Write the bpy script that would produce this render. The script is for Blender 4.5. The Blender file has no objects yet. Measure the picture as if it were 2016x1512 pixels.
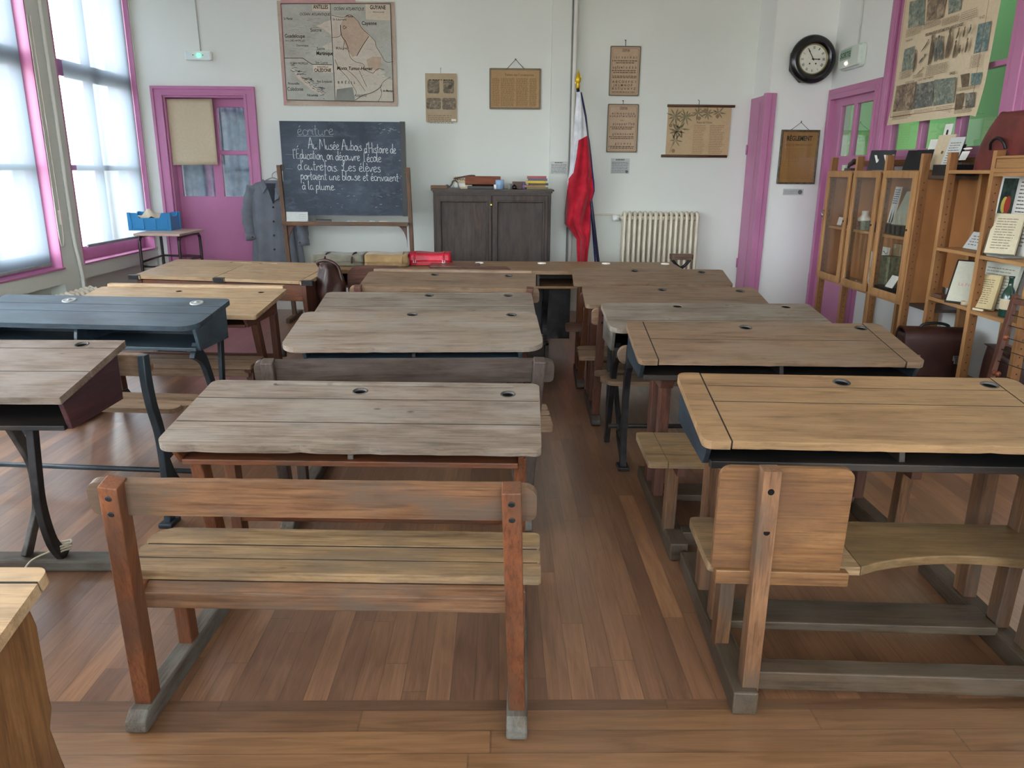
import bpy, math, random
from mathutils import Vector, Matrix
from mathutils.geometry import tessellate_polygon
random.seed(7)
COL = bpy.context.scene.collection
PI = math.pi

# ------------------------------------------------------------------ camera
F_PX, PITCH, YAW, ROLL, EYE = 1499.1, math.radians(15.540), math.radians(0.978), math.radians(0.453), 1.5
_fw = Vector((math.sin(YAW) * math.cos(PITCH), math.cos(YAW) * math.cos(PITCH), -math.sin(PITCH)))
_r0 = _fw.cross(Vector((0, 0, 1))).normalized()
_u0 = _r0.cross(_fw)
_r = math.cos(ROLL) * _r0 + math.sin(ROLL) * _u0
_u = -math.sin(ROLL) * _r0 + math.cos(ROLL) * _u0
EYE_V = Vector((0, 0, EYE))


def P(px, py, **k):
    """world point seen at a pixel of the 2016x1512 photograph on a plane x=, y= or z="""
    d = _fw + (px - 1008) / F_PX * _r - (py - 756) / F_PX * _u
    (a, v), = k.items()
    i = 'xyz'.index(a)
    return EYE_V + d * ((v - EYE_V[i]) / d[i])


def make_camera():
    cd = bpy.data.cameras.new('camera')
    cd.sensor_fit = 'HORIZONTAL'
    cd.sensor_width = 36
    cd.lens = F_PX / 2016 * 36
    cd.clip_start = 0.02
    co = bpy.data.objects.new('camera', cd)
    COL.objects.link(co)
    m = Matrix((_r, _u, -_fw)).transposed().to_4x4()
    m.translation = EYE_V
    co.matrix_world = m
    bpy.context.scene.camera = co


# ------------------------------------------------------------------ mesh builder
class MB:
    def __init__(s, M=None):
        s.v, s.f, s.mi, s.sm = [], [], [], []
        s.M = M

    def add(s, vs, fs, m=0, smooth=False, M=None):
        n = len(s.v)
        for p in vs:
            p = Vector(p)
            if M is not None:
                p = M @ p
            if s.M is not None:
                p = s.M @ p
            s.v.append(p)
        for f in fs:
            s.f.append([i + n for i in f])
            s.mi.append(m)
            s.sm.append(smooth)
        return s

    def box(s, x0, x1, y0, y1, z0, z1, m=0, M=None):
        vs = [(x, y, z) for x in (x0, x1) for y in (y0, y1) for z in (z0, z1)]
        return s.add(vs, [(0, 1, 3, 2), (4, 6, 7, 5), (0, 4, 5, 1), (2, 3, 7, 6), (0, 2, 6, 4), (1, 5, 7, 3)], m, False, M)

    def beam(s, a, b, w, t, m=0, up=(0, 0, 1), w1=None, t1=None):
        """rectangular bar from a to b, w wide across `up`, t thick along the third axis"""
        a, b = Vector(a), Vector(b)
        d = (b - a).normalized()
        x = d.cross(Vector(up))
        if x.length < 1e-4:
            x = d.cross(Vector((0, 1, 0)))
        x.normalize()
        y = x.cross(d)
        w1 = w if w1 is None else w1
        t1 = t if t1 is None else t1
        vs = []
        for p, ww, tt in ((a, w, t), (b, w1, t1)):
            for i, j in ((-1, -1), (1, -1), (1, 1), (-1, 1)):
                vs.append(p + x * (i * ww / 2) + y * (j * tt / 2))
        return s.add(vs, [(3, 2, 1, 0), (4, 5, 6, 7), (0, 1, 5, 4), (1, 2, 6, 5), (2, 3, 7, 6), (3, 0, 4, 7)], m)

    def poly(s, out, z0, z1, holes=(), m=0, M=None, side_m=None, smooth_side=False):
        """polygon in the local xy plane extruded from z0 to z1, with holes"""
        loops = [[Vector((p[0], p[1], 0)) for p in out]] + [[Vector((p[0], p[1], 0)) for p in h] for h in holes]
        tri = tessellate_polygon(loops)
        flat = [p for l in loops for p in l]
        n = len(flat)
        vs = [(p.x, p.y, z1) for p in flat] + [(p.x, p.y, z0) for p in flat]
        fs = []
        for t in tri:
            a, b, c = [flat[i] for i in t]
            if (b - a).cross(c - a).z < 0:
                t = (t[0], t[2], t[1])
            fs.append(tuple(t))
        if abs(z1 - z0) < 1e-9:
            return s.add(vs[:n], fs, m, False, M)
        fs += [(t[0] + n, t[2] + n, t[1] + n) for t in fs]
        s.add(vs, fs, m, False, M)
        k = 0
        for li, l in enumerate(loops):
            area = sum(l[i].x * l[(i + 1) % len(l)].y - l[(i + 1) % len(l)].x * l[i].y for i in range(len(l)))
            ccw = (area > 0) == (li == 0)
            q = []
            for i in range(len(l)):
                a, b = i, (i + 1) % len(l)
                if not ccw:
                    a, b = b, a
                q.append((a, b, b + len(l), a + len(l)))
            vv = [(p.x, p.y, z1) for p in l] + [(p.x, p.y, z0) for p in l]
            q = [(f[3], f[2], f[1], f[0])[::1] for f in q]
            s.add(vv, [(f[0], f[1], f[2], f[3]) for f in q], m if side_m is None else side_m, smooth_side, M)
            k += len(l)
        return s

    def cyl(s, a, b, r0, r1=None, n=16, m=0, cap=True, smooth=True):
        a, b = Vector(a), Vector(b)
        r1 = r0 if r1 is None else r1
        d = (b - a).normalized()
        x = d.orthogonal().normalized()
        y = d.cross(x)
        vs = []
        for p, r in ((a, r0), (b, r1)):
            for i in range(n):
                t = 2 * PI * i / n
                vs.append(p + (x * math.cos(t) + y * math.sin(t)) * r)
        s.add(vs, [(i, (i + 1) % n, n + (i + 1) % n, n + i) for i in range(n)], m, smooth)
        if cap:
            s.add(vs[:n], [tuple(range(n - 1, -1, -1))], m)
            s.add(vs[n:], [tuple(range(n))], m)
        return s

    def tube(s, pts, r, n=8, m=0, closed=False):
        pts = [Vector(p) for p in pts]
        N = len(pts)
        rs = r if isinstance(r, (list, tuple)) else [r] * N
        vs, x = [], None
        for i, p in enumerate(pts):
            if closed:
                d = pts[(i + 1) % N] - pts[i - 1]
            else:
                d = pts[min(i + 1, N - 1)] - pts[max(i - 1, 0)]
            d.normalize()
            x = d.orthogonal().normalized() if x is None else (x - d * x.dot(d)).normalized()
            y = d.cross(x)
            for k in range(n):
                t = 2 * PI * k / n
                vs.append(p + (x * math.cos(t) + y * math.sin(t)) * rs[i])
        fs = []
        for i in range(N if closed else N - 1):
            j = (i + 1) % N
            for k in range(n):
                fs.append((i * n + k, i * n + (k + 1) % n, j * n + (k + 1) % n, j * n + k))
        s.add(vs, fs, m, True)
        if not closed:
            s.add(vs[:n], [tuple(range(n - 1, -1, -1))], m)
            s.add(vs[-n:], [tuple(range(n))], m)
        return s

    def lathe(s, prof, M=None, n=24, m=0, smooth=True):
        vs, fs = [], []
        for r, z in prof:
            for i in range(n):
                t = 2 * PI * i / n
                vs.append((r * math.cos(t), r * math.sin(t), z))
        for j in range(len(prof) - 1):
            for i in range(n):
                fs.append((j * n + i, j * n + (i + 1) % n, (j + 1) * n + (i + 1) % n, (j + 1) * n + i))
        return s.add(vs, fs, m, smooth, M)

    def sphere(s, c, r, n=12, m=0, sz=1.0):
        prof = [(max(1e-4, r * math.sin(PI * i / n)), -r * sz * math.cos(PI * i / n)) for i in range(n + 1)]
        return s.lathe(prof, Matrix.Translation(c), n * 2, m)

    def profile(s, out, x0, x1, m=0):
        """outline in (y, z) extruded along x"""
        M = Matrix(((0, 0, 1, 0), (1, 0, 0, 0), (0, 1, 0, 0), (0, 0, 0, 1)))
        return s.poly(out, x0, x1, m=m, M=M)

    def band(s, pts, hw, x0, x1, m=0):
        """curved flat bar: centre line (y, z) with half widths, extruded along x"""
        return s.profile(band_outline(pts, hw), x0, x1, m)

    def grid(s, fn, nu, nv, m=0, mat=None, M=None):
        vs = [fn(i / nu, j / nv) for j in range(nv + 1) for i in range(nu + 1)]
        w = nu + 1
        for j in range(nv):
            for i in range(nu):
                pass
        groups = {}
        for j in range(nv):
            for i in range(nu):
                mm = m if mat is None else mat(i, j)
                groups.setdefault(mm, []).append((j * w + i, j * w + i + 1, (j + 1) * w + i + 1, (j + 1) * w + i))
        n = len(s.v)
        s.add(vs, [], m, True, M)
        for mm, fs in groups.items():
            for f in fs:
                s.f.append([k + n for k in f])
                s.mi.append(mm)
                s.sm.append(True)
        return s

    def text(s, body, x, y, size, z=0.0006, m=0, align='LEFT', fit=None, rot=0, shear=0.0, bold=0.0):
        vs, fs = text_mesh(body, align, bold)
        if not vs:
            return s
        k = size
        kx = size
        if fit:
            w = max(v[0] for v in vs) - min(v[0] for v in vs)
            kx = fit / max(w, 1e-6)
        M = Matrix.Translation((x, y, z)) @ Matrix.Rotation(rot, 4, 'Z')
        return s.add([(v[0] * kx + v[1] * k * shear, v[1] * k, 0) for v in vs], fs, m, False, M)

    def line(s, pts, w, z=0.0005, m=0, jit=0.0):
        """thin flat stroke lying on the local xy plane"""
        pts = [Vector((p[0], p[1], 0)) for p in pts]
        n = len(pts)
        vs = []
        for i, p in enumerate(pts):
            d = pts[min(i + 1, n - 1)] - pts[max(i - 1, 0)]
            if d.length < 1e-9:
                d = Vector((1, 0, 0))
            d.normalize()
            o = Vector((-d.y, d.x, 0)) * (w / 2 * (1 + random.uniform(-jit, jit)))
            vs += [p + o + Vector((0, 0, z)), p - o + Vector((0, 0, z))]
        return s.add(vs, [(2 * i, 2 * i + 1, 2 * i + 3, 2 * i + 2) for i in range(n - 1)], m)

    def rect(s, x0, y0, x1, y1, z=0.0004, m=0):
        return s.add([(x0, y0, z), (x1, y0, z), (x1, y1, z), (x0, y1, z)], [(0, 1, 2, 3)], m)

    def build(s, name, mats, parent=None, loc=(0, 0, 0), rot=(0, 0, 0), bevel=0.0, seg=2, subsurf=0, solid=0.0):
        me = bpy.data.meshes.new(name)
        me.from_pydata([tuple(v) for v in s.v], [], s.f)
        if not isinstance(mats, (list, tuple)):
            mats = [mats]
        for mt in mats:
            me.materials.append(mt)
        for i, p in enumerate(me.polygons):
            p.material_index = min(s.mi[i], len(mats) - 1)
            p.use_smooth = s.sm[i]
        import bmesh
        bm = bmesh.new()
        bm.from_mesh(me)
        bmesh.ops.remove_doubles(bm, verts=bm.verts, dist=1e-6)
        bmesh.ops.recalc_face_normals(bm, faces=bm.faces)
        bm.to_mesh(me)
        bm.free()
        o = bpy.data.objects.new(name, me)
        COL.objects.link(o)
        o.parent = parent
        o.location = loc
        o.rotation_euler = rot
        if solid:
            md = o.modifiers.new('thickness', 'SOLIDIFY')
            md.thickness = solid
            md.offset = 0
        if subsurf:
            md = o.modifiers.new('smooth', 'SUBSURF')
            md.levels = md.render_levels = subsurf
        if bevel:
            md = o.modifiers.new('edge', 'BEVEL')
            md.width = bevel
            md.segments = seg
            md.limit_method = 'ANGLE'
            md.angle_limit = math.radians(40)
            md.harden_normals = False
        return o


def band_outline(pts, hw):
    n = len(pts)
    hs = hw if isinstance(hw, (list, tuple)) else [hw] * n
    a, b = [], []
    for i in range(n):
        p0, p1 = pts[max(i - 1, 0)], pts[min(i + 1, n - 1)]
        dy, dz = p1[0] - p0[0], p1[1] - p0[1]
        l = math.hypot(dy, dz) or 1
        ny, nz = -dz / l * hs[i], dy / l * hs[i]
        a.append((pts[i][0] + ny, pts[i][1] + nz))
        b.append((pts[i][0] - ny, pts[i][1] - nz))
    return a + b[::-1]


def spline(pts, k=6):
    """Catmull-Rom through points of any dimension"""
    pts = [tuple(p) for p in pts]
    if len(pts) < 3:
        return pts
    out = []
    q = [pts[0]] + pts + [pts[-1]]
    for i in range(1, len(q) - 2):
        for j in range(k):
            t = j / k
            out.append(tuple(0.5 * ((2 * b) + (c - a) * t + (2 * a - 5 * b + 4 * c - d) * t * t + (3 * b - a - 3 * c + d) * t ** 3)
                             for a, b, c, d in zip(q[i - 1], q[i], q[i + 1], q[i + 2])))
    out.append(pts[-1])
    return out


_TXT = {}


def text_mesh(body, align='LEFT', bold=0.0):
    key = (body, align, bold)
    if key not in _TXT:
        cu = bpy.data.curves.new('lettering', 'FONT')
        cu.body = body
        cu.align_x = align
        cu.size = 1
        cu.offset = bold
        cu.resolution_u = 3
        ob = bpy.data.objects.new('lettering', cu)
        me = bpy.data.meshes.new_from_object(ob)
        _TXT[key] = ([tuple(v.co) for v in me.vertices], [tuple(p.vertices) for p in me.polygons])
        bpy.data.objects.remove(ob)
        bpy.data.curves.remove(cu)
        bpy.data.meshes.remove(me)
    return _TXT[key]


def circle(cx, cy, r, n=24, ry=None):
    ry = r if ry is None else ry
    return [(cx + r * math.cos(2 * PI * i / n), cy + ry * math.sin(2 * PI * i / n)) for i in range(n)]


def rrect(x0, y0, x1, y1, r, k=6):
    """rounded rectangle; r a number or radii (x0y0, x1y0, x1y1, x0y1)"""
    rs = r if isinstance(r, (list, tuple)) else [r] * 4
    out = []
    for (cx, cy, sx, sy, a0), rr in zip(((x0, y0, 1, 1, PI), (x1, y0, -1, 1, 1.5 * PI), (x1, y1, -1, -1, 0), (x0, y1, 1, -1, PI / 2)), rs):
        if rr < 1e-5:
            out.append((cx, cy))
            continue
        for i in range(k + 1):
            t = a0 + PI / 2 * i / k
            out.append((cx + sx * rr + rr * math.cos(t), cy + sy * rr + rr * math.sin(t)))
    return out


def thing(name, label, cat, loc=(0, 0, 0), rotz=0.0, group=None, rot=None):
    o = bpy.data.objects.new(name, None)
    COL.objects.link(o)
    o.empty_display_size = 0.1
    o.location = loc
    o.rotation_euler = rot if rot else (0, 0, rotz)
    o['label'] = label
    o['category'] = cat
    if group:
        o['group'] = group
    return o


def tag(o, label, cat, group=None, kind=None):
    o['label'] = label
    o['category'] = cat
    if group:
        o['group'] = group
    if kind:
        o['kind'] = kind
    return o


def struct(o):
    o['kind'] = 'structure'
    return o


# ------------------------------------------------------------------ materials
def lin(c):
    return tuple(((x / 255) / 12.92 if x / 255 <= 0.04045 else ((x / 255 + 0.055) / 1.055) ** 2.4) for x in c) + (1.0,)


class NT:
    def __init__(s, name):
        s.mat = bpy.data.materials.new(name)
        s.mat.use_nodes = True
        s.t = s.mat.node_tree
        s.t.nodes.clear()
        s.out = s.n('ShaderNodeOutputMaterial')

    def n(s, t, **kw):
        nd = s.t.nodes.new(t)
        for k, v in kw.items():
            setattr(nd, k, v)
        return nd

    def l(s, a, b):
        s.t.links.new(a, b)

    def val(s, sock, v):
        if hasattr(v, 'is_linked') or hasattr(v, 'links'):
            s.l(v, sock)
        else:
            sock.default_value = v

    def math(s, op, a, b=0.0, c=None):
        nd = s.n('ShaderNodeMath', operation=op)
        s.val(nd.inputs[0], a)
        s.val(nd.inputs[1], b)
        if c is not None:
            s.val(nd.inputs[2], c)
        return nd.outputs[0]

    def mix(s, f, a, b, mode='MIX'):
        nd = s.n('ShaderNodeMix', data_type='RGBA', blend_type=mode)
        s.val(nd.inputs[0], f)
        s.val(nd.inputs[6], a)
        s.val(nd.inputs[7], b)
        return nd.outputs[2]

    def noise(s, vec, scale, detail=4, rough=0.55, dist=0.0):
        nd = s.n('ShaderNodeTexNoise')
        s.l(vec, nd.inputs['Vector'])
        nd.inputs['Scale'].default_value = scale
        nd.inputs['Detail'].default_value = detail
        nd.inputs['Roughness'].default_value = rough
        nd.inputs['Distortion'].default_value = dist
        return nd.outputs['Fac']

    def ramp(s, fac, stops):
        nd = s.n('ShaderNodeValToRGB')
        e = nd.color_ramp.elements
        while len(e) < len(stops):
            e.new(0.5)
        for el, (p, c) in zip(e, stops):
            el.position = p
            el.color = c
        s.l(fac, nd.inputs[0])
        return nd.outputs[0]

    def coords(s, rnd=True):
        tc = s.n('ShaderNodeTexCoord')
        v = tc.outputs['Object']
        if rnd:
            oi = s.n('ShaderNodeObjectInfo')
            sc = s.n('ShaderNodeVectorMath', operation='ADD')
            s.l(v, sc.inputs[0])
            cb = s.n('ShaderNodeCombineXYZ')
            m = s.math('MULTIPLY', oi.outputs['Random'], 9.0)
            for i in range(3):
                s.l(m, cb.inputs[i])
            s.l(cb.outputs[0], sc.inputs[1])
            v = sc.outputs[0]
        return v

    def scaled(s, v, sc):
        nd = s.n('ShaderNodeVectorMath', operation='MULTIPLY')
        s.l(v, nd.inputs[0])
        nd.inputs[1].default_value = sc
        return nd.outputs[0]

    def bsdf(s, color, rough=0.6, metal=0.0, spec=0.4, bump=None, bstr=0.2, bdist=0.002, **kw):
        b = s.n('ShaderNodeBsdfPrincipled')
        s.val(b.inputs['Base Color'], color)
        s.val(b.inputs['Roughness'], rough)
        b.inputs['Metallic'].default_value = metal
        b.inputs['Specular IOR Level'].default_value = spec
        for k, v in kw.items():
            s.val(b.inputs[k], v)
        if bump is not None:
            bp = s.n('ShaderNodeBump')
            bp.inputs['Strength'].default_value = bstr
            bp.inputs['Distance'].default_value = bdist
            s.l(bump, bp.inputs['Height'])
            s.l(bp.outputs[0], b.inputs['Normal'])
        s.l(b.outputs[0], s.out.inputs[0])
        return b


def plain(name, c, rough=0.6, metal=0.0, spec=0.4, var=0.08, vs=6.0, bump=0.0, **kw):
    t = NT(name)
    v = t.coords()
    n = t.noise(v, vs, 5)
    col = lin(c)
    dark = tuple(x * (1 - var * 2.2) for x in col[:3]) + (1,)
    lite = tuple(min(1, x * (1 + var * 1.6)) for x in col[:3]) + (1,)
    cc = t.ramp(n, [(0.3, dark), (0.7, lite)])
    fine = t.noise(v, 160, 3)
    t.bsdf(cc, rough, metal, spec, bump=fine if bump else None, bstr=bump, **kw)
    return t.mat


def wood(name, lite, mid, dark, axis='x', s=1.0, rough=0.5, patch=None, patch_amt=0.5, spec=0.35, spots=0.0, bstr=0.35, ring=0.6, grime=0.4):
    t = NT(name)
    v = t.coords()
    lo = {'x': (1, 0, 0), 'y': (0, 1, 0), 'z': (0, 0, 1)}[axis]

    def st(along, across):
        return t.scaled(v, tuple((along if k else across) * s for k in lo))
    g1 = t.noise(st(1.3, 11), 2.2, 7, 0.62, 0.6)
    g2 = t.noise(st(5, 150), 1.0, 3, 0.6)
    big = t.noise(st(0.9, 2.6), 2.0, 3, 0.5)
    c = t.ramp(g1, [(0.24, lin(dark)), (0.46, lin(mid)), (0.78, lin(lite))])
    bf = t.ramp(big, [(0.3, (0.72, 0.71, 0.70, 1)), (0.72, (1.1, 1.1, 1.1, 1))])
    c = t.mix(0.75, c, bf, 'MULTIPLY')
    gf = t.ramp(g2, [(0.36, (0.42, 0.40, 0.38, 1)), (0.52, (1, 1, 1, 1))])
    c = t.mix(ring, c, gf, 'MULTIPLY')
    gm = t.noise(st(3, 9), 3.0, 8, 0.7)
    c = t.mix(grime, c, t.ramp(gm, [(0.36, (0.45, 0.42, 0.39, 1)), (0.52, (1, 1, 1, 1))]), 'MULTIPLY')
    if patch:
        pn = t.noise(st(2.2, 5.0), 1.7, 5, 0.6)
        pf = t.ramp(pn, [(0.44, (0, 0, 0, 1)), (0.62, (patch_amt,) * 3 + (1,))])
        c = t.mix(pf, c, lin(patch))
    if spots:
        vo = t.n('ShaderNodeTexVoronoi')
        vo.inputs['Scale'].default_value = 7.0
        t.l(st(1, 1.6), vo.inputs['Vector'])
        sf = t.ramp(vo.outputs['Distance'], [(0.05, (spots,) * 3 + (1,)), (0.12, (0, 0, 0, 1))])
        sn = t.ramp(t.noise(v, 2.3, 2), [(0.47, (0, 0, 0, 1)), (0.53, (1, 1, 1, 1))])
        c = t.mix(t.mix(1.0, sf, sn, 'MULTIPLY'), c, lin((38, 30, 26)))
    h = t.math('ADD', t.math('MULTIPLY', g1, 0.5), t.math('MULTIPLY', g2, 0.5))
    rr = t.math('ADD', t.math('MULTIPLY', big, 0.2), rough - 0.1)
    t.bsdf(c, rr, 0, spec, bump=h, bstr=bstr, bdist=0.003)
    return t.mat


MAT = {}


def wm(kind, axis='x'):
    key = (kind, axis)
    if key not in MAT:
        a = WOODS[kind]
        MAT[key] = wood('wood_' + kind + '_' + axis, *a[:3], axis=axis, **a[3])
    return MAT[key]


WOODS = {
    'weathered': ((147, 132, 119), (127, 112, 99), (88, 76, 67), dict(rough=0.5, patch=(142, 134, 126), patch_amt=0.5, spots=0.7, ring=0.7)),
    'weathered_dark': ((138, 119, 105), (116, 99, 86), (80, 67, 57), dict(rough=0.48, patch=(140, 132, 124), patch_amt=0.5, spots=0.5, ring=0.6)),
    'weathered_mid': ((162, 144, 128), (140, 123, 108), (98, 84, 72), dict(rough=0.48, patch=(142, 134, 128), patch_amt=0.5, spots=0.5, ring=0.5)),
    'umber': ((150, 123, 99), (128, 102, 80), (90, 69, 54), dict(rough=0.45, patch=(132, 114, 98), patch_amt=0.5, spots=0.3)),
    'tan': ((167, 134, 98), (146, 114, 81), (109, 81, 58), dict(rough=0.46, patch=(136, 108, 82), patch_amt=0.45, spots=0.85, ring=0.45)),
    'tan_pale': ((190, 160, 124), (170, 140, 106), (134, 105, 78), dict(rough=0.5, patch=(164, 146, 122), patch_amt=0.4, spots=0.4, ring=0.45)),
    'honey': ((140, 103, 67), (122, 85, 52), (86, 58, 36), dict(rough=0.5, patch=(92, 64, 46), patch_amt=0.6, spots=0.3)),
    'orange': ((131, 81, 52), (110, 64, 40), (75, 44, 30), dict(rough=0.5, patch=(80, 58, 46), patch_amt=0.6, spots=0.3)),
    'orange_worn': ((140, 105, 75), (116, 81, 56), (75, 52, 39), dict(rough=0.55, patch=(84, 72, 62), patch_amt=0.75, spots=0.4, ring=0.7)),
    'seat': ((167, 139, 105), (146, 118, 86), (108, 84, 62), dict(rough=0.52, patch=(104, 90, 76), patch_amt=0.6, spots=0.5, ring=0.65)),
    'olive': ((135, 108, 74), (116, 89, 58), (78, 58, 39), dict(rough=0.5, patch=(100, 84, 60), patch_amt=0.5, ring=0.5)),
    'redbrown': ((124, 82, 66), (98, 62, 50), (62, 40, 34), dict(rough=0.45, patch=(84, 62, 56), patch_amt=0.5)),
    'dark': ((92, 78, 70), (70, 58, 52), (44, 36, 33), dict(rough=0.5, patch=(88, 80, 76), patch_amt=0.4)),
    'grey': ((106, 95, 85), (86, 77, 68), (56, 50, 44), dict(rough=0.6, patch=(112, 112, 106), patch_amt=0.5)),
    'drab': ((92, 75, 58), (73, 58, 44), (46, 37, 29), dict(rough=0.55, patch=(80, 72, 62), patch_amt=0.5)),
    'cupboard': ((86, 70, 62), (66, 54, 48), (40, 34, 32), dict(rough=0.55, patch=(74, 66, 64), patch_amt=0.5, spots=0.0, ring=0.3)),
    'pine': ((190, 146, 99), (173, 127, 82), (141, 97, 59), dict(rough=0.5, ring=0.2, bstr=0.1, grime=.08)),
    'pine_shaded': ((151, 105, 64), (134, 89, 52), (107, 68, 39), dict(rough=0.55, ring=0.2, bstr=0.1, grime=.12)),  # darker copy of pine, side shade put into the colour
    'mahogany': ((150, 86, 58), (124, 66, 44), (88, 44, 32), dict(rough=0.35)),
    'walnut': ((120, 90, 70), (96, 70, 54), (66, 48, 38), dict(rough=0.5)),
    'blueblack': ((66, 82, 94), (50, 62, 72), (30, 38, 46), dict(rough=0.4, patch=(78, 96, 108), patch_amt=0.4, ring=0.3, spec=0.5)),
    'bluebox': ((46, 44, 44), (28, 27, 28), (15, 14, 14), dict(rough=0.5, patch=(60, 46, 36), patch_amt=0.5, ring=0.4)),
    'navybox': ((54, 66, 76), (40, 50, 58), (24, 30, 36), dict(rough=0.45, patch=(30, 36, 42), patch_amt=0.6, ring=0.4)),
    'winered': ((92, 58, 60), (70, 42, 46), (44, 28, 32), dict(rough=0.4, patch=(58, 46, 52), patch_amt=0.5)),
}


def floor_mat(name, along):
    t = NT(name)
    tc = t.n('ShaderNodeTexCoord')
    sp = t.n('ShaderNodeSeparateXYZ')
    t.l(tc.outputs['Object'], sp.inputs[0])
    a, c = (sp.outputs[1], sp.outputs[0]) if along == 'y' else (sp.outputs[0], sp.outputs[1])
    W, L = (0.072, 1.05) if along == 'y' else (0.085, 1.3)
    ci = t.math('DIVIDE', c, W)
    row = t.math('FLOOR', ci)
    wn = t.n('ShaderNodeTexWhiteNoise', noise_dimensions='1D')
    t.l(row, wn.inputs['W'])
    ai = t.math('ADD', t.math('DIVIDE', a, L), t.math('MULTIPLY', wn.outputs['Value'], 7.31))
    seg = t.math('FLOOR', ai)
    cb = t.n('ShaderNodeCombineXYZ')
    t.l(row, cb.inputs[0])
    t.l(seg, cb.inputs[1])
    w2 = t.n('ShaderNodeTexWhiteNoise', noise_dimensions='3D')
    t.l(cb.outputs[0], w2.inputs['Vector'])
    off = t.n('ShaderNodeVectorMath', operation='MULTIPLY_ADD')
    t.l(w2.outputs['Color'], off.inputs[0])
    off.inputs[1].default_value = (13, 17, 5)
    t.l(tc.outputs['Object'], off.inputs[2])
    k = (1, 0.09, 1) if along == 'y' else (0.09, 1, 1)
    g1 = t.noise(t.scaled(off.outputs[0], k), 34, 6, 0.6, 1.2)
    g2 = t.noise(t.scaled(off.outputs[0], (k[0] ** 1.6, k[1] ** 1.6, 1)), 210, 3)
    cs = [(112, 78, 57), (127, 90, 65), (140, 100, 72), (156, 112, 79)] if along == 'y' else [(96, 68, 48), (110, 78, 54), (122, 88, 60), (138, 100, 67)]
    base = t.ramp(w2.outputs['Value'], [(p_, lin(c_)) for p_, c_ in zip((0.0, 0.4, 0.8, 1.0), cs)])
    gr = t.ramp(g1, [(0.32, (0.55, 0.5, 0.46, 1)), (0.6, (1.1, 1.1, 1.1, 1))])
    col = t.mix(0.7, base, gr, 'MULTIPLY')
    col = t.mix(0.4, col, t.ramp(g2, [(0.35, (0.6, 0.56, 0.52, 1)), (0.6, (1, 1, 1, 1))]), 'MULTIPLY')
    fr = t.math('FRACT', ci)
    e1 = t.math('LESS_THAN', fr, 0.022)
    e2 = t.math('LESS_THAN', t.math('FRACT', ai), 0.004)
    gap = t.math('MAXIMUM', e1, t.math('MULTIPLY', e2, 0.5))
    col = t.mix(t.math('MULTIPLY', gap, 0.75), col, lin((38, 24, 18)))
    h = t.math('SUBTRACT', t.math('MULTIPLY', g2, 0.3), gap)
    wear = t.noise(tc.outputs['Object'], 1.3, 3)
    t.bsdf(col, t.math('ADD', t.math('MULTIPLY', wear, 0.2), 0.27), 0, 0.7, bump=h, bstr=0.22, bdist=0.002, **{'Coat Weight': 0.8, 'Coat Roughness': 0.3, 'Coat IOR': 1.55})
    return t.mat


def cloth(name, c, c2=None, rough=0.9, scale=400, var=0.12, sheen=0.2):
    t = NT(name)
    v = t.coords()
    n = t.noise(v, 9, 4)
    fine = t.noise(v, scale, 2)
    cc = t.ramp(n, [(0.3, tuple(x * (1 - var * 2) for x in lin(c)[:3]) + (1,)), (0.7, lin(c2 or c))])
    t.bsdf(cc, rough, 0, 0.2, bump=fine, bstr=0.25, **{'Sheen Weight': sheen})
    return t.mat


def leather(name, c, rough=0.42):
    t = NT(name)
    v = t.coords()
    vo = t.n('ShaderNodeTexVoronoi')
    vo.inputs['Scale'].default_value = 140
    t.l(v, vo.inputs['Vector'])
    n = t.noise(v, 7, 5)
    cc = t.ramp(n, [(0.3, tuple(x * 0.55 for x in lin(c)[:3]) + (1,)), (0.7, tuple(min(1, x * 1.25) for x in lin(c)[:3]) + (1,))])
    t.bsdf(cc, rough, 0, 0.4, bump=vo.outputs['Distance'], bstr=0.25)
    return t.mat


def paper(name, c, stain=None, amt=0.5, scale=3.0, rough=0.85):
    t = NT(name)
    v = t.coords()
    n = t.noise(v, scale, 6, 0.6)
    f = t.noise(v, 45, 4)
    cc = t.ramp(f, [(0.3, tuple(x * 0.9 for x in lin(c)[:3]) + (1,)), (0.7, lin(c))])
    if stain:
        cc = t.mix(t.ramp(n, [(0.4, (0, 0, 0, 1)), (0.75, (amt,) * 3 + (1,))]), cc, lin(stain))
    t.bsdf(cc, rough, 0, 0.2)
    return t.mat


def picture(name, cols, scale=14):
    """a generic printed picture: soft blotches in the given colours"""
    t = NT(name)
    v = t.coords()
    n = t.noise(v, scale, 7, 0.65, 1.0)
    st = [(0.28 + 0.44 * i / (len(cols) - 1), lin(c)) for i, c in enumerate(cols)]
    cc = t.ramp(n, st)
    m = t.noise(v, scale * 3.3, 5, 0.7)
    cc = t.mix(0.6, cc, t.ramp(m, [(0.36, (0.4, 0.4, 0.4, 1)), (0.6, (1.1, 1.1, 1.1, 1))]), 'MULTIPLY')
    t.bsdf(cc, 0.85, 0, 0.2)
    return t.mat


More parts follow.
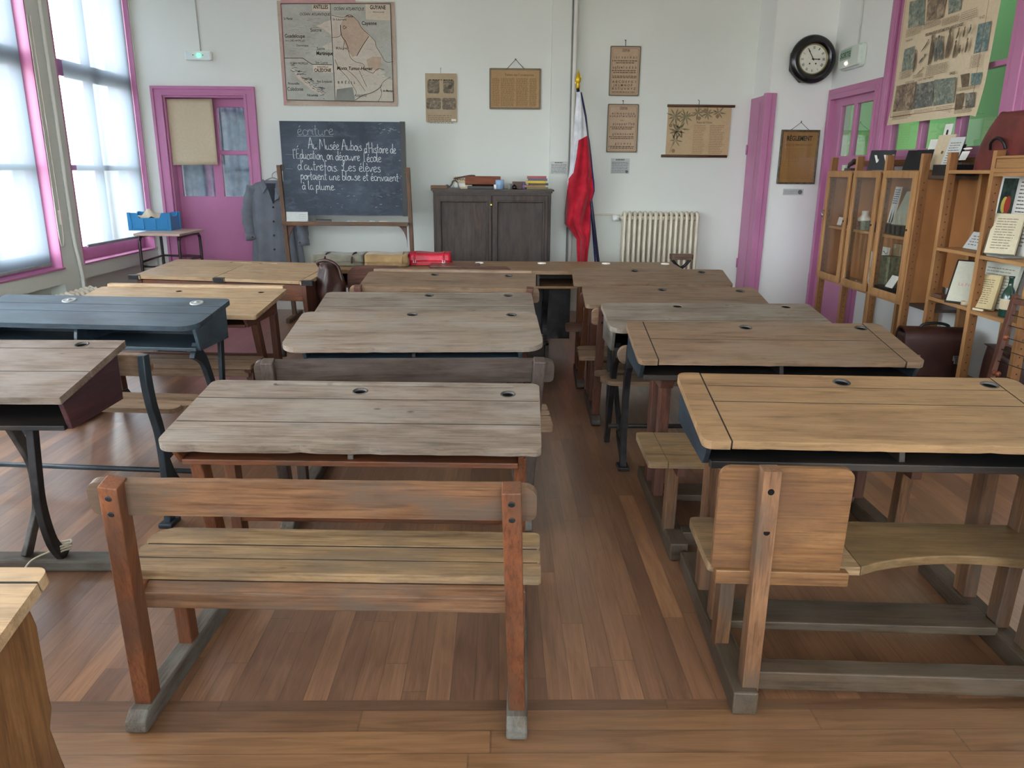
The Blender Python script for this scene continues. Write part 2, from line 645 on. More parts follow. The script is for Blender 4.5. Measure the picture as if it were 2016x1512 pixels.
def glass_mat(name, tint=(250, 253, 253), refl=0.10, rough=0.02):
    t = NT(name)
    tr = t.n('ShaderNodeBsdfTransparent')
    tr.inputs[0].default_value = lin(tint)
    gl = t.n('ShaderNodeBsdfGlossy')
    gl.inputs['Roughness'].default_value = rough
    fr = t.n('ShaderNodeFresnel')
    fr.inputs[0].default_value = 1.5
    mx = t.n('ShaderNodeMixShader')
    ge = t.n('ShaderNodeNewGeometry')
    t.l(t.math('MULTIPLY', t.math('SUBTRACT', 1.0, ge.outputs['Backfacing']), t.math('ADD', fr.outputs[0], refl - 0.04)), mx.inputs[0])
    t.l(tr.outputs[0], mx.inputs[1])
    t.l(gl.outputs[0], mx.inputs[2])
    t.l(mx.outputs[0], t.out.inputs[0])
    return t.mat


def emit(name, c, k):
    t = NT(name)
    e = t.n('ShaderNodeEmission')
    e.inputs[0].default_value = lin(c)
    e.inputs[1].default_value = k
    t.l(e.outputs[0], t.out.inputs[0])
    return t.mat


def blind_mat():
    t = NT('blind_fabric')
    v = t.coords()
    n = t.noise(t.scaled(v, (1, 60, 60)), 6, 2)
    weave = t.noise(v, 350, 2)
    c = t.ramp(n, [(0.3, lin((102, 112, 121))), (0.7, lin((111, 122, 131)))])
    tl = t.n('ShaderNodeBsdfTranslucent')
    t.l(c, tl.inputs[0])
    df = t.n('ShaderNodeBsdfDiffuse')
    t.l(c, df.inputs[0])
    tp = t.n('ShaderNodeBsdfTransparent')
    m1 = t.n('ShaderNodeMixShader')
    m1.inputs[0].default_value = 0.36
    t.l(tl.outputs[0], m1.inputs[1])
    t.l(df.outputs[0], m1.inputs[2])
    m2 = t.n('ShaderNodeMixShader')
    m2.inputs[0].default_value = 0.05
    t.l(m1.outputs[0], m2.inputs[1])
    t.l(tp.outputs[0], m2.inputs[2])
    t.l(m2.outputs[0], t.out.inputs[0])
    return t.mat


def wall_mat(name, c):
    t = NT(name)
    v = t.coords(False)
    n = t.noise(v, 1.1, 4)
    cc = t.ramp(n, [(0.3, tuple(x * 0.94 for x in lin(c)[:3]) + (1,)), (0.7, lin(c))])
    f = t.noise(v, 60, 4)
    t.bsdf(cc, 0.6, 0, 0.3, bump=f, bstr=0.06, bdist=0.004)
    return t.mat


M_WALL = wall_mat('wall_paint', (220, 224, 218))
M_WALLW = wall_mat('wall_paint_white', (232, 234, 232))
M_CEIL = wall_mat('ceiling_paint', (236, 236, 232))
M_PURP = plain('mauve_paint', (184, 118, 158), 0.38, var=0.05, vs=2.0, bump=0.04)
M_PURPL = plain('mauve_paint_light', (186, 122, 176), 0.4, var=0.04, vs=2.0)
M_GLASS = glass_mat('window_glass')
M_GLASSC = glass_mat('cabinet_glass', (253, 253, 251), 0.05)
M_BLIND = blind_mat()
M_IRON = plain('cast_iron', (52, 50, 52), 0.5, 0.6, 0.5, var=0.25, vs=14, bump=0.15)
M_IRONG = plain('cast_iron_worn', (84, 80, 78), 0.55, 0.5, 0.5, var=0.35, vs=10, bump=0.2)
M_IRONBLUE = plain('painted_iron_blue_black', (48, 58, 66), 0.45, 0.3, 0.5, var=0.2, vs=9, bump=0.1)
M_STEEL = plain('steel', (180, 180, 178), 0.3, 1.0, 0.5, var=0.1)
M_BRASS = plain('brass', (196, 160, 60), 0.3, 0.9, 0.5, var=0.12)
M_GOLD = plain('gilded_finial', (220, 184, 40), 0.35, 0.6, 0.5, var=0.12)
M_BLACK = plain('black_paint', (24, 24, 26), 0.4, var=0.15)
M_BLACKGLOSS = plain('black_lacquer', (18, 18, 22), 0.18, spec=0.6, var=0.1)
M_INK = plain('printed_ink', (58, 50, 44), 0.9, var=0.1)
M_INKSOFT = plain('faded_ink', (112, 96, 78), 0.9, var=0.1)
M_WHITE = plain('white_enamel', (238, 236, 230), 0.3, var=0.03)
M_PLASTIC = plain('white_plastic', (232, 236, 234), 0.35, var=0.02)
M_CREAM = plain('cream_radiator_enamel', (222, 214, 194), 0.4, var=0.06)
M_PAPERW = paper('white_paper', (236, 236, 232), (214, 212, 206), 0.4)
M_PAPERG = paper('pale_grey_paper', (206, 210, 208), (190, 192, 190), 0.4)
M_PAPERT = paper('old_tan_paper', (192, 166, 130), (160, 132, 98), 0.6)
M_PAPERB = paper('old_beige_paper', (206, 190, 162), (176, 158, 130), 0.6)
M_KRAFT = paper('brown_wrapping_paper', (200, 186, 160), (184, 168, 140), 0.5, 2.0)
M_DARKHOLE = plain('dark_inside', (20, 18, 17), 0.9, spec=0.1)  # near-black colour stands in for the shade inside cups and holes
M_RED = leather('red_leather', (190, 24, 52), 0.35)
M_BROWNL = leather('brown_leather', (112, 74, 60), 0.4)
M_DARKL = leather('dark_brown_leather', (58, 34, 30), 0.35)
M_MAROON = leather('maroon_leather', (108, 46, 44), 0.4)
M_STRING = cloth('cord', (206, 196, 176), scale=200)

SKY, EXPO = 4.4, 2.13

# ------------------------------------------------------------------ the room
XL, XR, YB, YC, XC, ZC, YF = -3.75, 3.27, 8.5, 8.0, 2.665, 3.6, -2.6


def MBACK(y):
    return Matrix.Translation((0, y, 0)) @ Matrix.Rotation(PI / 2, 4, 'X')


def MLEFT(x):
    return Matrix.Translation((x, 0, 0)) @ Matrix.Rotation(PI / 2, 4, 'Z') @ Matrix.Rotation(PI / 2, 4, 'X')


def MRIGHT(x):
    return Matrix.Translation((x, 0, 0)) @ Matrix.Rotation(-PI / 2, 4, 'Z') @ Matrix.Rotation(PI / 2, 4, 'X')


def rc(x0, z0, x1, z1):
    return [(x0, z0), (x1, z0), (x1, z1), (x0, z1)]


YSPLIT = 1.915
b = MB()
b.box(-4.05, 3.4, YSPLIT, 8.7, -0.1, 0, 0)
b.box(-4.05, 3.4, YF - 0.1, YSPLIT, -0.1, 0, 1)
struct(b.build('floor', [floor_mat('oak_boards', 'y'), floor_mat('oak_boards_border', 'x')]))
struct(MB().box(-4.05, 3.5, YF - 0.1, 8.7, ZC, ZC + 0.1).build('ceiling', M_CEIL))

# left wall with five tall windows
WIN = [(6.965, 8.44), (4.95, 6.62), (2.93, 4.60), (0.91, 2.58), (-1.11, 0.56)]
ZS, ZT = 0.68, 3.36
b = MB()
xo, xi = -4.05, XL
prev = 8.65
for y0, y1 in WIN + [(YF - 0.1, YF - 0.1)]:
    b.box(xo, xi, y1, prev, 0, ZC)
    prev = y0
for y0, y1 in WIN:
    b.box(xo, xi, y0, y1, ZT, ZC)
    b.box(xo, xi, y0, y1, 0.545, ZS - 0.012)
    b.box(xo, xi - 0.13, y0, y1, 0, 0.545)
struct(b.build('wall_left', M_WALL))
for k, (y0, y1) in enumerate(WIN):
    f = MB(MLEFT(0))
    ym = (y0 + y1) / 2
    z0, z1, zb0, zb1, zt0, zt1 = ZS, ZT, 1.485, 1.535, 2.285, 2.425
    holes = []
    for a, c in ((y0 + 0.075, ym - 0.045), (ym + 0.045, y1 - 0.075)):
        for d, e in ((z0 + 0.13, zb0), (zb1, zt0), (zt1, z1 - 0.07)):
            holes.append(rc(a, d, c, e))
    f.poly(rc(y0, z0, y1, z1), -3.90, -3.85, holes)
    w = struct(f.build('window_%d' % (k + 1), M_PURP, bevel=0.006))
    MB(MLEFT(0)).poly(rc(y0 + 0.05, z0 + 0.1, y1 - 0.05, z1 - 0.05), -3.878, -3.874).build('pane', M_GLASS, w)
    s = MB()
    s.box(-3.85, XL + 0.02, y0 - 0.01, y1 + 0.01, ZS - 0.012, ZS + 0.004)
    s.build('window_sill', M_PURP, w, bevel=0.003)
    s = MB()
    s.box(-3.85, XL + 0.006, y0 - 0.002, y0 + 0.012, ZS, ZT)
    s.box(-3.85, XL + 0.006, y1 - 0.012, y1 + 0.002, ZS, ZT)
    s.build('reveal_lining', M_PURP, w)

BLINDL = [('white roller blind lowered over the far left window beside the mauve door', 7.15, 8.42, 0.815),
          ('white roller blind with a bead chain, left of the grey wall post and its pipe', 4.99, 6.535, 0.72),
          ('white roller blind rolled up over the third window from the back wall', 2.97, 4.53, 2.75),  # last three blinds are unseen, rolled up to let in more daylight
          ('white roller blind rolled up over the fourth window from the back wall', 0.95, 2.51, 2.75),
          ('white roller blind rolled up over the window behind the camera', -1.07, 0.49, 2.75)]
for k, (lb, y0, y1, zb) in enumerate(BLINDL):
    t = thing('roller_blind', lb, 'blind', (XL - 0.045, (y0 + y1) / 2, zb), group='roller blinds of the window wall')
    hw = (y1 - y0) / 2
    g = MB().grid(lambda u, v: (0.001 * math.sin(u * 5), -hw + 2 * hw * u, 0.012 + v * (3.3 - zb)), 12, 8)
    g.build('blind_fabric', M_BLIND, t)
    MB().box(-0.011, 0.011, -hw, hw, -0.012, 0.014).build('bottom_bar', plain('blind_bar_grey', (150, 156, 156), 0.4), t, bevel=0.004)
    MB().cyl((0, -hw, 3.31 - zb), (0, hw, 3.31 - zb), 0.028).build('roller_tube', M_PLASTIC, t)
    if k == 1:
        pts = []
        zs = [2.55, 1.4, 0.9, 0.77, 0.74, 0.77, 0.9, 1.4, 2.55]
        ys = [0.045, 0.055, 0.06, 0.045, 0.02, 0.0, -0.01, -0.005, 0.0]
        for z, y in zip(zs, ys):
            pts.append((0.055, hw + 0.09 + y, z - zb + 0.12))
        ch = MB()
        ch.tube(spline(pts, 6), 0.005, 6)
        ch.box(0.045, 0.066, hw + 0.135, hw + 0.16, 0.32, 0.44)
        ch.build('bead_chain', plain('bead_chain_cream', (232, 228, 220), 0.5), t)

# heating pipe on the post between the windows
b = MB()
b.tube(spline([(XL + 0.03, 6.80, 3.55), (XL + 0.03, 6.80, 2.0), (XL + 0.03, 6.80, 1.0), (XL + 0.03, 6.83, 0.75), (XL + 0.03, 6.85, 0.60), (XL + 0.03, 6.85, 0.47), (XL + 0.03, 6.85, 0.0)], 6), 0.016, 10)
tag(b.build('heating_pipe', M_WALL), 'painted heating pipe on the grey post between the two left windows', 'pipe')

# back wall with the door opening
DX0, DX1, DZ = -3.515, -2.665, 2.245
b = MB()
b.box(-4.05, DX0, YB, YB + 0.2, 0, ZC)
b.box(DX1, 3.5, YB, YB + 0.2, 0, ZC)
b.box(DX0, DX1, YB, YB + 0.2, DZ, ZC)
struct(b.build('wall_back', M_WALL))
b = MB()
b.box(-3.9, -2.3, YB + 0.5, YB + 0.52, 0, 2.6)
struct(b.build('wall_behind_door', plain('grey_room', (120, 130, 136), 0.8)))

d = MB(MBACK(0))
L0, L1, YL = DX0 + 0.005, DX1 - 0.005, YB + 0.13


def lx(px, py):
    p = P(px, py, y=YL)
    return p.x, p.z


ax, az = lx(417, 211)
bx, bz = lx(482, 211)
_, cz = lx(425, 296)
_, dz = lx(432, 305)
ex, ez = lx(430, 387)
fx, _ = lx(357, 326)
gx, _ = lx(423, 360)
holes = []
for x0, x1 in ((fx - 0.01, gx - 0.005), (ax + 0.05, bx + 0.03)):
    holes += [rc(x0, ez, x1, dz), rc(x0, cz, x1, az)]
d.poly(rc(L0, 0.01, L1, DZ - 0.005), -YL - 0.045, -YL, holes)
door = struct(d.build('door_1', M_PURP, bevel=0.006))
b = MB(MBACK(0))
for h in holes:
    b.poly(rc(h[0][0] - 0.01, h[0][1] - 0.01, h[2][0] + 0.01, h[2][1] + 0.01), -YL - 0.025, -YL - 0.02)
b.build('pane', glass_mat('door_glass', (246, 250, 252), 0.16), door)
b = MB(MBACK(0))
for h in holes:
    x0, x1, z0, z1 = h[0][0] - 0.015, h[1][0] + 0.015, h[0][1] - 0.015, h[2][1] + 0.015
    b.grid(lambda u, v: (x0 + (x1 - x0) * u, z0 + (z1 - z0) * v, -YL - 0.075 + 0.012 * math.sin(u * 22)), 40, 1)
b.build('curtain', cloth('grey_blue_curtain', (128, 144, 156), (150, 166, 178)), door)
b = MB(MBACK(0))
ox0, ox1, oz = -3.63, -2.555, 2.335
b.poly([(ox0, 0), (DX0, 0), (DX0, DZ), (DX1, DZ), (DX1, 0), (ox1, 0), (ox1, oz), (ox0, oz)], -YB, -YB + 0.025)
b.poly([(ox0, 0), (ox0 + 0.03, 0), (ox0 + 0.03, oz - 0.03), (ox1 - 0.03, oz - 0.03), (ox1 - 0.03, 0), (ox1, 0), (ox1, oz), (ox0, oz)], -YB + 0.02, -YB + 0.04)
b.poly([(DX0 - 0.02, 0), (DX0, 0), (DX0, DZ), (DX1, DZ), (DX1, 0), (DX1 + 0.02, 0), (DX1 + 0.02, DZ + 0.02), (DX0 - 0.02, DZ + 0.02)], -YB + 0.015, -YB + 0.035)
b.poly([(DX0 - 0.002, 0), (DX0 + 0.018, 0), (DX0 + 0.018, DZ - 0.02), (DX1 - 0.018, DZ - 0.02), (DX1 - 0.018, 0), (DX1 + 0.002, 0), (DX1 + 0.002, DZ + 0.002), (DX0 - 0.002, DZ + 0.002)], -YL, -YB + 0.01)
b.build('door_frame', M_PURP, door, bevel=0.004)

# shallow pilaster and riser pipe
xa, xb = P(1087, 80, y=YB - 0.06).x, P(1131, 80, y=YB - 0.06).x
struct(MB().box(xa, xb, YB - 0.055, YB + 0.01, 0, ZC).build('trim_1', M_WALL, bevel=0.004))
b = MB()
px_ = P(1131, 120, y=YB - 0.05).x
b.cyl((px_, YB - 0.085, 0), (px_, YB - 0.085, ZC), 0.021)
for z in (0.8, 2.9):
    b.cyl((px_, YB - 0.085, z), (px_, YB - 0.03, z), 0.008)
tag(b.build('riser_pipe', plain('pipe_paint', (226, 224, 218), 0.4, var=0.03)), 'white vertical heating pipe beside the flag', 'pipe')
b = MB()
px2 = P(1125, 120, y=YB - 0.05).x
b.cyl((px2, YB - 0.07, 0), (px2, YB - 0.07, ZC), 0.008)
tag(b.build('cable_conduit', plain('conduit_grey', (140, 140, 138), 0.5)), 'thin dark grey conduit running up the pilaster beside the white pipe', 'pipe')

# closet block in the back right corner, with its narrow door facing left
struct(MB().box(XC, 3.5, YC, YB + 0.01, 0, ZC).build('wall_closet', M_WALLW))
b = MB()
b.box(XC - 0.022, XC, YC + 0.06, YB - 0.005, 0, 2.262)
b.box(XC - 0.03, XC - 0.02, YC + 0.19, YC + 0.21, 0, 2.2)
b.box(XC - 0.035, XC - 0.0, YC + 0.0, YC + 0.09, 0, 2.262)
d2 = struct(b.build('door_2', M_PURP, bevel=0.004))
b = MB()
b.box(XC - 0.035, XC + 0.07, YC - 0.022, YC + 0.001, 0, 2.275)
b.box(XC - 0.045, XC + 0.02, YC - 0.03, YC + 0.03, 0, 2.275)
b.build('door_frame', M_PURP, d2, bevel=0.004)
b = MB()
for z in (0.55, 1.75):
    b.cyl((XC - 0.03, YB - 0.02, z - 0.05), (XC - 0.03, YB - 0.02, z + 0.05), 0.009)
b.build('hinge', M_PURP, d2)

# right wall: glazed door and glazed partition onto the green courtyard
RY0, RY1, RZ = 6.90, 7.985, 2.305
WY0, WY1, WZ0, WZ1 = 3.35, 6.83, 1.60, 3.42
b = MB()
b.box(XR, XR + 0.15, YF - 0.1, WY0, 0, ZC)
b.box(XR, XR + 0.15, WY0, WY1, 0, WZ0)
b.box(XR, XR + 0.15, WY0, WY1, WZ1, ZC)
b.box(XR, XR + 0.15, WY1, RY0 + 0.03, 0, ZC)
b.box(XR, XR + 0.15, RY0 + 0.03, RY1 - 0.03, RZ - 0.03, ZC)
b.box(XR, XR + 0.15, RY1 - 0.03, 8.2, 0, ZC)
struct(b.build('wall_right', M_WALLW))


def yr(px, py=290):
    return P(px, py, x=XR).y


def zr(px, py):
    return P(px, py, x=XR).z


b = MB(MRIGHT(0))
u = lambda y: -y
h1 = [rc(u(yr(1666, 250)), 1.675, u(yr(1647, 250)), 2.135), rc(u(yr(1711, 250)), 1.675, u(yr(1677, 250)), 2.135)]
h1 = [rc(-7.68, 1.675, -7.42, 2.135), rc(-7.36, 1.675, -7.07, 2.135)]
y_a, y_b, y_c, y_d = yr(1650, 250), yr(1673, 250), yr(1679, 250), yr(1712, 250)
h1 = [rc(-y_a, 1.675, -y_b, 2.135), rc(-y_c, 1.675, -y_d, 2.135)]
b.poly(rc(-RY1 + 0.08, 0.01, -RY0 - 0.07, RZ - 0.09), -XR - 0.06, -XR - 0.015, h1)
d3 = struct(b.build('door_3', M_PURP, bevel=0.006))
b = MB(MRIGHT(0))
for h in h1:
    b.poly(rc(h[0][0] - 0.01, h[0][1] - 0.01, h[2][0] + 0.01, h[2][1] + 0.01), -XR - 0.04, -XR - 0.036)
b.build('pane', glass_mat('partition_glass', (244, 250, 246), 0.2), d3)
b = MB(MRIGHT(0))
b.poly([(-RY1, 0), (-RY1 + 0.085, 0), (-RY1 + 0.085, RZ - 0.095), (-RY0 - 0.075, RZ - 0.095), (-RY0 - 0.075, 0), (-RY0, 0), (-RY0, RZ), (-RY1, RZ)], -XR, -XR + 0.022)
b.poly([(-RY1 + 0.05, 0), (-RY1 + 0.09, 0), (-RY1 + 0.09, RZ - 0.1), (-RY0 - 0.08, RZ - 0.1), (-RY0 - 0.08, 0), (-RY0 - 0.04, 0), (-RY0 - 0.04, RZ - 0.05), (-RY1 + 0.05, RZ - 0.05)], -XR - 0.03, -XR + 0.034)
b.build('door_frame', M_PURP, d3, bevel=0.004)
b = MB()
for z in (0.45, 0.98, 1.95):
    b.cyl((XR - 0.03, RY1 - 0.045, z - 0.06), (XR - 0.03, RY1 - 0.045, z + 0.06), 0.009)
b.build('hinge', M_PURP, d3)

b = MB(MRIGHT(0))
py = [yr(1750), yr(1802), yr(1809), yr(1873), yr(1884), yr(1955)]
zc0, zc1 = zr(1975, 128), zr(1975, 116)
hol = [rc(-py[0], 1.70, -py[1], zc0), rc(-py[2], 1.70, -py[3], zc0), rc(-py[4], 1.70, -py[5], zc0),
       rc(-py[0], zc1, -py[3], 3.3), rc(-py[4], zc1, -py[5], 3.3),
       rc(-(py[5] - 0.28), 1.70, -(py[5] - 0.85), zc0), rc(-(py[5] - 0.28), zc1, -(py[5] - 0.85), 3.3),
       rc(-(py[5] - 0.92), 1.70, -(WY0 + 0.08), zc0), rc(-(py[5] - 0.92), zc1, -(WY0 + 0.08), 3.3)]
b.poly(rc(-WY1, WZ0, -WY0, WZ1), -XR - 0.06, -XR - 0.0, hol)
w6 = struct(b.build('window_6', M_PURP, bevel=0.006))
b = MB(MRIGHT(0))
b.poly(rc(-WY1 + 0.05, WZ0 + 0.05, -WY0 - 0.05, WZ1 - 0.05), -XR - 0.034, -XR - 0.03)
b.build('pane', glass_mat('partition_glass_b', (244, 250, 246), 0.18), w6)
b = MB(MRIGHT(0))
b.poly([(-WY1 - 0.04, WZ0 - 0.02), (-WY1 + 0.06, WZ0 - 0.02), (-WY1 + 0.06, 3.4), (-WY1 - 0.04, 3.4)], -XR, -XR + 0.025)
b.poly(rc(-WY1 + 0.02, WZ0 - 0.02, -WY1 + 0.05, 3.4), -XR, -XR + 0.035)
b.poly(rc(-(py[5] - 0.03), WZ0, -(py[5] - 0.25), 3.4), -XR, -XR + 0.022)
b.poly(rc(-(py[5] - 0.09), WZ0, -(py[5] - 0.19), 3.4), -XR, -XR + 0.034)
b.poly(rc(-WY1, WZ0 - 0.03, -WY0, WZ0 + 0.05), -XR, -XR + 0.03)
b.build('window_frame', M_PURP, w6, bevel=0.005)
G = plain('green_wall', (62, 104, 58), 0.7, var=0.06, vs=0.6)
b = MB()
b.box(4.7, 4.75, 0.5, 12, -0.1, 4.4)
b.box(3.3, 4.75, 9.5, 9.55, -0.1, 4.4)
b.box(3.43, 4.75, 0.5, 0.55, -0.1, 4.4)
struct(b.build('wall_courtyard', G))
struct(MB().box(3.43, 4.3, 0.5, 9.5, 3.7, 3.8).build('ceiling_sky_blocker', M_CEIL))  # unseen part roof, added to cut the sky light on the green wall
struct(MB().box(3.43, 4.7, 0.5, 9.5, -0.1, -0.02).build('floor_courtyard', plain('pale_paving', (196, 196, 186), 0.8)))

FWIN = [(-2.9, -1.1), (-.4, 1.4), (1.6, 2.9)]  # unseen windows behind the camera, added to light the desk fronts
b = MB(MBACK(0))
b.poly(rc(-4.05, 0, 3.5, ZC), -YF, -YF + 0.15, [rc(x0, 1.0, x1, 3.2) for x0, x1 in FWIN])
struct(b.build('wall_front', M_WALL))
for k, (x0, x1) in enumerate(FWIN):
    b = MB(MBACK(0))
    xm = (x0 + x1) / 2
    b.poly(rc(x0, 1.0, x1, 3.2), -YF + 0.06, -YF + 0.11, [rc(x0 + .06, 1.06, xm - .03, 2.4), rc(xm + .03, 1.06, x1 - .06, 2.4), rc(x0 + .06, 2.46, xm - .03, 3.14), rc(xm + .03, 2.46, x1 - .06, 3.14)])
    w = struct(b.build('window_%d' % (k + 7), M_PURP, bevel=.006))
    MB(MBACK(0)).poly(rc(x0 + .03, 1.03, x1 - .03, 3.17), -YF + 0.083, -YF + 0.087).build('pane', M_GLASS, w)
b = MB()
b.box(DX1 + 0.12, XC - 0.04, YB - 0.014, YB, 0, 0.09)
struct(b.build('baseboard_back', M_WALLW))

M_GRIME_SHADE = plain('seam_grime_shade', (34, 27, 22), .9)  # dark filler in the plank gaps: grime plus painted-in gap shade
# ------------------------------------------------------------------ school desks
def slope(zn, zf, d):
    return Matrix.Translation((0, 0, zn)) @ Matrix.Rotation(math.asin((zf - zn) / d), 4, 'X')


def jag(out, amp, y0):
    """worn front edge: little irregularities along the edge lying at y0"""
    res = []
    n = len(out)
    for i in range(n):
        a, c = out[i], out[(i + 1) % n]
        res.append(a)
        if abs(a[1] - y0) < 1e-6 and abs(c[1] - y0) < 1e-6 and abs(a[0] - c[0]) > 0.2:
            k = int(abs(a[0] - c[0]) / 0.035)
            for j in range(1, k):
                f = j / k
                res.append((a[0] + (c[0] - a[0]) * f, y0 + random.uniform(-0.2, 1) * amp * (3.0 if random.random() < 0.08 else 1)))
    return res


def desktop(root, x0, x1, d, zn, zf, mat, cuts=(), r=(.02, .02, .02, .02), t=.026, wells=(), wr=.026, groove=None, ends=0.0,
            amp=0.002, name='desktop', well_mat=None, well_kind='cup', gap=0.006):
    M = slope(zn, zf, d)
    b = MB(M)
    if groove:
        gx0, gx1, gs, gw = groove
    xa, xb = x0 + ends, x1 - ends
    ss = [0] + list(cuts) + [d]
    for i in range(len(ss) - 1):
        s0, s1 = ss[i] + (gap / 2 if i else 0), ss[i + 1] - (gap / 2 if i < len(ss) - 2 else 0)
        first, last = i == 0, i == len(ss) - 2
        rr = [0, 0, 0, 0]
        if not ends:
            rr = [r[0] if first else 0, r[1] if first else 0, r[2] if last else 0, r[3] if last else 0]
        out = rrect(xa, s0, xb, s1, rr)
        if first and amp:
            out = jag(out, amp, s0)
        hs = [circle(x, s, wr) for x, s in wells if s0 < s - wr and s + wr < s1]
        if groove and s0 < gs - gw and gs + gw < s1:
            hs.append(rrect(gx0, gs - gw / 2, gx1, gs + gw / 2, gw / 2 - 1e-4))
        b.poly(out, -t, 0, hs)
        if i and gap:
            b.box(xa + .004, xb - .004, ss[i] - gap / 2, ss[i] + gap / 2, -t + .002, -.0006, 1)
    if ends:
        g = gap
        for e_ in (xa - g / 2, xb + g / 2):
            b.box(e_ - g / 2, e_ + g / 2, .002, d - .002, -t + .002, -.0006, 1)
        b.poly(rrect(x0, -0.004, xa - g, d + 0.003, (r[0], 0, 0, r[3])), -t, 0.001)
        b.poly(rrect(xb + g, -0.004, x1, d + 0.003, (0, r[1], r[2], 0)), -t, 0.001)
    if groove:
        b.box(gx0 - 0.01, gx1 + 0.01, gs - gw * 0.7, gs + gw * 0.7, -t + 0.002, -t + 0.012)
    b.build(name, [mat, M_GRIME_SHADE], root, bevel=0.003, seg=2)
    for x, s in wells:
        c = MB(M @ Matrix.Translation((x, s, 0)))
        if well_kind == 'cup':
            c.lathe([(wr + 0.003, 0.0004), (wr + 0.002, 0.0018), (wr - 0.002, 0.0014), (wr - 0.003, -0.006)], n=24)
            c.lathe([(wr - 0.003, -0.006), (wr - 0.004, -0.05), (0.0005, -0.05)], n=24, m=1)
        elif well_kind == 'cap':
            c.lathe([(wr + 0.012, 0.0), (wr + 0.011, 0.004), (wr + 0.004, 0.0045), (wr, 0.003), (wr * 0.4, 0.0035), (wr * 0.35, 0.009), (0.0005, 0.009)], n=24)
        elif well_kind == 'porcelain':
            c.lathe([(wr + 0.006, 0.0), (wr + 0.005, 0.006), (wr, 0.007), (wr * 0.45, 0.004), (wr * 0.4, -0.01), (0.0005, -0.02)], n=20)
        elif well_kind == 'hole':
            c.lathe([(wr - 0.0005, -0.004), (wr - 0.002, -t - 0.002), (0.0005, -t - 0.002)], n=24)
        c.build('inkwell', [well_mat or M_IRONG, M_DARKHOLE], root)


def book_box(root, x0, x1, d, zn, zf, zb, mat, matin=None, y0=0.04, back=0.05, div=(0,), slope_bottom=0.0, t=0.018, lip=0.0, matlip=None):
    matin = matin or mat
    ztop = lambda y: zn + (zf - zn) * y / d - 0.0285
    zbot = lambda y: zb + slope_bottom * (y - y0)
    for x in (x0, x1 - t):
        b = MB()
        b.profile([(y0 + 0.02, zbot(y0)), (d - back, zbot(d - back)), (d - back, ztop(d - back)), (y0 - 0.02, ztop(y0 - 0.02))], x, x + t)
        b.build('side_panel', mat, root, bevel=0.003)
    b = MB()
    b.profile([(y0, zbot(y0)), (d - back, zbot(d - back)), (d - back, zbot(d - back) + t), (y0, zbot(y0) + t)], x0 + t, x1 - t)
    if lip:
        b.box(x0 + t, x1 - t, y0 - 0.012, y0 + 0.008, zb - 0.004, zb + lip)
    b.build('book_shelf', matlip or matin, root, bevel=0.003)
    b = MB()
    b.box(x0 + t, x1 - t, d - back - t, d - back, zbot(d - back), ztop(d - back))
    b.build('back_panel', matin, root)
    for x in div:
        b = MB()
        b.profile([(y0 + 0.015, zbot(y0) + t)] + [(y0 + 0.015 + 0.05 * (1 - math.cos(k * PI / 10)), zbot(y0) + t + (ztop(y0 + .06) - zb - t) * math.sin(k * PI / 10)) for k in range(1, 6)]
                  + [(d - back, ztop(d - back)), (d - back, zbot(d - back) + t)], x - 0.009, x + 0.009)
        b.build('divider', matin, root, bevel=0.002)


def leg_bar(root, a, c, w, t, mat, name='leg', w1=None):
    b = MB()
    b.beam(a, c, w, t, up=(1, 0, 0), t1=None, w1=w1)
    return b.build(name, mat, root, bevel=0.004)


def yz_leg(root, x, w, pts, hw, mat, name='leg', bevel=0.004):
    return MB().band(pts, hw, x - w / 2, x + w / 2).build(name, mat, root, bevel=bevel)


def runner(root, x, w, y0, y1, mat, h=0.065, xs=0.0):
    out = [(y0, 0.012), (y0 + 0.012, 0.0), (y1 - 0.02, 0.0), (y1, 0.02), (y1 - 0.03, h * 0.85), (y1 - 0.12, h), (y0 + 0.10, h), (y0 + 0.03, h * 0.95), (y0 + 0.002, h * 0.62)]
    return MB().profile(out, x - w / 2, x + w / 2).build('runner', mat, root, bevel=0.006)


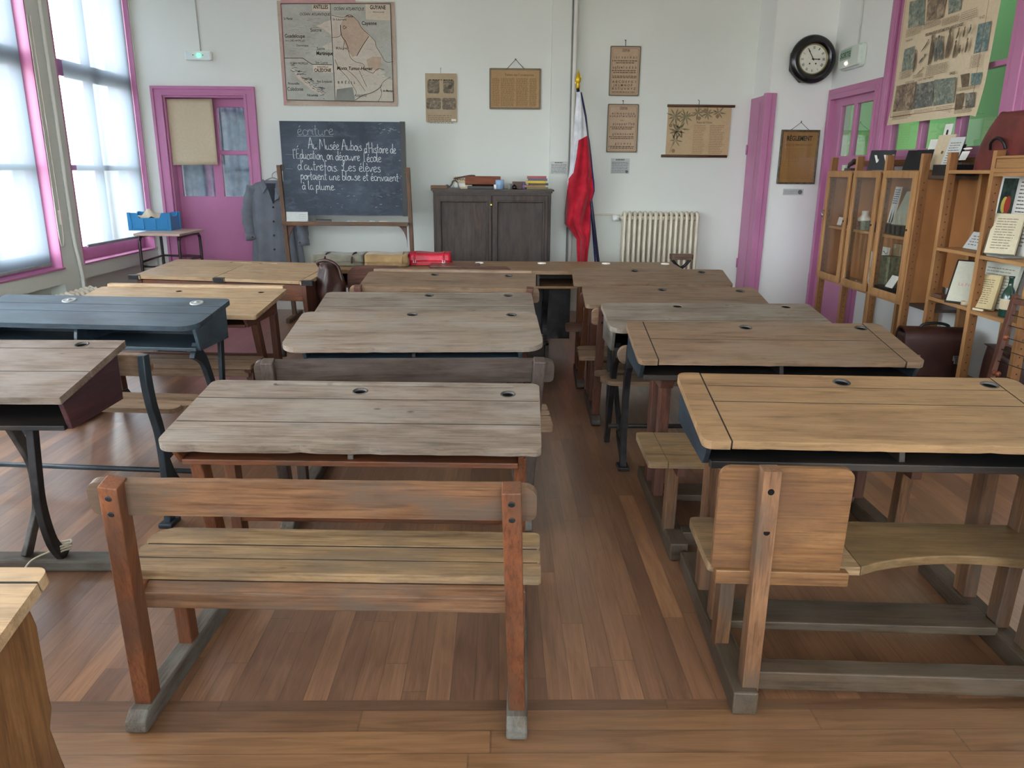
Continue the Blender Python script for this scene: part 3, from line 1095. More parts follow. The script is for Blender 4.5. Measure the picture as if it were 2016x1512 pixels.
def sled_desk(label, xc, yn, w, d, rot=0.0, zn=.70, zf=.77, top='weathered', box='orange', boxin='dark', leg='orange', foot='grey', back='orange_worn', seat='seat',
              cuts=(.17, .36), r=(.03, .03, .03, .03), wells=((.0, .42), (.5, .42)), groove=None, hx=.52, bench=True, by=-.51, bxo=0.03, bw=1.08, zb=.625,
              seat_n=3, seat_y=(-.275, 0.0), zs=.43, group=None, well_mat=None, amp=0.003, well_kind='cup', wr=.026, post_dx=(0.0, 0.0), bolts=True, ledge=None, t=.026, back_on=True, zt=.795):
    root = thing('school_desk', label, 'school desk', (xc, yn, 0), math.radians(rot), group)
    x0, x1 = -w / 2, w / 2
    desktop(root, x0, x1, d, zn, zf, wm(top), cuts, r, t=t, wells=wells, groove=groove, amp=amp, well_mat=well_mat, well_kind=well_kind, wr=wr)
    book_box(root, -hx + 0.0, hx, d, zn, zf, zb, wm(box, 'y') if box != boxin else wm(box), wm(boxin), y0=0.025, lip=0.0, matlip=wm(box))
    if ledge:
        b = MB()
        b.profile([(d - .005, zf - .02), (d + ledge, zf - .02), (d + ledge, zf + .018), (d + .004, zf + .018)], x0 + .03, x1 - .03)
        b.build('back_ledge', wm(top), root, bevel=.005)
    lm = wm(leg, 'z')
    for sx in (-1, 1):
        x = sx * (hx - 0.012)
        leg_bar(root, (x, .60 * d, 0.05), (x, .30 * d, zb + 0.005), 0.062, 0.04, lm)
        leg_bar(root, (x, .92 * d, 0.05), (x, .84 * d, zb + 0.005), 0.062, 0.04, lm)
        if bench:
            runner(root, x, 0.058, by + 0.10, d, wm(foot, 'y'))
        else:
            runner(root, x, 0.058, 0.05, d, wm(foot, 'y'))
    b = MB().box(-hx + 0.03, hx - 0.03, .86 * d - .012, .86 * d + .012, 0.25, 0.33)
    b.build('stretcher', wm(leg), root, bevel=0.004)
    if bench:
        for k, sx in enumerate((-1, 1)):
            xb_ = sx * (hx - 0.012)
            xt = sx * (bw / 2 - 0.06) + bxo + post_dx[k]
            p = MB()
            if not back_on:
                leg_bar(root, (xb_, by + 0.25, 0.05), (xb_, by + 0.25, zs - 0.04), 0.055, 0.042, lm, 'bench_leg')
            p.beam((xb_, by + 0.185, 0.05), (xt, by, zt), 0.046, 0.06, up=(0, 1, 0), t1=0.05)
            if bolts:
                dv = (Vector((xt, by, zt)) - Vector((xb_, by + 0.185, 0.05)))
                for z in (0.035, 0.08):
                    q = Vector((xt, by, zt)) - dv * (z / dv.z)
                    p.cyl(q + Vector((0, -0.022, 0)), q + Vector((0, -0.0275, -0.002)), 0.009, n=10, m=1)
            if back_on:
                p.build('bench_post', [lm, M_IRON], root, bevel=0.004)
            leg_bar(root, (xb_, by + 0.46, 0.05), (xb_, by + 0.44, zs - 0.04), 0.055, 0.042, lm, 'bench_leg')
            MB().box(xb_ - 0.02, xb_ + 0.02, by + 0.20, seat_y[1] - .02, zs - 0.07, zs - 0.026).build('seat_bearer', lm, root, bevel=0.003)
        b = MB(Matrix.Translation((bxo, by + 0.024, zt - 0.005)) @ Matrix.Rotation(math.radians(90 + 12), 4, 'X'))
        b.poly(jag(rrect(-bw / 2, -0.095, bw / 2, 0.0, (.02, .02, .03, .03)), .0015, 0.0), -0.012, 0.012)
        if back_on:
            b.build('backrest', wm(back), root, bevel=0.005)
        b = MB()
        s0, s1 = seat_y
        ww = (s1 - s0) / (seat_n + 0.3)
        y = s0
        for k in range(seat_n):
            wk = ww * (1.3 if k == seat_n - 1 else 1.0)
            M = Matrix.Translation((0, 0, zs))
            o = rrect(-bw / 2 - .055, y, bw / 2 + .05, y + wk - 0.009, (.012, .012, .012 if k < seat_n - 1 else .02, .012 if k < seat_n - 1 else .06))
            b.poly(jag(o, .0015, y), -0.026, -0.0015 * (k % 2), M=M)
            if k < seat_n - 1:
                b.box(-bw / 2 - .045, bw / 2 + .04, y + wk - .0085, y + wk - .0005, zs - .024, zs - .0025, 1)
            y += wk
        b.build('seat', [wm(seat), M_GRIME_SHADE], root, bevel=0.004)
        b = MB()
        b.profile([(by + 0.20, zs - 0.095), (by + 0.255, zs - 0.095), (by + 0.255, zs - 0.032), (by + 0.235, zs - 0.03), (by + 0.20, zs - 0.048)], -hx + 0.01, hx - 0.01)
        b.build('seat_rail', wm(back), root, bevel=0.004)
    return root


def iron_frame(root, x, w, pts_hw, mat, name='leg'):
    pts = spline([p[:2] for p in pts_hw], 5)
    hs = [h for h, in spline([(p[2],) for p in pts_hw], 5)]
    return MB().band(pts, hs, x - w / 2, x + w / 2).build(name, mat, root, bevel=0.004)


ROWGRP = 'two-seat school desks in rows'

# ---- middle column
sled_desk('weathered grey-brown two-seat desk with slatted bench, nearest of the middle column', -.46, 2.165, 1.175, .49, -1.8, zn=.70, zf=.77, top='weathered', box='orange', boxin='grey', leg='orange',
          foot='grey', back='orange_worn', seat='seat', cuts=(.16, .34), r=(.05, .02, .03, .03), wells=((-.04, .405), (.477, .395)), groove=(-.36, .50, .458, .022), group=ROWGRP,
          well_mat=M_IRONG, amp=.003, hx=.535, wr=.024, post_dx=(.015, 0), bxo=.03, bw=1.07)
sled_desk('grey-brown desk with broad rounded top corners, second of the middle column', -.41, 3.515, 1.25, .575, 2.0, zn=.70, zf=.77, top='weathered_mid', box='blueblack', boxin='bluebox', leg='dark',
          foot='grey', back='dark', seat='umber', cuts=(.40,), r=(.09, .10, .08, .05), wells=((-.04, .52), (.49, .51)), group=ROWGRP, by=-.64, bw=1.17, bxo=.02, seat_n=4, seat_y=(-.38, -.03), amp=.003, bolts=False)
sled_desk('grey two-seat desk with three-board top, third of the middle column', -.43, 4.29, 1.28, .49, 1.2, zn=.70, zf=.77, top='weathered', box='redbrown', boxin='bluebox', leg='redbrown',
          foot='grey', back='dark', seat='umber', cuts=(.2, .36), r=(.03, .03, .04, .04), wells=((.0, .42), (.49, .42)), group=ROWGRP, bench=False, groove=(-.5, .52, .462, .018))
sled_desk('brown two-seat desk with plain smooth top, farthest of the middle column', -.365, 5.10, 1.21, .43, -3.0, zn=.73, zf=.80, zb=.655, top='umber', box='redbrown', boxin='bluebox', leg='redbrown',
          foot='grey', back='umber', seat='umber', cuts=(), r=(.03, .02, .02, .03), wells=((-.12, .37), (.41, .36)), group=ROWGRP, ledge=.05, well_kind='cup', by=-.26, bw=1.22, bxo=0.02, seat_y=(-.10, 0.08), bolts=False)

# ---- left column, third desk (wooden)
sled_desk('light tan wooden desk with a raised back ledge, third of the left column', -2.05, 4.455, 1.24, .60, -3.0, zn=.68, zf=.75, zb=.60, top='tan_pale', box='redbrown', boxin='bluebox', leg='redbrown', foot='dark', back='umber', seat='umber',
          cuts=(.30,), r=(.02, .02, .02, .02), wells=((-.06, .51), (.48, .51)), wr=.022, group=ROWGRP, well_kind='hole', well_mat=M_DARKHOLE, by=-.20, seat_y=(-.08, .16), bw=1.10, ledge=.045, hx=.56, zs=.40, back_on=False)

# ---- right column, fourth and fifth desks
sled_desk('reddish grey-brown smooth-topped desk, fourth of the right column', 1.11, 4.665, 1.15, .42, -2.2, zn=.71, zf=.77, zb=.635, top='umber', box='redbrown', boxin='dark', leg='redbrown', foot='dark', back='umber', seat='umber',
          cuts=(), r=(.03, .03, .03, .03), wells=((-.05, .34), (.46, .33)), group=ROWGRP, by=-.365, seat_y=(-.21, 0.10), bw=1.13, bxo=0.0, zt=.75)
sled_desk('reddish brown desk near the radiator, fifth and farthest of the right column', 1.10, 5.43, 1.14, .385, -3.0, zn=.735, zf=.80, zb=.66, top='umber', box='redbrown', boxin='dark', leg='orange', foot='dark', back='redbrown', seat='redbrown',
          cuts=(), r=(.03, .03, .03, .03), wells=((-.1, .32), (.4, .31)), group=ROWGRP, by=-.30, seat_y=(-.12, 0.12), bw=1.13, zt=.72)


# ---- right column, front two desks (blue-black book boxes, breadboard tops)
def panel_desk(label, xc, yn, w, d, rot, backs, zn=.70, zf=.77, top='tan', seat_y=(-.27, .07), seat_x=None, cuts=(.30, .46), wells=(), by=-.46, legm='orange_worn', second='olive', run=(-.37, .95), hx=.50, group=None, scoop=True, zs=.42, bxd=.08):
    root = thing('school_desk', label, 'school desk', (xc, yn, 0), math.radians(rot), group)
    x0, x1 = -w / 2, w / 2
    desktop(root, x0, x1, d, zn, zf, wm(top), cuts, (.03, .03, .04, .035), wells=wells, ends=.085, amp=.003, wr=.027)
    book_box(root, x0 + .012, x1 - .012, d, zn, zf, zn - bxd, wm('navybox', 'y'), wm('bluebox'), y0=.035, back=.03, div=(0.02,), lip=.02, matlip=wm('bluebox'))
    lm = wm(legm, 'z')
    for sx in (-1, 1):
        x = sx * hx
        leg_bar(root, (x, 0.16, 0.05), (x, 0.13, zn - bxd), 0.06, 0.045, lm)
        leg_bar(root, (x, 0.36, 0.05), (x, 0.36, zn - bxd), 0.075, 0.045, lm)
        MB().profile([(.06, zn - bxd), (.44, zn - bxd), (.40, zn - bxd - .06), (.10, zn - bxd - .06)], x - .03, x + .03).build('desk_bracket', wm(legm, 'y'), root, bevel=.004)
        out = [(run[0], 0), (run[1], 0), (run[1], .06), (run[0], .075)]
        MB().profile(out, x - .036, x + .036).build('runner', wm('drab', 'y'), root, bevel=.006)
        leg_bar(root, (x + .015 * sx, seat_y[0] + .16, 0.05), (x + .015 * sx, seat_y[0] + .14, zs - .025), 0.06, 0.045, wm('orange_worn', 'z'), 'bench_leg')
        MB().box(x - .02, x + .02, seat_y[0] + .03, seat_y[1] - .02, zs - .075, zs - .027).build('seat_bearer', lm, root, bevel=.003)
    MB().box(-hx + .03, hx - .03, run[0] + .09, run[0] + .16, .02, .082).build('stretcher', wm('drab'), root, bevel=.005)
    MB().box(-hx + .03, hx - .03, .10, .24, .055, .085).build('foot_board', wm('drab'), root, bevel=.004)
    sx0, sx1 = seat_x
    s0, s1 = seat_y
    xm = sx0 + (sx1 - sx0) * .38
    b = MB(Matrix.Translation((0, 0, zs)))
    b.poly(rrect(sx0, s0, sx0 + .075, s1, (.015, 0, 0, .02)), -.027, .001)
    b.poly(rrect(sx0 + .077, s0, xm, s0 + .13, 0), -.027, 0)
    b.poly(rrect(sx0 + .077, s0 + .132, xm, s1, 0), -.027, 0)
    b.build('seat', wm('seat'), root, bevel=.004)
    b = MB(Matrix.Translation((0, 0, zs)))
    out = [(xm + .002, s0)]
    if scoop:
        xs = [xm + (sx1 - .02 - xm) * k / 12 for k in range(13)]
        out = [(x, s0 + .085 * math.sin(PI * k / 12) ** .8) for k, x in enumerate(xs)]
        out[0] = (xm + .002, s0)
    else:
        out += [(sx1, s0)]
    out += [(sx1, s0), (sx1, s1), (xm + .002, s1)]
    b.poly(out, -.03, -.001)
    b.build('seat_board', wm(second), root, bevel=.004)
    for bx0, bx1, px in backs:
        M = Matrix.Translation((0, by, .748)) @ Matrix.Rotation(math.radians(90 + 3), 4, 'X')
        b = MB(M)
        b.poly(rrect(bx0, -.308, bx1, 0, (.006, .006, .03, .03)), -.018, .0)
        o = b.build('chair_back', wm('honey', 'x'), root, bevel=.004)
        b = MB()
        q0, q1 = Vector((px + .012, by + .02, .06)), Vector((px, by - .022, .756))
        b.beam(q0, q1, .046, .058, up=(0, 1, 0), t1=.046)
        dv = q1 - q0
        for z in (.055, .175, .29):
            c = q1 - dv * (z / dv.z)
            b.cyl(c + Vector((0, -.0235, -.004)), c + Vector((0, -.0245, -.004)), .009, n=12, m=1)
        b.build('back_post', [wm('orange_worn', 'z'), M_DARKHOLE], root, bevel=.005)
        MB().box(bx0 + .01, bx1 + .02, by + .0, by + .03, zs - .02, zs + .022).build('back_rail', wm('honey'), root, bevel=.003)
    return root


panel_desk('light tan desk with blue-black book box and panel-backed seats, front of the right column', 1.185, 2.07, 1.17, .505, -3.0, [(-.583, -.228, -.46), (.285, .635, .435)], top='tan', zn=.745, zf=.82,
           wells=((-.03, .445), (.47, .445)), seat_x=(-.575, .56), hx=.465, group=ROWGRP, by=-.215, seat_y=(-.135, .17), cuts=(.275, .40), run=(-.25, .62), bxd=.092)
panel_desk('brown desk with breadboard ends and blue-black book box, second of the right column', 1.19, 3.095, 1.205, .465, -1.5, [], top='umber', zn=.745, zf=.82, wells=((-.05, .395), (.49, .40)), seat_x=(-.60, .40),
           seat_y=(-.35, .0), run=(-.36, .52), cuts=(.24,), hx=.46, legm='redbrown', second='seat', scoop=False, group=ROWGRP, bxd=.095)


# ---- cast-iron desks
def iron_desk(label, xc, yn, w, d, rot, top, box, iron, zn=.70, zf=.775, wells=(), well_kind='cup', well_mat=None, cuts=(.2,), hx=.5, zb=.585, legs='x', bench=None, seatm='umber', backm='umber', r=(.05, .05, .03, .03), group=None, sb=.12, boxin='bluebox', wr=.026, xf=(.0, .0), zbk=.795, frame='l', se=None, bin_=0.02):
    root = thing('school_desk', label, 'school desk', (xc, yn, 0), math.radians(rot), group)
    desktop(root, -w / 2, w / 2, d, zn, zf, wm(top), cuts, r, wells=wells, well_kind=well_kind, well_mat=well_mat, amp=.0015, wr=wr)
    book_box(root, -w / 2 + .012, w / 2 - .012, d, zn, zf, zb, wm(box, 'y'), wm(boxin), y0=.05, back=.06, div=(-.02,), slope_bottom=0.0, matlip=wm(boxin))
    for sx in (-1, 1):
        x = sx * hx
        if legs == 'x':
            iron_frame(root, x - .14 * sx, .022, [(.02 + xf[0], zb, .022), (.09 + xf[0], .50, .024), (.14 + xf[0], .38, .024), (.13 + xf[0], .22, .022), (.07 + xf[0], .13, .022), (.01 + xf[0], .05, .024)], M_IRONG)
            iron_frame(root, x, .028, [(.17 + xf[1], zb, .02), (.15 + xf[1], .45, .02), (.14 + xf[1], .30, .02), (.17 + xf[1], .14, .02), (.23 + xf[1], .05, .024)], iron)
        else:
            iron_frame(root, x, .03, [(.08, zb, .045), (.17, .53, .028), (.22, .43, .024), (.27, .30, .022), (.32, .15, .02), (.36, .012, .024)], iron)
            iron_frame(root, x, .022, [(.40, zb, .022), (.38, .42, .02), (.36, .25, .018), (.36, .08, .018), (.36, .012, .022)], iron)
    if legs == 'x':
        MB().box(-.93, .62, .19, .27, 0, .052).build('foot_bar', wm('grey'), root, bevel=.012)
    if bench:
        by, sy, bw, bo = bench
        for sx in (-1, 1):
            x = sx * (hx + bin_) + bo
            iron_frame(root, x, .03, [(by, zbk + .005, .022), (by, zbk - .10, .024), (by + .015, .56, .023), (by + .05, .43, .022), (by + .06, .30, .021), (by + .06, .14, .021), (by + .045, .012, .024)], iron, 'bench_post')
            if frame == 'u':
                iron_frame(root, x - .01 * sx, .024, [(sy + .24, .385, .016), (sy + .16, .27, .018), (sy + .03, .16, .02), (by + .27, .115, .02), (by + .16, .16, .018), (by + .125, .27, .017), (by + .12, .385, .016)], iron, 'bench_leg')
                iron_frame(root, x, .02, [(by + .24, .12, .014), (by + .15, .08, .016), (by + .07, .03, .018)], iron, 'brace')
            else:
                iron_frame(root, x, .022, [(sy + .22, .395, .014), (sy + .02, .365, .018), (by + .08, .31, .02)], iron, 'seat_bracket')
                iron_frame(root, x, .022, [(by + .07, .30, .016), (by + .12, .19, .017), (by + .23, .07, .016), (by + .36, .012, .018)], iron, 'bench_leg')
            MB().box(x - .03, x + .03, by + .0, by + .09, 0, .02).build('foot', iron, root, bevel=.004)
        b = MB(Matrix.Translation((bo, by + .03, zbk)) @ Matrix.Rotation(math.radians(100), 4, 'X'))
        b.poly(rrect(-bw / 2, -.095, bw / 2, 0, .046, 8), -.014, .014)
        b.build('backrest', wm(backm), root, bevel=.006)
        for k in range(3):
            b = MB(Matrix.Translation((bo, sy + .095 * k, .42 - (.012 if k == 1 else 0))) @ Matrix.Rotation(math.radians(4 - 4 * k), 4, 'X'))
            e = (se or hx + .06) + .02 * (k - 1)
            b.poly(rrect(-e, 0, e, .086, .04, 8), -.024, 0)
            b.build('seat_slat', wm(seatm), root, bevel=.007)
        tz_ = .16 if frame == 'u' else .10
        b = MB().cyl((-hx - .02 + bo, sy + .03, tz_), (hx + .02 + bo, sy + .03, tz_), .012)
        b.build('tie_rod', iron, root)
    return root


iron_desk('dark-sided grey-topped iron-legged desk cut by the left frame edge, nearest of the left column', -2.075, 2.47, 1.20, .50, 0, 'weathered_dark', 'winered', M_IRON, zn=.76, zf=.85, wells=((.45, .455), (-.1, .455)), wr=.024, cuts=(.21, .42), hx=.385, zb=.625, xf=(.21, .0),
          bench=(-.56, -.30, .94, -.10), seatm='walnut', r=(.004, .004, .006, .006), group=ROWGRP)
iron_desk('blue-black painted desk on curved iron legs, second of the left column', -2.19, 3.84, 1.32, .46, -5, 'blueblack', 'blueblack', M_IRONBLUE, zn=.74, zf=.81, wells=((-.23, .375), (.50, .375)), well_kind='cap', well_mat=plain('grey_ink_cap', (150, 152, 150), 0.4, 0.3), cuts=(.20, .32), hx=.60, zb=.60,
          legs='y', bench=(-.74, -.36, 1.26, .19), zbk=.77, se=.54, seatm='umber', backm='umber', r=(.05, .09, .04, .02), group=ROWGRP, boxin='blueblack')
iron_desk('brown desk with a grey painted end, on iron legs, third of the right column', 1.15, 3.785, 1.17, .445, 0, 'weathered', 'grey', M_IRON, zn=.74, zf=.80, wells=((-.165, .385), (.44, .385)), well_kind='hole', well_mat=M_DARKHOLE, cuts=(.14,), hx=.53, zb=.61,
          legs='y', bench=(-.09, .15, 1.11, .0), zbk=.665, frame='u', bin_=-.03, seatm='umber', backm='umber', r=(.06, .06, .03, .03), group=ROWGRP, boxin='bluebox')
# string round the iron foot
rs = MB()
for k in range(3):
    rs.tube([(-1.69 + (.034 + .003 * k) * math.cos(a * PI / 8), 2.69 + (.03) * math.sin(a * PI / 8) * 1.0, .085 + .011 * k + .006 * math.sin(a)) for a in range(16)], .004, 6, closed=True)
rs.tube(spline([(-1.72, 2.67, .085), (-1.77, 2.63, .07), (-1.80, 2.61, .03), (-1.81, 2.60, .01)], 5), .0035, 6)
tag(rs.build('string', M_STRING), 'pale string wound round the dark iron leg of the nearest left desk', 'string')

# ---- front left desk cut by the frame
root = thing('school_desk', 'pale-topped honey-sided desk cut off in the bottom left corner', 'school desk', (-1.45, .80, 0), 0, ROWGRP)
desktop(root, -.59, .59, .54, .63, .765, wm('tan_pale'), (.50,), (.02, .02, .02, .02), wells=((.44, .46), (-.1, .46)), well_kind='porcelain', well_mat=M_PAPERG, wr=.02, amp=.001)
for x in (-.57, .535):
    b = MB()
    b.profile([(.08, 0), (.52, 0), (.525, .10), (.515, .25), (.49, .36), (.475, .44), (.49, .475), (.488, .52), (.49, .66), (.475, .715), (.05, .60), (.06, .3)], x, x + .035)
    b.build('side_panel', wm('honey', 'z'), root, bevel=.004)
MB().box(-.535, .535, .44, .46, .45, .70).build('back_panel', wm('honey'), root)
MB().profile([(.08, .46), (.44, .46), (.44, .48), (.08, .48)], -.535, .535).build('book_shelf', wm('honey'), root)

# ---- left column, fourth desk: closed double-lid desk, standing askew
root = thing('school_desk', 'closed double-lid desk with a dividing bar, standing askew at the back of the left column', 'school desk', (-2.06, 5.60, 0), math.radians(-11), ROWGRP)
w, d, zn, zf = 1.40, .60, .735, .795
M = slope(zn, zf, d)
b = MB(M)
b.poly(rrect(-.70, .46, .70, .60, (0, 0, .03, .03)), -.026, 0, [rrect(-.2, .52, -.02, .555, .016), rrect(.05, .52, .2, .555, .016)])
b.poly(rrect(-.70, 0, -.635, .458, (.02, 0, 0, 0)), -.026, 0)
b.poly(rrect(.635, 0, .70, .458, (0, .02, 0, 0)), -.026, 0)
b.poly(rrect(-.045, 0, .045, .458, 0), -.026, 0)
b.box(-.25, .25, .51, .565, -.024, -.018)
b.build('desktop', wm('tan_pale'), root, bevel=.004)
for x0, x1 in ((-.632, -.048), (.048, .632)):
    MB(M).poly(rrect(x0, .004, x1, .455, .004), -.022, .0015).build('lid', wm('tan_pale'), root, bevel=.004)
for x in (-.69, 0, .69):
    MB(M).poly(rrect(x - .045, -.004, x + .045, .03, .01), -.03, .003).build('corner_plate', M_IRON, root, bevel=.003)
b = MB()
b.profile([(.03, .585), (.52, .50), (.52, .755), (.03, .705)], -.64, .64)
b.build('desk_box', wm('orange'), root, bevel=.004)
for sx in (-1, 1):
    b = MB()
    out = spline([(.02, .70), (.03, .55), (.07, .45), (.13, .36), (.14, .25), (.10, .12), (.04, .07), (.02, .02)], 4)
    out2 = spline([(.50, .02), (.46, .12), (.42, .3), (.44, .45), (.52, .55), (.54, .76)], 4)
    b.profile(out + out2, sx * .655 - .018, sx * .655 + .018)
    b.build('leg', wm('redbrown', 'z'), root, bevel=.004)
    c = MB()
    c.tube(spline([(sx * .60, .02, .34), (sx * .56, -.02, .29), (sx * .51, -.05, .26), (sx * .50, -.055, .19)], 5), .022, 8)
    c.build('iron_bracket', M_IRONG, root)

# ---- long table across the back
root = thing('long_school_table', 'long tan six-place school table across the back in front of the cupboard', 'table', (0, 0, 0))
b = MB()
x0, x1 = -1.58, 1.50
a0, a1 = 5.98, 6.70
M = Matrix.Translation((0, 6.08, .745)) @ Matrix.Rotation(math.radians(0.5), 4, 'X')
b = MB(M)
wl = [(-.175, .48), (.36, .48), (.91, .48), (1.42, .48), (-.72, .48), (-1.25, .48)]
b.poly(rrect(x0, 0, x1, .298, (.03, .03, 0, 0)), -.03, 0)
b.poly(rrect(x0, .30, x1, .62, (0, 0, .03, .03)), -.03, 0, [circle(x, s, .03) for x, s in wl])
b.build('tabletop', wm('tan'), root, bevel=.005)
for x, s in wl:
    c = MB(M @ Matrix.Translation((x, s, 0)))
    c.lathe([(.036, 0), (.035, .007), (.026, .008), (.012, .004), (.01, -.01), (.0005, -.02)], n=20)
    c.build('inkwell', M_WHITE, root)
MB().box(x0 + .06, x1 - .06, 6.13, 6.62, .595, .615).build('book_shelf', wm('tan'), root, bevel=.003)
MB().box(x0 + .06, x1 - .06, 6.60, 6.62, .615, .715).build('back_panel', wm('dark'), root)
for x in (x0 + .06, -.9, -.45, .30, 1.0, x1 - .08):
    MB().box(x, x + .02, 6.14, 6.60, .615, .715).build('divider', wm('dark', 'y'), root)
for x in (-1.4, -.45, .38, 1.35):
    b = MB()
    b.band(spline([(6.16, .60), (6.22, .48), (6.32, .36), (6.34, .2), (6.22, .05), (6.15, .0)], 5), .022, x - .02, x + .02)
    b.band(spline([(6.58, .60), (6.50, .48), (6.40, .36), (6.40, .2), (6.52, .05), (6.6, .0)], 5), .022, x - .02, x + .02)
    b.build('leg', M_IRON, root, bevel=.004)
b = MB().box(.05, .60, 6.43, 6.46, .12, .58)
b.build('iron_screen', M_IRON, root)
b = MB()
b.box(-1.25, .40, 6.06, 6.16, .14, .16)
b.box(-1.25, .40, 6.14, 6.16, .0, .14)
b.box(.37, .40, 6.06, 6.16, .0, .16)
b.build('foot_board', wm('dark'), root, bevel=.003)

# wide red-brown bench back of the long table's bench, behind the farthest middle desk
root = thing('bench', 'red-brown bench with a wide rounded back, behind the farthest middle desk', 'bench', (-.43, 5.76, 0))
M = Matrix.Translation((0, 0, .815)) @ Matrix.Rotation(math.radians(98), 4, 'X')
MB(M).poly(rrect(-.72, -.34, -.30, 0, (.01, .01, .05, .09), 8), -.012, .012).build('backrest', wm('redbrown'), root, bevel=.005)
MB(M).poly(rrect(.10, -.34, .52, 0, (.01, .01, .05, .05), 8), -.012, .012).build('backrest', wm('redbrown'), root, bevel=.005)
MB().box(-.70, .50, -.10, .13, .42, .445).build('seat', wm('redbrown'), root, bevel=.006)
for x in (-.60, .40):
    for y in (-.06, .10):
        leg_bar(root, (x, y, 0), (x, y, .42), .04, .04, wm('redbrown', 'z'))
    MB().box(x - .015, x + .015, -.025, -.012, .40, .60).build('back_bracket', M_IRON, root)

# small iron-bracketed stool in front of the radiator
root = thing('iron_stool', 'small wooden-topped cast-iron pedestal in front of the radiator', 'stool', (1.66, 7.0, 0))
MB(Matrix.Translation((0, 0, .79))).poly(rrect(-.10, -.06, .10, .06, .02), -.045, 0).build('seat', wm('walnut'), root, bevel=.006)
b = MB()
b.tube(spline([(-.085, 0, .745), (-.05, 0, .70), (-.01, 0, .66), (.0, 0, .58)], 6), .014, 8)
b.tube(spline([(.085, 0, .745), (.05, 0, .70), (.01, 0, .66), (.0, 0, .58)], 6), .014, 8)
b.cyl((0, 0, .03), (0, 0, .68), .024)
b.lathe([(.13, 0), (.13, .015), (.05, .035), (.024, .06)], n=20)
b.build('pedestal', M_IRON, root)

# ------------------------------------------------------------------ things on and along the back wall
RB = (PI / 2, 0, 0)
RRT = (PI / 2, 0, -PI / 2)


class Pan:
    """flat thing on a wall; local x right, y up, z towards the room; q() turns a photo point into local x, y"""
    def __init__(s, name, label, cat, px, py, wall='back', at=None, group=None):
        s.wall = wall
        s.at = at if at is not None else (YB - 0.004 if wall == 'back' else XR - 0.004)
        p = P(px, py, y=s.at) if wall == 'back' else P(px, py, x=s.at)
        s.o = p
        s.t = thing(name, label, cat, p, group=group, rot=RB if wall == 'back' else RRT)

    def q(s, px, py):
        p = P(px, py, y=s.at) if s.wall == 'back' else P(px, py, x=s.at)
        return (p.x - s.o.x, p.z - s.o.z) if s.wall == 'back' else (-(p.y - s.o.y), p.z - s.o.z)


def textlines(b, x0, x1, y0, y1, n, h, m, z=.0016, gap=.012, ragged=.15, word=(.01, .035)):
    """rows of small printed words too small to read"""
    for k in range(n):
        y = y1 - (y1 - y0) * (k + .5) / n
        x = x0
        xe = x1 - (x1 - x0) * random.uniform(0, ragged)
        while x < xe:
            w = random.uniform(*word)
            b.rect(x, y - h / 2, min(x + w, xe), y + h / 2, z, m)
            x += w + gap * random.uniform(.5, 1)


# ---- wall map
p = Pan('wall_map', 'old school wall map of overseas islands and coasts above the blackboard', 'map', 671, 209)
b = MB()
tl, br = p.q(555, 0), p.q(783, 210)
W0, W1, H0, H1 = p.q(559, 207)[0], br[0], 0.0, 1.0
q = p.q
b.grid(lambda u, v: (W0 + (W1 - W0) * u, H0 + (H1 - H0) * v, .006 + .012 * v * (1 - v) + .004 * math.sin(u * 7)), 16, 12, 0)
z = .0185 + .006
PK, GR, LN, LG = 1, 2, 3, 4


def pl(pts, m, z=.021):
    b.poly([q(*a) for a in pts], z, z, m=m)


def ln(pts, w=.004, m=LN, z=.024, sm=True):
    pts = [q(*a) for a in pts]
    b.line(spline(pts, 4) if sm and len(pts) > 2 else pts, w, z, m)


pl([(556, 9), (769, 9), (775, 201), (566, 197)], GR, .0205)
pl([(545 + 8, 0), (556, 0), (566, 207), (560, 207)], 5, .0208)
pl([(556, 0), (700, 0), (702, 7), (556, 8)], 5, .0208)
pl([(653, 30), (676, 32), (690, 30), (703, 38), (713, 55), (722, 62), (728, 69), (738, 80), (741, 92), (748, 105), (753, 114), (752, 125), (746, 130), (752, 140), (760, 142), (757, 150), (774, 160), (774, 200), (662, 198)], PK, .0212)
pl([(671, 50), (680, 33), (692, 30), (704, 40), (713, 55), (722, 63), (727, 69), (716, 90), (706, 108), (695, 113), (682, 96), (673, 70)], 6, .0216)
pl([(722, 118), (735, 112), (752, 113), (751, 128), (745, 140), (726, 136)], 6, .0216)
pl([(624, 52), (640, 44), (652, 40), (654, 70), (638, 58)], PK, .0212)
pl([(636, 92), (655, 84), (657, 100), (640, 96)], PK, .0212)
pl([(572, 130), (590, 148), (612, 165), (632, 182), (636, 188), (615, 178), (588, 156)], PK, .0212)
pl([(664, 176), (695, 172), (700, 200), (662, 198)], 4, .0216)
for a, c in (((554, 8), (769, 8)), ((769, 8), (775, 201)), ((775, 201), (566, 197)), ((566, 197), (554, 8)), ((651, 8), (661, 199)), ((560, 115), (597, 115)), ((597, 115), (615, 127)), ((615, 127), (655, 128))):
    ln([a, c], .005, sm=False)
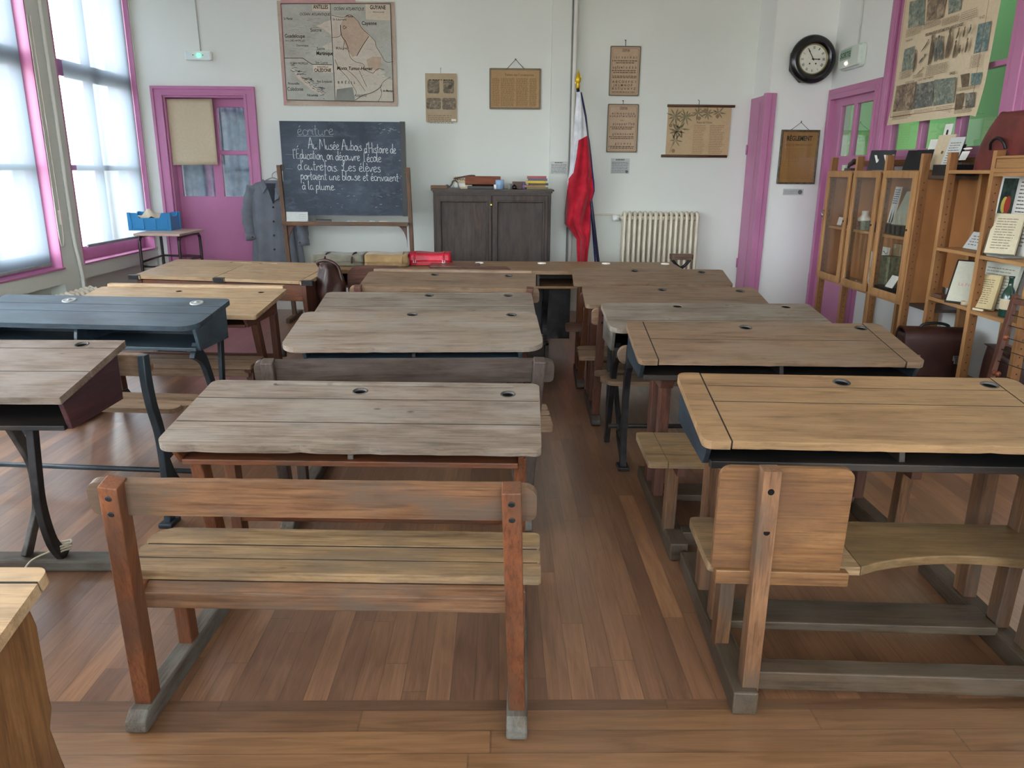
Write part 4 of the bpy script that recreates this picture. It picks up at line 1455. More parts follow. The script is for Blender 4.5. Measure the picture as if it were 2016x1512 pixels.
for pts in ([(654, 31), (676, 35), (690, 30), (705, 42), (713, 56), (728, 70), (739, 82), (741, 92), (750, 106), (760, 122), (775, 122)],
            [(671, 50), (673, 70), (681, 82), (686, 95)], [(727, 72), (714, 92), (703, 111)], [(679, 82), (676, 100)], [(686, 94), (690, 112), (700, 122), (716, 127), (720, 138), (735, 145)],
            [(660, 118), (670, 137), (684, 152), (699, 175), (703, 184)], [(684, 138), (700, 152), (713, 170), (720, 180)], [(735, 145), (745, 136), (757, 138)], [(708, 140), (715, 155), (723, 172)],
            [(700, 198), (715, 188), (730, 184), (745, 176), (752, 168)], [(745, 200), (752, 186), (750, 172), (757, 160), (770, 152)], [(655, 75), (668, 73), (672, 68)]):
    ln(pts, .0055 if pts[0][0] in (671, 727, 700) else .0035)
for k in range(60):
    x, y = random.uniform(572, 640), 0
    y = 130 + (x - 572) * .85 + random.uniform(-9, 9)
    ln([(x, y), (x + random.uniform(3, 9), y + random.uniform(-2, 4))], .003, sm=False)
for k in range(70):
    x, y = random.uniform(560, 646), random.uniform(34, 112)
    ln([(x, y), (x + random.uniform(3, 14), y + random.uniform(-1, 1.5))], .0018, m=4, sm=False)
for k in range(60):
    x, y = random.uniform(664, 770), random.uniform(60, 196)
    ln([(x, y), (x + random.uniform(2, 9), y + random.uniform(-3, 3))], .0018, m=4, sm=False)
pl([(615, 10), (651, 10), (651, 23), (616, 22)], 7, .0222)
pl([(720, 9), (769, 11), (770, 41), (721, 39)], 7, .0222)
pl([(617, 128), (655, 129), (656, 144), (618, 142)], 7, .0222)


def mt(body, x0, x1, y, h=None, m=LN, bold=.0, shear=0.0):
    a, c = q(x0, y), q(x1, y)
    b.text(body, a[0], a[1], (h or 8) * .0058, .0245, m, fit=c[0] - a[0], bold=bold, shear=shear)


mt('ANTILLES', 618, 647, 18, 9, bold=.02)
mt('OCÉAN  ATLANTIQUE', 591, 650, 31, 6, shear=.2)
mt('OCÉAN  ATLANTIQUE', 658, 717, 21, 7, shear=.2)
mt('GUYANE', 729, 760, 19, 9, bold=.02)
mt('FRANÇAISE', 735, 757, 26, 3)
mt('Cayenne', 713, 742, 50, 9, bold=.01)
mt('Guadeloupe', 562, 601, 75, 9, bold=.01)
mt('ou I. DES ANTILLES', 563, 601, 82, 4, shear=.2)
mt('Martinique', 624, 656, 109, 9, bold=.02)
mt('Sucre', 612, 634, 63, 8)
mt('Sucre', 625, 640, 99, 7)
mt('Ste Lucie', 622, 646, 126, 6)
mt('St Martin', 560, 577, 40, 6)
mt('Dominique', 585, 608, 92, 5)
mt('OCÉAN PACIFIQUE', 572, 607, 127, 5, shear=.2)
mt('NOUVELLE', 626, 647, 134, 4)
mt('CALÉDONIE', 620, 653, 142, 8, bold=.02)
mt('Nouvelle', 568, 590, 167, 6)
mt('Calédonie', 567, 598, 179, 9)
mt('Iles Loyauté', 625, 654, 163, 6)
mt('Houaïlou', 596, 615, 157, 6)
mt('Nouméa', 606, 627, 190, 6, bold=.01)
mt('Monts Tumuc-Humac', 664, 733, 138, 8, bold=.02, shear=.2)
mt('B  R  É  S  I  L', 666, 700, 165, 6, bold=.01)
mt('I. de Marajo', 751, 774, 181, 5, bold=.02)
mt('Amazone', 698, 722, 191, 8, shear=.3)
mt('St Laurent', 656, 683, 41, 5)
mt('Mana', 682, 695, 35, 5)
mt('Or', 676, 684, 58, 8)
mt('Rhum', 662, 684, 98, 6)
M_MAPSEA = paper('map_sea', (182, 184, 175), (156, 150, 140), 0.6, 4)
b.build('map_sheet', [paper('map_margin', (196, 180, 164), (150, 120, 104), .6), paper('map_land', (200, 193, 180), (186, 168, 152), .6, 6), M_MAPSEA, M_INK, plain('map_grey_ink', (136, 138, 132), .9),
                      paper('map_pink_edge', (196, 158, 156), (170, 130, 128), .6), paper('map_pink_land', (190, 170, 152), (170, 146, 128), .6, 8), paper('map_cartouche', (208, 196, 178))], p.t)
for u in (.27, .5, .75):
    pass

# ---- emergency exit light with its cable
t = thing('emergency_light', 'small white emergency exit light glowing green above the mauve door', 'emergency light', P(391, 110, y=YB - .03))
a = P(365, 101, y=YB - .03) - t.location
c = P(418, 119, y=YB - .03) - t.location
MB().box(a.x, c.x, -.03, .028, c.z, a.z).build('housing', M_PLASTIC, t, bevel=.008)
MB().box(a.x + .012, c.x - .012, -.034, -.029, c.z + .01, a.z - .01).build('diffuser', plain('pale_diffuser', (214, 226, 224), .3), t, bevel=.003)
MB().sphere((.012, -.034, 0), .018, 8).build('green_led', emit('green_led', (60, 240, 150), 2.2), t)
b = MB()
for x in (-.045, .055):
    b.sphere((x, -.034, .004), .005, 6)
b.build('screw', M_INK, t)
b = MB()
q0 = P(395, 99, y=YB - .008) - t.location
b.tube([(q0.x, YB - .008 - t.location.y, a.z - .01), (q0.x - .02, YB - .008 - t.location.y, 1.2)], .005, 6)
b.build('cable', plain('grey_cable', (176, 176, 174), .5), t)

# ---- brown paper on the door
p = Pan('paper_sheet', 'blank sheet of brown wrapping paper hanging over the upper left door panes', 'paper', 377, 325, at=YB + .05)
x0, y0 = p.q(335, 325)
x1, y1 = p.q(418, 196)
b = MB().grid(lambda u, v: (x0 + (x1 - x0) * u, y0 + .008 * u + (y1 - y0) * v, .012 + .01 * math.sin(3 * u + 1) * (1 - v) + .012 * (u > .93) * (1 - v)), 14, 14)
b.build('sheet', M_KRAFT, p.t, solid=.0015)

# ---- four-picture sheet
p = Pan('picture_sheet', 'narrow school picture sheet with four engravings, hung on a nail', 'poster', 869, 241)
x0, y0 = p.q(839, 240)
x1, y1 = p.q(899, 145)
b = MB()
b.poly(rrect(x0, y0, x1, y1, .004), .004, .012, m=0)
for (a0, b0, a1, b1) in ((842, 184, 865, 157), (873, 184, 894, 157), (840, 215, 868, 193), (871, 216, 898, 193)):
    u0, v0 = p.q(a0, b0)
    u1, v1 = p.q(a1, b1)
    b.poly(rrect(u0, v0, u1, v1, .02), .0122, .0122, m=1)
textlines(b, x0 + .04, x1 - .04, p.q(0, 151)[1], p.q(0, 147)[1], 1, .008, 2, .0124)
textlines(b, x0 + .03, x1 - .03, p.q(0, 191)[1], p.q(0, 186)[1], 2, .005, 3, .0124)
textlines(b, x0 + .02, x1 - .03, p.q(0, 236)[1], p.q(0, 218)[1], 5, .005, 3, .0124)
b.rect(x1 - .06, y0 + .01, x1 - .01, y0 + .03, .0126, 4)
b.build('sheet', [paper('tan_card', (182, 164, 138), (156, 136, 110), .6), picture('engraving', [(84, 78, 70), (126, 116, 102), (176, 162, 138)], 22), M_INK, M_INKSOFT, M_PAPERW], p.t)
b = MB()
b.tube([(0, y1 + .002, .006), (.002, y1 + .05, .004)], .0025, 6)
b.sphere((.002, y1 + .052, .006), .005, 5)
b.build('nail', M_STEEL, p.t)


def hung_chart(name, label, cat, tlx, tly, brx, bry, paint, mats, peg, group=None, rad=.012, thick=(.004, .012)):
    p = Pan(name, label, cat, (tlx + brx) / 2, bry, group=group)
    x0, y0 = p.q(tlx, bry)
    x1, y1 = p.q(brx, tly)
    b = MB()
    b.poly(rrect(x0, y0, x1, y1, rad), thick[0], thick[1], m=0)
    paint(b, x0, y0, x1, y1, p)
    b.build('board', mats, p.t)
    b = MB()
    if peg[0] == 'string':
        a, c, d = p.q(*peg[1]), p.q(*peg[2]), p.q(*peg[3])
        b.tube([(a[0], a[1] - .01, .01), (c[0], c[1], .008), (d[0], d[1] - .01, .01)], .0035, 6)
        b.sphere((c[0], c[1], .008), .008, 5)
        b.build('hanging_string', M_INKSOFT, p.t)
    else:
        a = p.q(*peg[1])
        b.tube([(a[0], y1 - .005, .006), (a[0], a[1], .004)], .003, 6)
        b.tube([(a[0] - .012, a[1] + .002, .008), (a[0] + .004, a[1] + .003, .010)], .004, 6)
        b.build('hook', M_INK, p.t)
    return p


def paint_table(b, x0, y0, x1, y1, p):
    b.poly(rrect(x0 + .02, y0 + .02, x1 - .02, y1 - .02, .004), .0122, .0122, m=3)
    b.text('Tableau des Connaissances', x0 + .16, y1 - .075, .032, .0126, 1, fit=.30)
    xs = [x0 + .03, x0 + .12, x0 + .28, x0 + .42, x1 - .03]
    for i in range(4):
        textlines(b, xs[i], xs[i + 1] - .012, y0 + .03, y1 - .095, 26, .0045, 2, .0126, .006, .1)
    for i in range(1, 4):
        b.line([(xs[i] - .006, y0 + .03), (xs[i] - .006, y1 - .1)], .0014, .0125, 2)


hung_chart('school_chart', 'brown printed table board hung from a string triangle above the cupboard', 'chart', 963.5, 135, 1065.5, 215, paint_table,
           [plain('board_edge_grey', (130, 116, 98), .8), M_INK, plain('brown_print', (122, 92, 58), .9), paper('brown_chart', (182, 150, 112), (158, 124, 86), .6)],
           ('string', (997, 135), (1015, 117), (1033, 135)))


def paint_alpha(rows):
    def f(b, x0, y0, x1, y1, p):
        W, H = x1 - x0, y1 - y0
        b.poly(rrect(x0 + .012, y0 + .012, x1 - .012, y1 - .012, .012), .0122, .0122, m=3)
        o = rrect(x0 + .024, y0 + .024, x1 - .024, y1 - .024, .01)
        b.line(o + [o[0]], .0022, .0126, 2)
        for body, f0, f1, fy, h in rows:
            if body is None:
                textlines(b, x0 + W * f0, x0 + W * f1, y1 - H * (fy + .012), y1 - H * (fy - .012), 1, h, 2, .0126, .007, .05, (.008, .03))
            else:
                b.text(body, x0 + W * f0, y1 - H * fy, h, .0127, 1, fit=W * (f1 - f0), bold=.01)
    return f


AM = [plain('card_border_grey', (118, 108, 94), .8), M_INK, plain('soft_print', (100, 82, 66), .9), paper('pinkish_card', (190, 166, 142), (166, 140, 116), .5)]
hung_chart('alphabet_chart', 'upper of two narrow alphabet charts, with three rows of capitals at its foot', 'chart', 1198, 91, 1262, 189,
           paint_alpha([('L’ÉCRITURE', .38, .63, .115, .035), ('i  u  t   n  e  r  m  o  c', .12, .88, .25, .04), (None, .08, .92, .295, .009), (None, .2, .8, .335, .009), ('a q f s w l  o  d  b  k', .10, .88, .45, .04),
                        (None, .07, .92, .49, .009), (None, .12, .88, .53, .009), (None, .1, .9, .6, .008), (None, .1, .9, .63, .008), ('A B C D E F G  I', .10, .88, .735, .032), ('J K L M N O P', .15, .78, .805, .032),
                        ('R S T U V X Y Z', .10, .88, .875, .032), (None, .1, .9, .92, .008)]), AM, ('hook', (1232, 80)), 'pair of alphabet charts')
hung_chart('alphabet_chart', 'lower of two narrow alphabet charts, with rows of small letters and no capitals', 'chart', 1193, 205, 1258, 300,
           paint_alpha([('L’ÉCRITURE', .38, .63, .115, .035), ('e i m n u r o c a', .14, .86, .215, .034), ('v s k x t f w n l b h d', .08, .9, .27, .034), ('a b c', .42, .54, .35, .02), ('p j o p p q r l f z b', .18, .88, .43, .036),
                        (None, .1, .9, .475, .009), (None, .15, .85, .51, .009), ('g d w m n o c w b', .18, .86, .635, .032), (None, .08, .9, .675, .009), (None, .12, .88, .71, .009), ('g  c  u  m  n  e', .28, .8, .835, .036),
                        (None, .08, .9, .875, .009), (None, .12, .88, .91, .009)]), AM, ('hook', (1227, 199)), 'pair of alphabet charts')


def notice(label, tlx, tly, brx, bry, mat, wall='back', at=None, title=True, lines=7, grp='small museum notices', logo=None):
    p = Pan('notice', label, 'notice', (tlx + brx) / 2, bry, wall, at, grp)
    x0, y0 = p.q(tlx, bry)
    x1, y1 = p.q(brx, tly)
    b = MB()
    b.poly(rc(x0, y0, x1, y1), 0, .002)
    if title:
        textlines(b, x0 + (x1 - x0) * .25, x1 - (x1 - x0) * .28, y1 - (y1 - y0) * .14, y1 - (y1 - y0) * .04, 1, (y1 - y0) * .07, 1, .0024, .004, 0, (.015, .04))
    textlines(b, x0 + .01, x1 - .01, y0 + .01, y1 - (y1 - y0) * .2, lines, (y1 - y0) * .035, 1, .0024, .005, .1, (.01, .04))
    if logo:
        b.poly(circle(x0 + (x1 - x0) * logo[0], y0 + (y1 - y0) * logo[1], (y1 - y0) * logo[2], 14), .0026, .0026, m=1)
    b.build('card', [mat, plain('grey_print', (96, 100, 104), .9)], p.t)
    return p.t


notice('pale notice with corner ornaments on the pilaster, left of the flag', 1083, 318, 1118, 343, M_PAPERG, at=YB - .06)
notice('grey notice below the two alphabet charts', 1202, 312, 1240, 342, plain('grey_notice', (186, 192, 190), .7), logo=(.86, .14, .1))

# ---- olive branch scroll
p = Pan('hanging_scroll', 'tan scroll with painted plant sprays, hung between two brown rods', 'scroll', 1372, 309)
x0, y0 = p.q(1306, 307)
x1, y1 = p.q(1441, 209.5)
x0, x1 = p.q(1310, 300)[0], p.q(1437, 250)[0]
b = MB()
b.poly(rc(x0, y0, x1, y1), .008, .010, m=0)
LF = 1


def leaf(cx, cy, ang, l, w, m=LF):
    pts = []
    for k in range(9):
        t = k / 8
        pts.append((l * t, w * math.sin(PI * t)))
    pts += [(l * t / 8, -w * math.sin(PI * t / 8)) for t in range(7, 0, -1)]
    ca, sa = math.cos(ang), math.sin(ang)
    b.poly([(cx + x * ca - y * sa, cy + x * sa + y * ca) for x, y in pts], .0108, .0108, m=m)


def spray(px, py, n, r, a0=0):
    c = p.q(px, py)
    for k in range(n):
        leaf(c[0], c[1], a0 + 2 * PI * k / n + random.uniform(-.2, .2), r * random.uniform(.7, 1.1), r * .085)


for px_, py_, n, r in ((1329, 229, 9, .10), (1350, 230, 10, .09), (1373, 222, 8, .08), (1392, 224, 9, .08), (1414, 222, 7, .08), (1331, 258, 9, .10), (1340, 254, 5, .10), (1329, 276, 6, .08)):
    spray(px_, py_, n, r)
for pts in ([(1318, 300), (1325, 280), (1330, 258), (1331, 240), (1333, 230)], [(1331, 238), (1350, 229), (1375, 223), (1395, 222), (1420, 220)]):
    b.line(spline([p.q(*a) for a in pts], 6), .005, .0107, LF)
for px_, py_ in ((1325, 297), (1320, 247), (1376, 233), (1388, 217), (1412, 229)):
    c = p.q(px_, py_)
    b.poly(circle(c[0], c[1], .02, 10), .0109, .0109, m=2)
c, e = p.q(1371, 243), p.q(1402, 243)
b.text('Poésie de l’Olivier', c[0], c[1], .03, .0109, 3, fit=e[0] - c[0])
u0, v0 = p.q(1356, 303)
u1, v1 = p.q(1428, 246)
textlines(b, u0 + .03, (u0 + u1) / 2 - .02, v0, v1, 17, .006, 4, .0109, .006, .3)
textlines(b, (u0 + u1) / 2 + .02, u1, v0, v1, 17, .006, 4, .0109, .006, .3)
b.build('sheet', [paper('scroll_paper', (194, 170, 136), (172, 144, 108), .5), plain('leaf_print', (126, 118, 92), .9, var=.2, vs=30), plain('fruit_print', (142, 118, 88), .9), M_INK, plain('scroll_print', (158, 126, 86), .9)], p.t)
rod = wood('rod_wood', (120, 86, 62), (98, 68, 50), (66, 44, 34))
for a, yy in (((1310.5, 1442), y1), ((1304, 1434), y0)):
    u0, u1 = p.q(a[0], 260)[0], p.q(a[1], 260)[0]
    MB().cyl((u0, yy, .014), (u1, yy, .014), .014).build('rod', rod, p.t)
b = MB()
h = p.q(1376, 199)
b.tube([(h[0], y1, .012), (h[0] + .004, h[1], .008), (h[0] - .012, h[1] + .012, .012)], .0035, 6)
b.build('hook', M_INK, p.t)

# ---- blackboard easel
YE = 7.9
t = thing('blackboard', 'chalk-covered blackboard on a wooden easel with a French writing lesson', 'blackboard', (0, 0, 0))
BX = lambda px, py, y=YE: (P(px, py, y=y).x, P(px, py, y=y).z)
bx0, bz1 = BX(551, 238)
bx1, _ = BX(798, 300)
_, bz0 = BX(680, 424)
bx0 = BX(556, 330)[0]
M_SLATE = NT('slate_board')
_v = M_SLATE.coords(False)
_n = M_SLATE.noise(_v, 2.2, 6, .6, .8)
_m = M_SLATE.noise(M_SLATE.scaled(_v, (1, 1, 2.5)), 7, 6, .7, .5)
_c = M_SLATE.ramp(_n, [(.35, lin((44, 52, 64))), (.7, lin((70, 82, 96)))])
_c = M_SLATE.mix(M_SLATE.ramp(_m, [(.52, (0, 0, 0, 1)), (.8, (.55, .55, .55, 1))]), _c, lin((108, 122, 136)))
M_SLATE.bsdf(_c, .6, 0, .3)
M_CHALK = plain('chalk', (206, 214, 218), .95, var=.1, vs=60)
M_CHALKD = plain('chalk_faint', (150, 160, 168), .95, var=.1, vs=60)
b = MB(Matrix.Translation((0, YE, 0)) @ Matrix.Rotation(PI / 2, 4, 'X'))
b.poly(rc(bx0, bz0, bx1, bz1), -.022, 0, m=0)
b.poly(rc(bx1 - .045, bz0 - .005, bx1 + .004, bz1 + .004), -.024, .003, m=3)
GL = {
    'a': (.52, ['.44,.44 .24,.52 .06,.32 .12,.06 .30,.06 .42,.30 .45,.50', '.45,.50 .43,.16 .54,.02']),
    'b': (.50, ['.08,1 .06,.5 .07,.02', '.07,.36 .24,.5 .42,.36 .40,.08 .20,0 .07,.08']),
    'c': (.44, ['.42,.42 .22,.5 .05,.28 .14,.03 .30,0 .44,.10']),
    'd': (.56, ['.42,.40 .22,.5 .05,.28 .14,.04 .30,.04 .44,.25', '.46,1 .45,.4 .46,.1 .56,.02']),
    'e': (.48, ['.07,.22 .30,.30 .40,.42 .24,.52 .07,.34 .10,.08 .28,0 .46,.10']),
    'f': (.40, ['.40,.92 .26,1 .18,.8 .18,.2 .14,-.35', '.02,.42 .36,.44']),
    'h': (.54, ['.08,1 .07,.5 .08,0', '.08,.28 .26,.48 .40,.40 .42,.1 .52,0']),
    'i': (.22, ['.08,.48 .08,.1 .20,0', '.09,.68 .11,.70']),
    'l': (.26, ['.10,1 .08,.4 .10,.06 .24,.02']),
    'm': (.82, ['.06,.46 .07,0', '.07,.30 .20,.48 .34,.40 .36,0', '.36,.30 .50,.48 .64,.40 .66,.08 .80,0']),
    'n': (.56, ['.06,.46 .07,0', '.07,.28 .24,.48 .40,.40 .42,.08 .56,0']),
    'o': (.50, ['.24,.5 .06,.3 .12,.04 .30,0 .44,.2 .40,.44 .24,.5 .36,.42 .52,.44']),
    'p': (.50, ['.08,.5 .07,0 .06,-.45', '.08,.34 .26,.5 .42,.34 .36,.06 .10,.06']),
    'r': (.42, ['.06,.46 .08,0', '.08,.26 .20,.44 .34,.46 .40,.36']),
    's': (.44, ['.38,.44 .20,.5 .10,.38 .34,.22 .36,.06 .18,0 .04,.08']),
    't': (.36, ['.16,.9 .14,.4 .16,.06 .32,.02', '.0,.55 .34,.58']),
    'u': (.56, ['.06,.48 .06,.14 .20,.02 .38,.14 .42,.48', '.42,.48 .42,.1 .56,.02']),
    'v': (.48, ['.04,.46 .20,.02 .40,.44 .50,.42']),
    'A': (.72, ['.02,0 .30,1.12 .40,1.14 .66,0', '.02,.42 .70,.46']),
    'M': (.92, ['.04,0 .12,1.1', '.12,1.1 .44,.35 .74,1.1 .84,0']),
    'H': (.78, ['.08,1.15 .10,0', '.64,1.1 .66,0', '.10,.5 .66,.55']),
    'E': (.62, ['.54,1.0 .14,1.0 .12,0 .60,.0', '.14,.5 .46,.52']),
    'L': (.78, ['.04,.62 .18,.5 .42,.95 .34,1.1 .22,.95 .24,.3 .10,.02 .02,.12 .2,.1 .5,-.02 .76,.1']),
    "'": (.20, ['.10,1.02 .06,.8']), ',': (.22, ['.10,.06 .02,-.2']), '.': (.22, ['.06,.02 .09,.05 .06,.06']), ' ': (.34, []),
    '1': (.20, ['.08,1.02 .06,-.06']),
}
ACC = {'é': ('e', '.20,.66 .32,.82'), 'è': ('e', '.32,.64 .18,.82'), 'É': ('E', '.28,1.16 .44,1.34'), 'à': ('a', '.34,.66 .20,.84')}


def chalk(body, x0, x1, xh, yb0, yb1, m=1, w=.0052, h=None):
    """handwriting from photo column x0 to x1, baseline sloping from row yb0 to yb1"""
    tot = sum(GL[ACC[c][0] if c in ACC else c][0] for c in body)
    A, Z = BX(x0, yb0), BX(x1, yb1)
    sx = (Z[0] - A[0]) / tot
    sy = xh * .00535 / .5
    x = 0
    for c in body:
        base, acc = ACC.get(c, (c, None))
        adv, strokes = GL[base]
        dy = random.uniform(-.04, .04)
        for st in strokes + ([acc] if acc else []):
            pts = [tuple(float(k) for k in e.split(',')) for e in st.split()]
            pts = spline(pts, 4) if base not in 'AMHE' else pts
            if len(pts) == 3 and base in 'AMHE':
                pts = [tuple(pts[0]), tuple(pts[1]), tuple(pts[2])]
            f = lambda e: (A[0] + (x + e[0]) * sx, A[1] + (Z[1] - A[1]) * (x / tot) + (e[1] + dy) * sy)
            if len(pts) >= 2:
                b.line([f(e) for e in pts], w, .0012, m, .25)
        x += adv


chalk('écriture', 585, 657, 10, 266, 266, 2, .005)
b.line([BX(585, 268), BX(656, 268.5)], .004, .0012, 2)
chalk('Au Musée Aubois', 607, 713, 8.5, 293, 297)
chalk("d'Histoire de", 717, 780, 8.5, 301, 302)
chalk("l'Éducation, on découvre", 577, 709, 8.5, 312, 317)
chalk("l'école", 716, 751, 8.5, 318, 319)
chalk("d'autrefois. Les élèves", 586, 750, 9, 335, 339)
chalk('portaient une blouse et écrivaient', 592, 785, 8, 353, 357)
chalk('à la plume.', 595, 661, 8, 373, 374, 1, .0055)
for y in (304, 332):
    b.line([BX(562, y), BX(584 if y < 320 else 576, y + 1)], .002, .0011, 2)
for k in range(46):
    x, y = random.choice(((random.uniform(782, 790), random.uniform(250, 400)), (random.uniform(640, 780), random.uniform(366, 420)), (random.uniform(745, 785), random.uniform(244, 262))))
    b.line([BX(x, y), BX(x + random.uniform(1, 7), y + random.uniform(-2, 2))], random.uniform(.0015, .004), .001, 2, .5)
b.build('slate_panel', [M_SLATE.mat, M_CHALK, M_CHALKD, M_BLACK], t)
ew = wm('orange_worn', 'z')
for (pa, pb) in (((549, 325), (568, 560)), ((803, 330), (812, 560))):
    a = P(pa[0], pa[1], y=YE + .01)
    c = P(pb[0], 510, y=YE + .01)
    dirz = (c - a) / (a.z - c.z)
    foot_ = a + dirz * a.z
    b = MB().beam((foot_.x, YE + .03, 0.0), (a.x, YE + .005, a.z), .04, .045, up=(0, 1, 0))
    b.build('upright', ew, t, bevel=.004)
    MB().box(foot_.x - .022, foot_.x + .022, YE - .24, YE + .28, 0, .05).build('foot', wm('orange_worn', 'y'), t, bevel=.006)
tx0, tz = BX(560, 437)
tx1, _ = BX(806, 437)
b = MB()
b.box(tx0, tx1, YE - .10, YE + .01, tz - .02, tz + .004)
b.box(tx0, tx1, YE - .115, YE - .10, tz - .028, tz + .012)
b.build('chalk_tray', wm('orange_worn'), t, bevel=.003)
for sx, x in ((1, tx0 + .03), (-1, tx1 - .03)):
    b = MB(Matrix.Translation((x, YE + .015, tz - .03)) @ Matrix.Rotation(PI / 2, 4, 'X'))
    o = [(0, 0), (sx * .11, 0)] + [(sx * (.11 - .11 * math.sin(k * PI / 16)), -.2 * (1 - math.cos(k * PI / 16))) for k in range(1, 9)] + [(0, -.22)]
    b.poly(o, -.012, .012)
    b.build('bracket', wm('redbrown', 'z'), t, bevel=.003)
b = MB()
for px_, py_ in ((556, 330), (798, 338)):
    a = BX(px_, py_)
    b.box(a[0] - .015, a[0] + .015, YE - .005, YE + .03, a[1] - .03, a[1] + .03)
b.build('pivot', wm('dark'), t, bevel=.003)
# note, chalk and eraser on the tray
a, c = BX(565, 423), BX(606, 404)
nb = MB(Matrix.Rotation(math.radians(-8), 4, 'X'))
nb.box(0, c[0] - a[0], -.002, 0, 0, c[1] - a[1])
for k in range(4):
    nb.box(.02 + (c[0] - a[0]) * .5, c[0] - a[0] - .02, -.0024, -.0018, .015 + .018 * k, .0165 + .018 * k, 1)
tag(nb.build('note_card', [M_PAPERG, M_INKSOFT], None, (a[0], YE - .03, tz + .006)), 'small ruled note card leaning on the lower left of the blackboard', 'note')
CH = [(595, 'white chalk lump at the left of the blackboard tray', .05, M_CHALK), (604, 'second chalk piece from the left on the blackboard tray', .04, M_CHALK), (689, 'short chalk stub in the middle of the blackboard tray', .025, M_CHALK),
      (700, 'longer chalk stick in the middle of the blackboard tray', .045, M_CHALK), (734, 'white chalk stick right of the tray middle', .05, M_CHALK), (756, 'cream chalk stick nearest the right end of the tray', .08, plain('cream_chalk', (214, 204, 180), .9))]
for px_, lb, l, m in CH:
    x = BX(px_, 433)[0]
    an = random.uniform(-.3, .3)
    o = MB().cyl((-l / 2, 0, 0), (l / 2, 0, 0), .008, .0075, 8).build('chalk_stick', m, None, (x, YE - .06 + random.uniform(-.015, .02), tz + .0125), (0, 0, an), bevel=.001)
    tag(o, lb, 'chalk', 'chalk on the blackboard tray')
x = BX(640, 433)[0]
t2 = thing('board_eraser', 'grey felt board eraser on the blackboard tray', 'eraser', (x, YE - .055, tz + .004))
MB().box(-.075, .075, -.02, .02, .0, .018).build('felt', cloth('grey_felt', (120, 116, 116)), t2, bevel=.003)
MB().box(-.075, .075, -.02, .02, .018, .028).build('handle', wm('dark'), t2, bevel=.003)

# ---- grey school smock on a wall hook behind the easel
YS = 8.30
t = thing('smock', 'grey cotton school smock hanging on a hanger beside the easel', 'smock', (P(536, 345, y=YS).x, YS, 0))
sx = t.location.x
ks = [(1.40, .07, .05), (1.375, .17, .07), (1.33, .235, .085), (1.24, .245, .10), (1.10, .235, .11), (.95, .235, .115), (.80, .25, .12), (.62, .27, .125), (.42, .285, .13)]


def smock_pt(u, v):
    f = v * (len(ks) - 1)
    i = min(int(f), len(ks) - 2)
    f -= i
    z, w, dd = [ks[i][k] + (ks[i + 1][k] - ks[i][k]) * f for k in range(3)]
    a = 2 * PI * u
    fold = .016 * v * math.sin(9 * a + 2) + .012 * v * math.sin(5 * a)
    return ((w + fold) * math.cos(a), (dd + fold) * math.sin(a) * .8 - .02, z)


M_SMOCK = cloth('grey_smock_cotton', (104, 108, 117), (114, 119, 128), scale=300, var=.04)
M_SMOCKD = cloth('dark_smock_lining', (48, 50, 58), (58, 60, 70))
MB().grid(smock_pt, 64, 24).build('body', M_SMOCK, t)
for sgn, sh, el, wr in ((-1, (-.20, .0, 1.33), (-.285, -.02, 1.02), (-.255, -.05, .80)), (1, (.20, .0, 1.33), (.28, -.02, 1.0), (.295, -.04, .745))):
    pts = spline([sh, ((sh[0] + el[0]) / 2 - .015 * -sgn, sh[1], (sh[2] + el[2]) / 2), el, ((el[0] + wr[0]) / 2, el[1] - .01, (el[2] + wr[2]) / 2), wr], 5)
    rs = [.075 - .022 * i / (len(pts) - 1) + .004 * math.sin(i * 1.7) for i in range(len(pts))]
    s = MB().tube(pts, rs, 14).build('sleeve', M_SMOCK, t)
    d = (Vector(pts[-1]) - Vector(pts[-3])).normalized()
    c = MB().cyl(Vector(pts[-1]) - d * .05, Vector(pts[-1]) + d * .015, .058, .06, 14)
    c.sphere(Vector(pts[-1]) - d * .02 + Vector((-.03 * sgn, -.052, 0)), .009, 5, 1)
    c.build('cuff', [M_SMOCK, M_INK], s)
b = MB()
for pts in ([(-.075, -.075, 1.41), (-.12, -.075, 1.36), (-.07, -.12, 1.27), (-.035, -.105, 1.33)], [(.075, -.075, 1.41), (.12, -.08, 1.35), (.085, -.125, 1.22), (.03, -.11, 1.19), (.045, -.10, 1.32)]):
    b.add(pts, [tuple(range(len(pts)))])
b.build('collar', M_SMOCK, t, solid=.012)
MB().add([(-.045, -.098, 1.37), (.055, -.098, 1.37), (.035, -.122, 1.17), (.02, -.122, 1.165)], [(0, 1, 2, 3)]).build('neck_opening', M_SMOCKD, t, solid=.004)
for k in range(5):
    z = 1.13 - .145 * k
    MB(Matrix.Translation((.02 - .006 * k, -.122 - .002 * k, z)) @ Matrix.Rotation(PI / 2, 4, 'X')).lathe([(.0005, .008), (.009, .007), (.011, 0)], n=12).build('button', M_INK, t)
b = MB().tube(spline([(-.15, 0, 1.36), (-.05, 0, 1.41), (0, 0, 1.425), (.05, 0, 1.41), (.15, 0, 1.36)], 5), .006, 8)
b.tube(spline([(0, 0, 1.42), (0, .0, 1.46), (.02, .08, 1.49), (0, .185, 1.47)], 6), .004, 8)
b.build('hanger', M_STEEL, t)

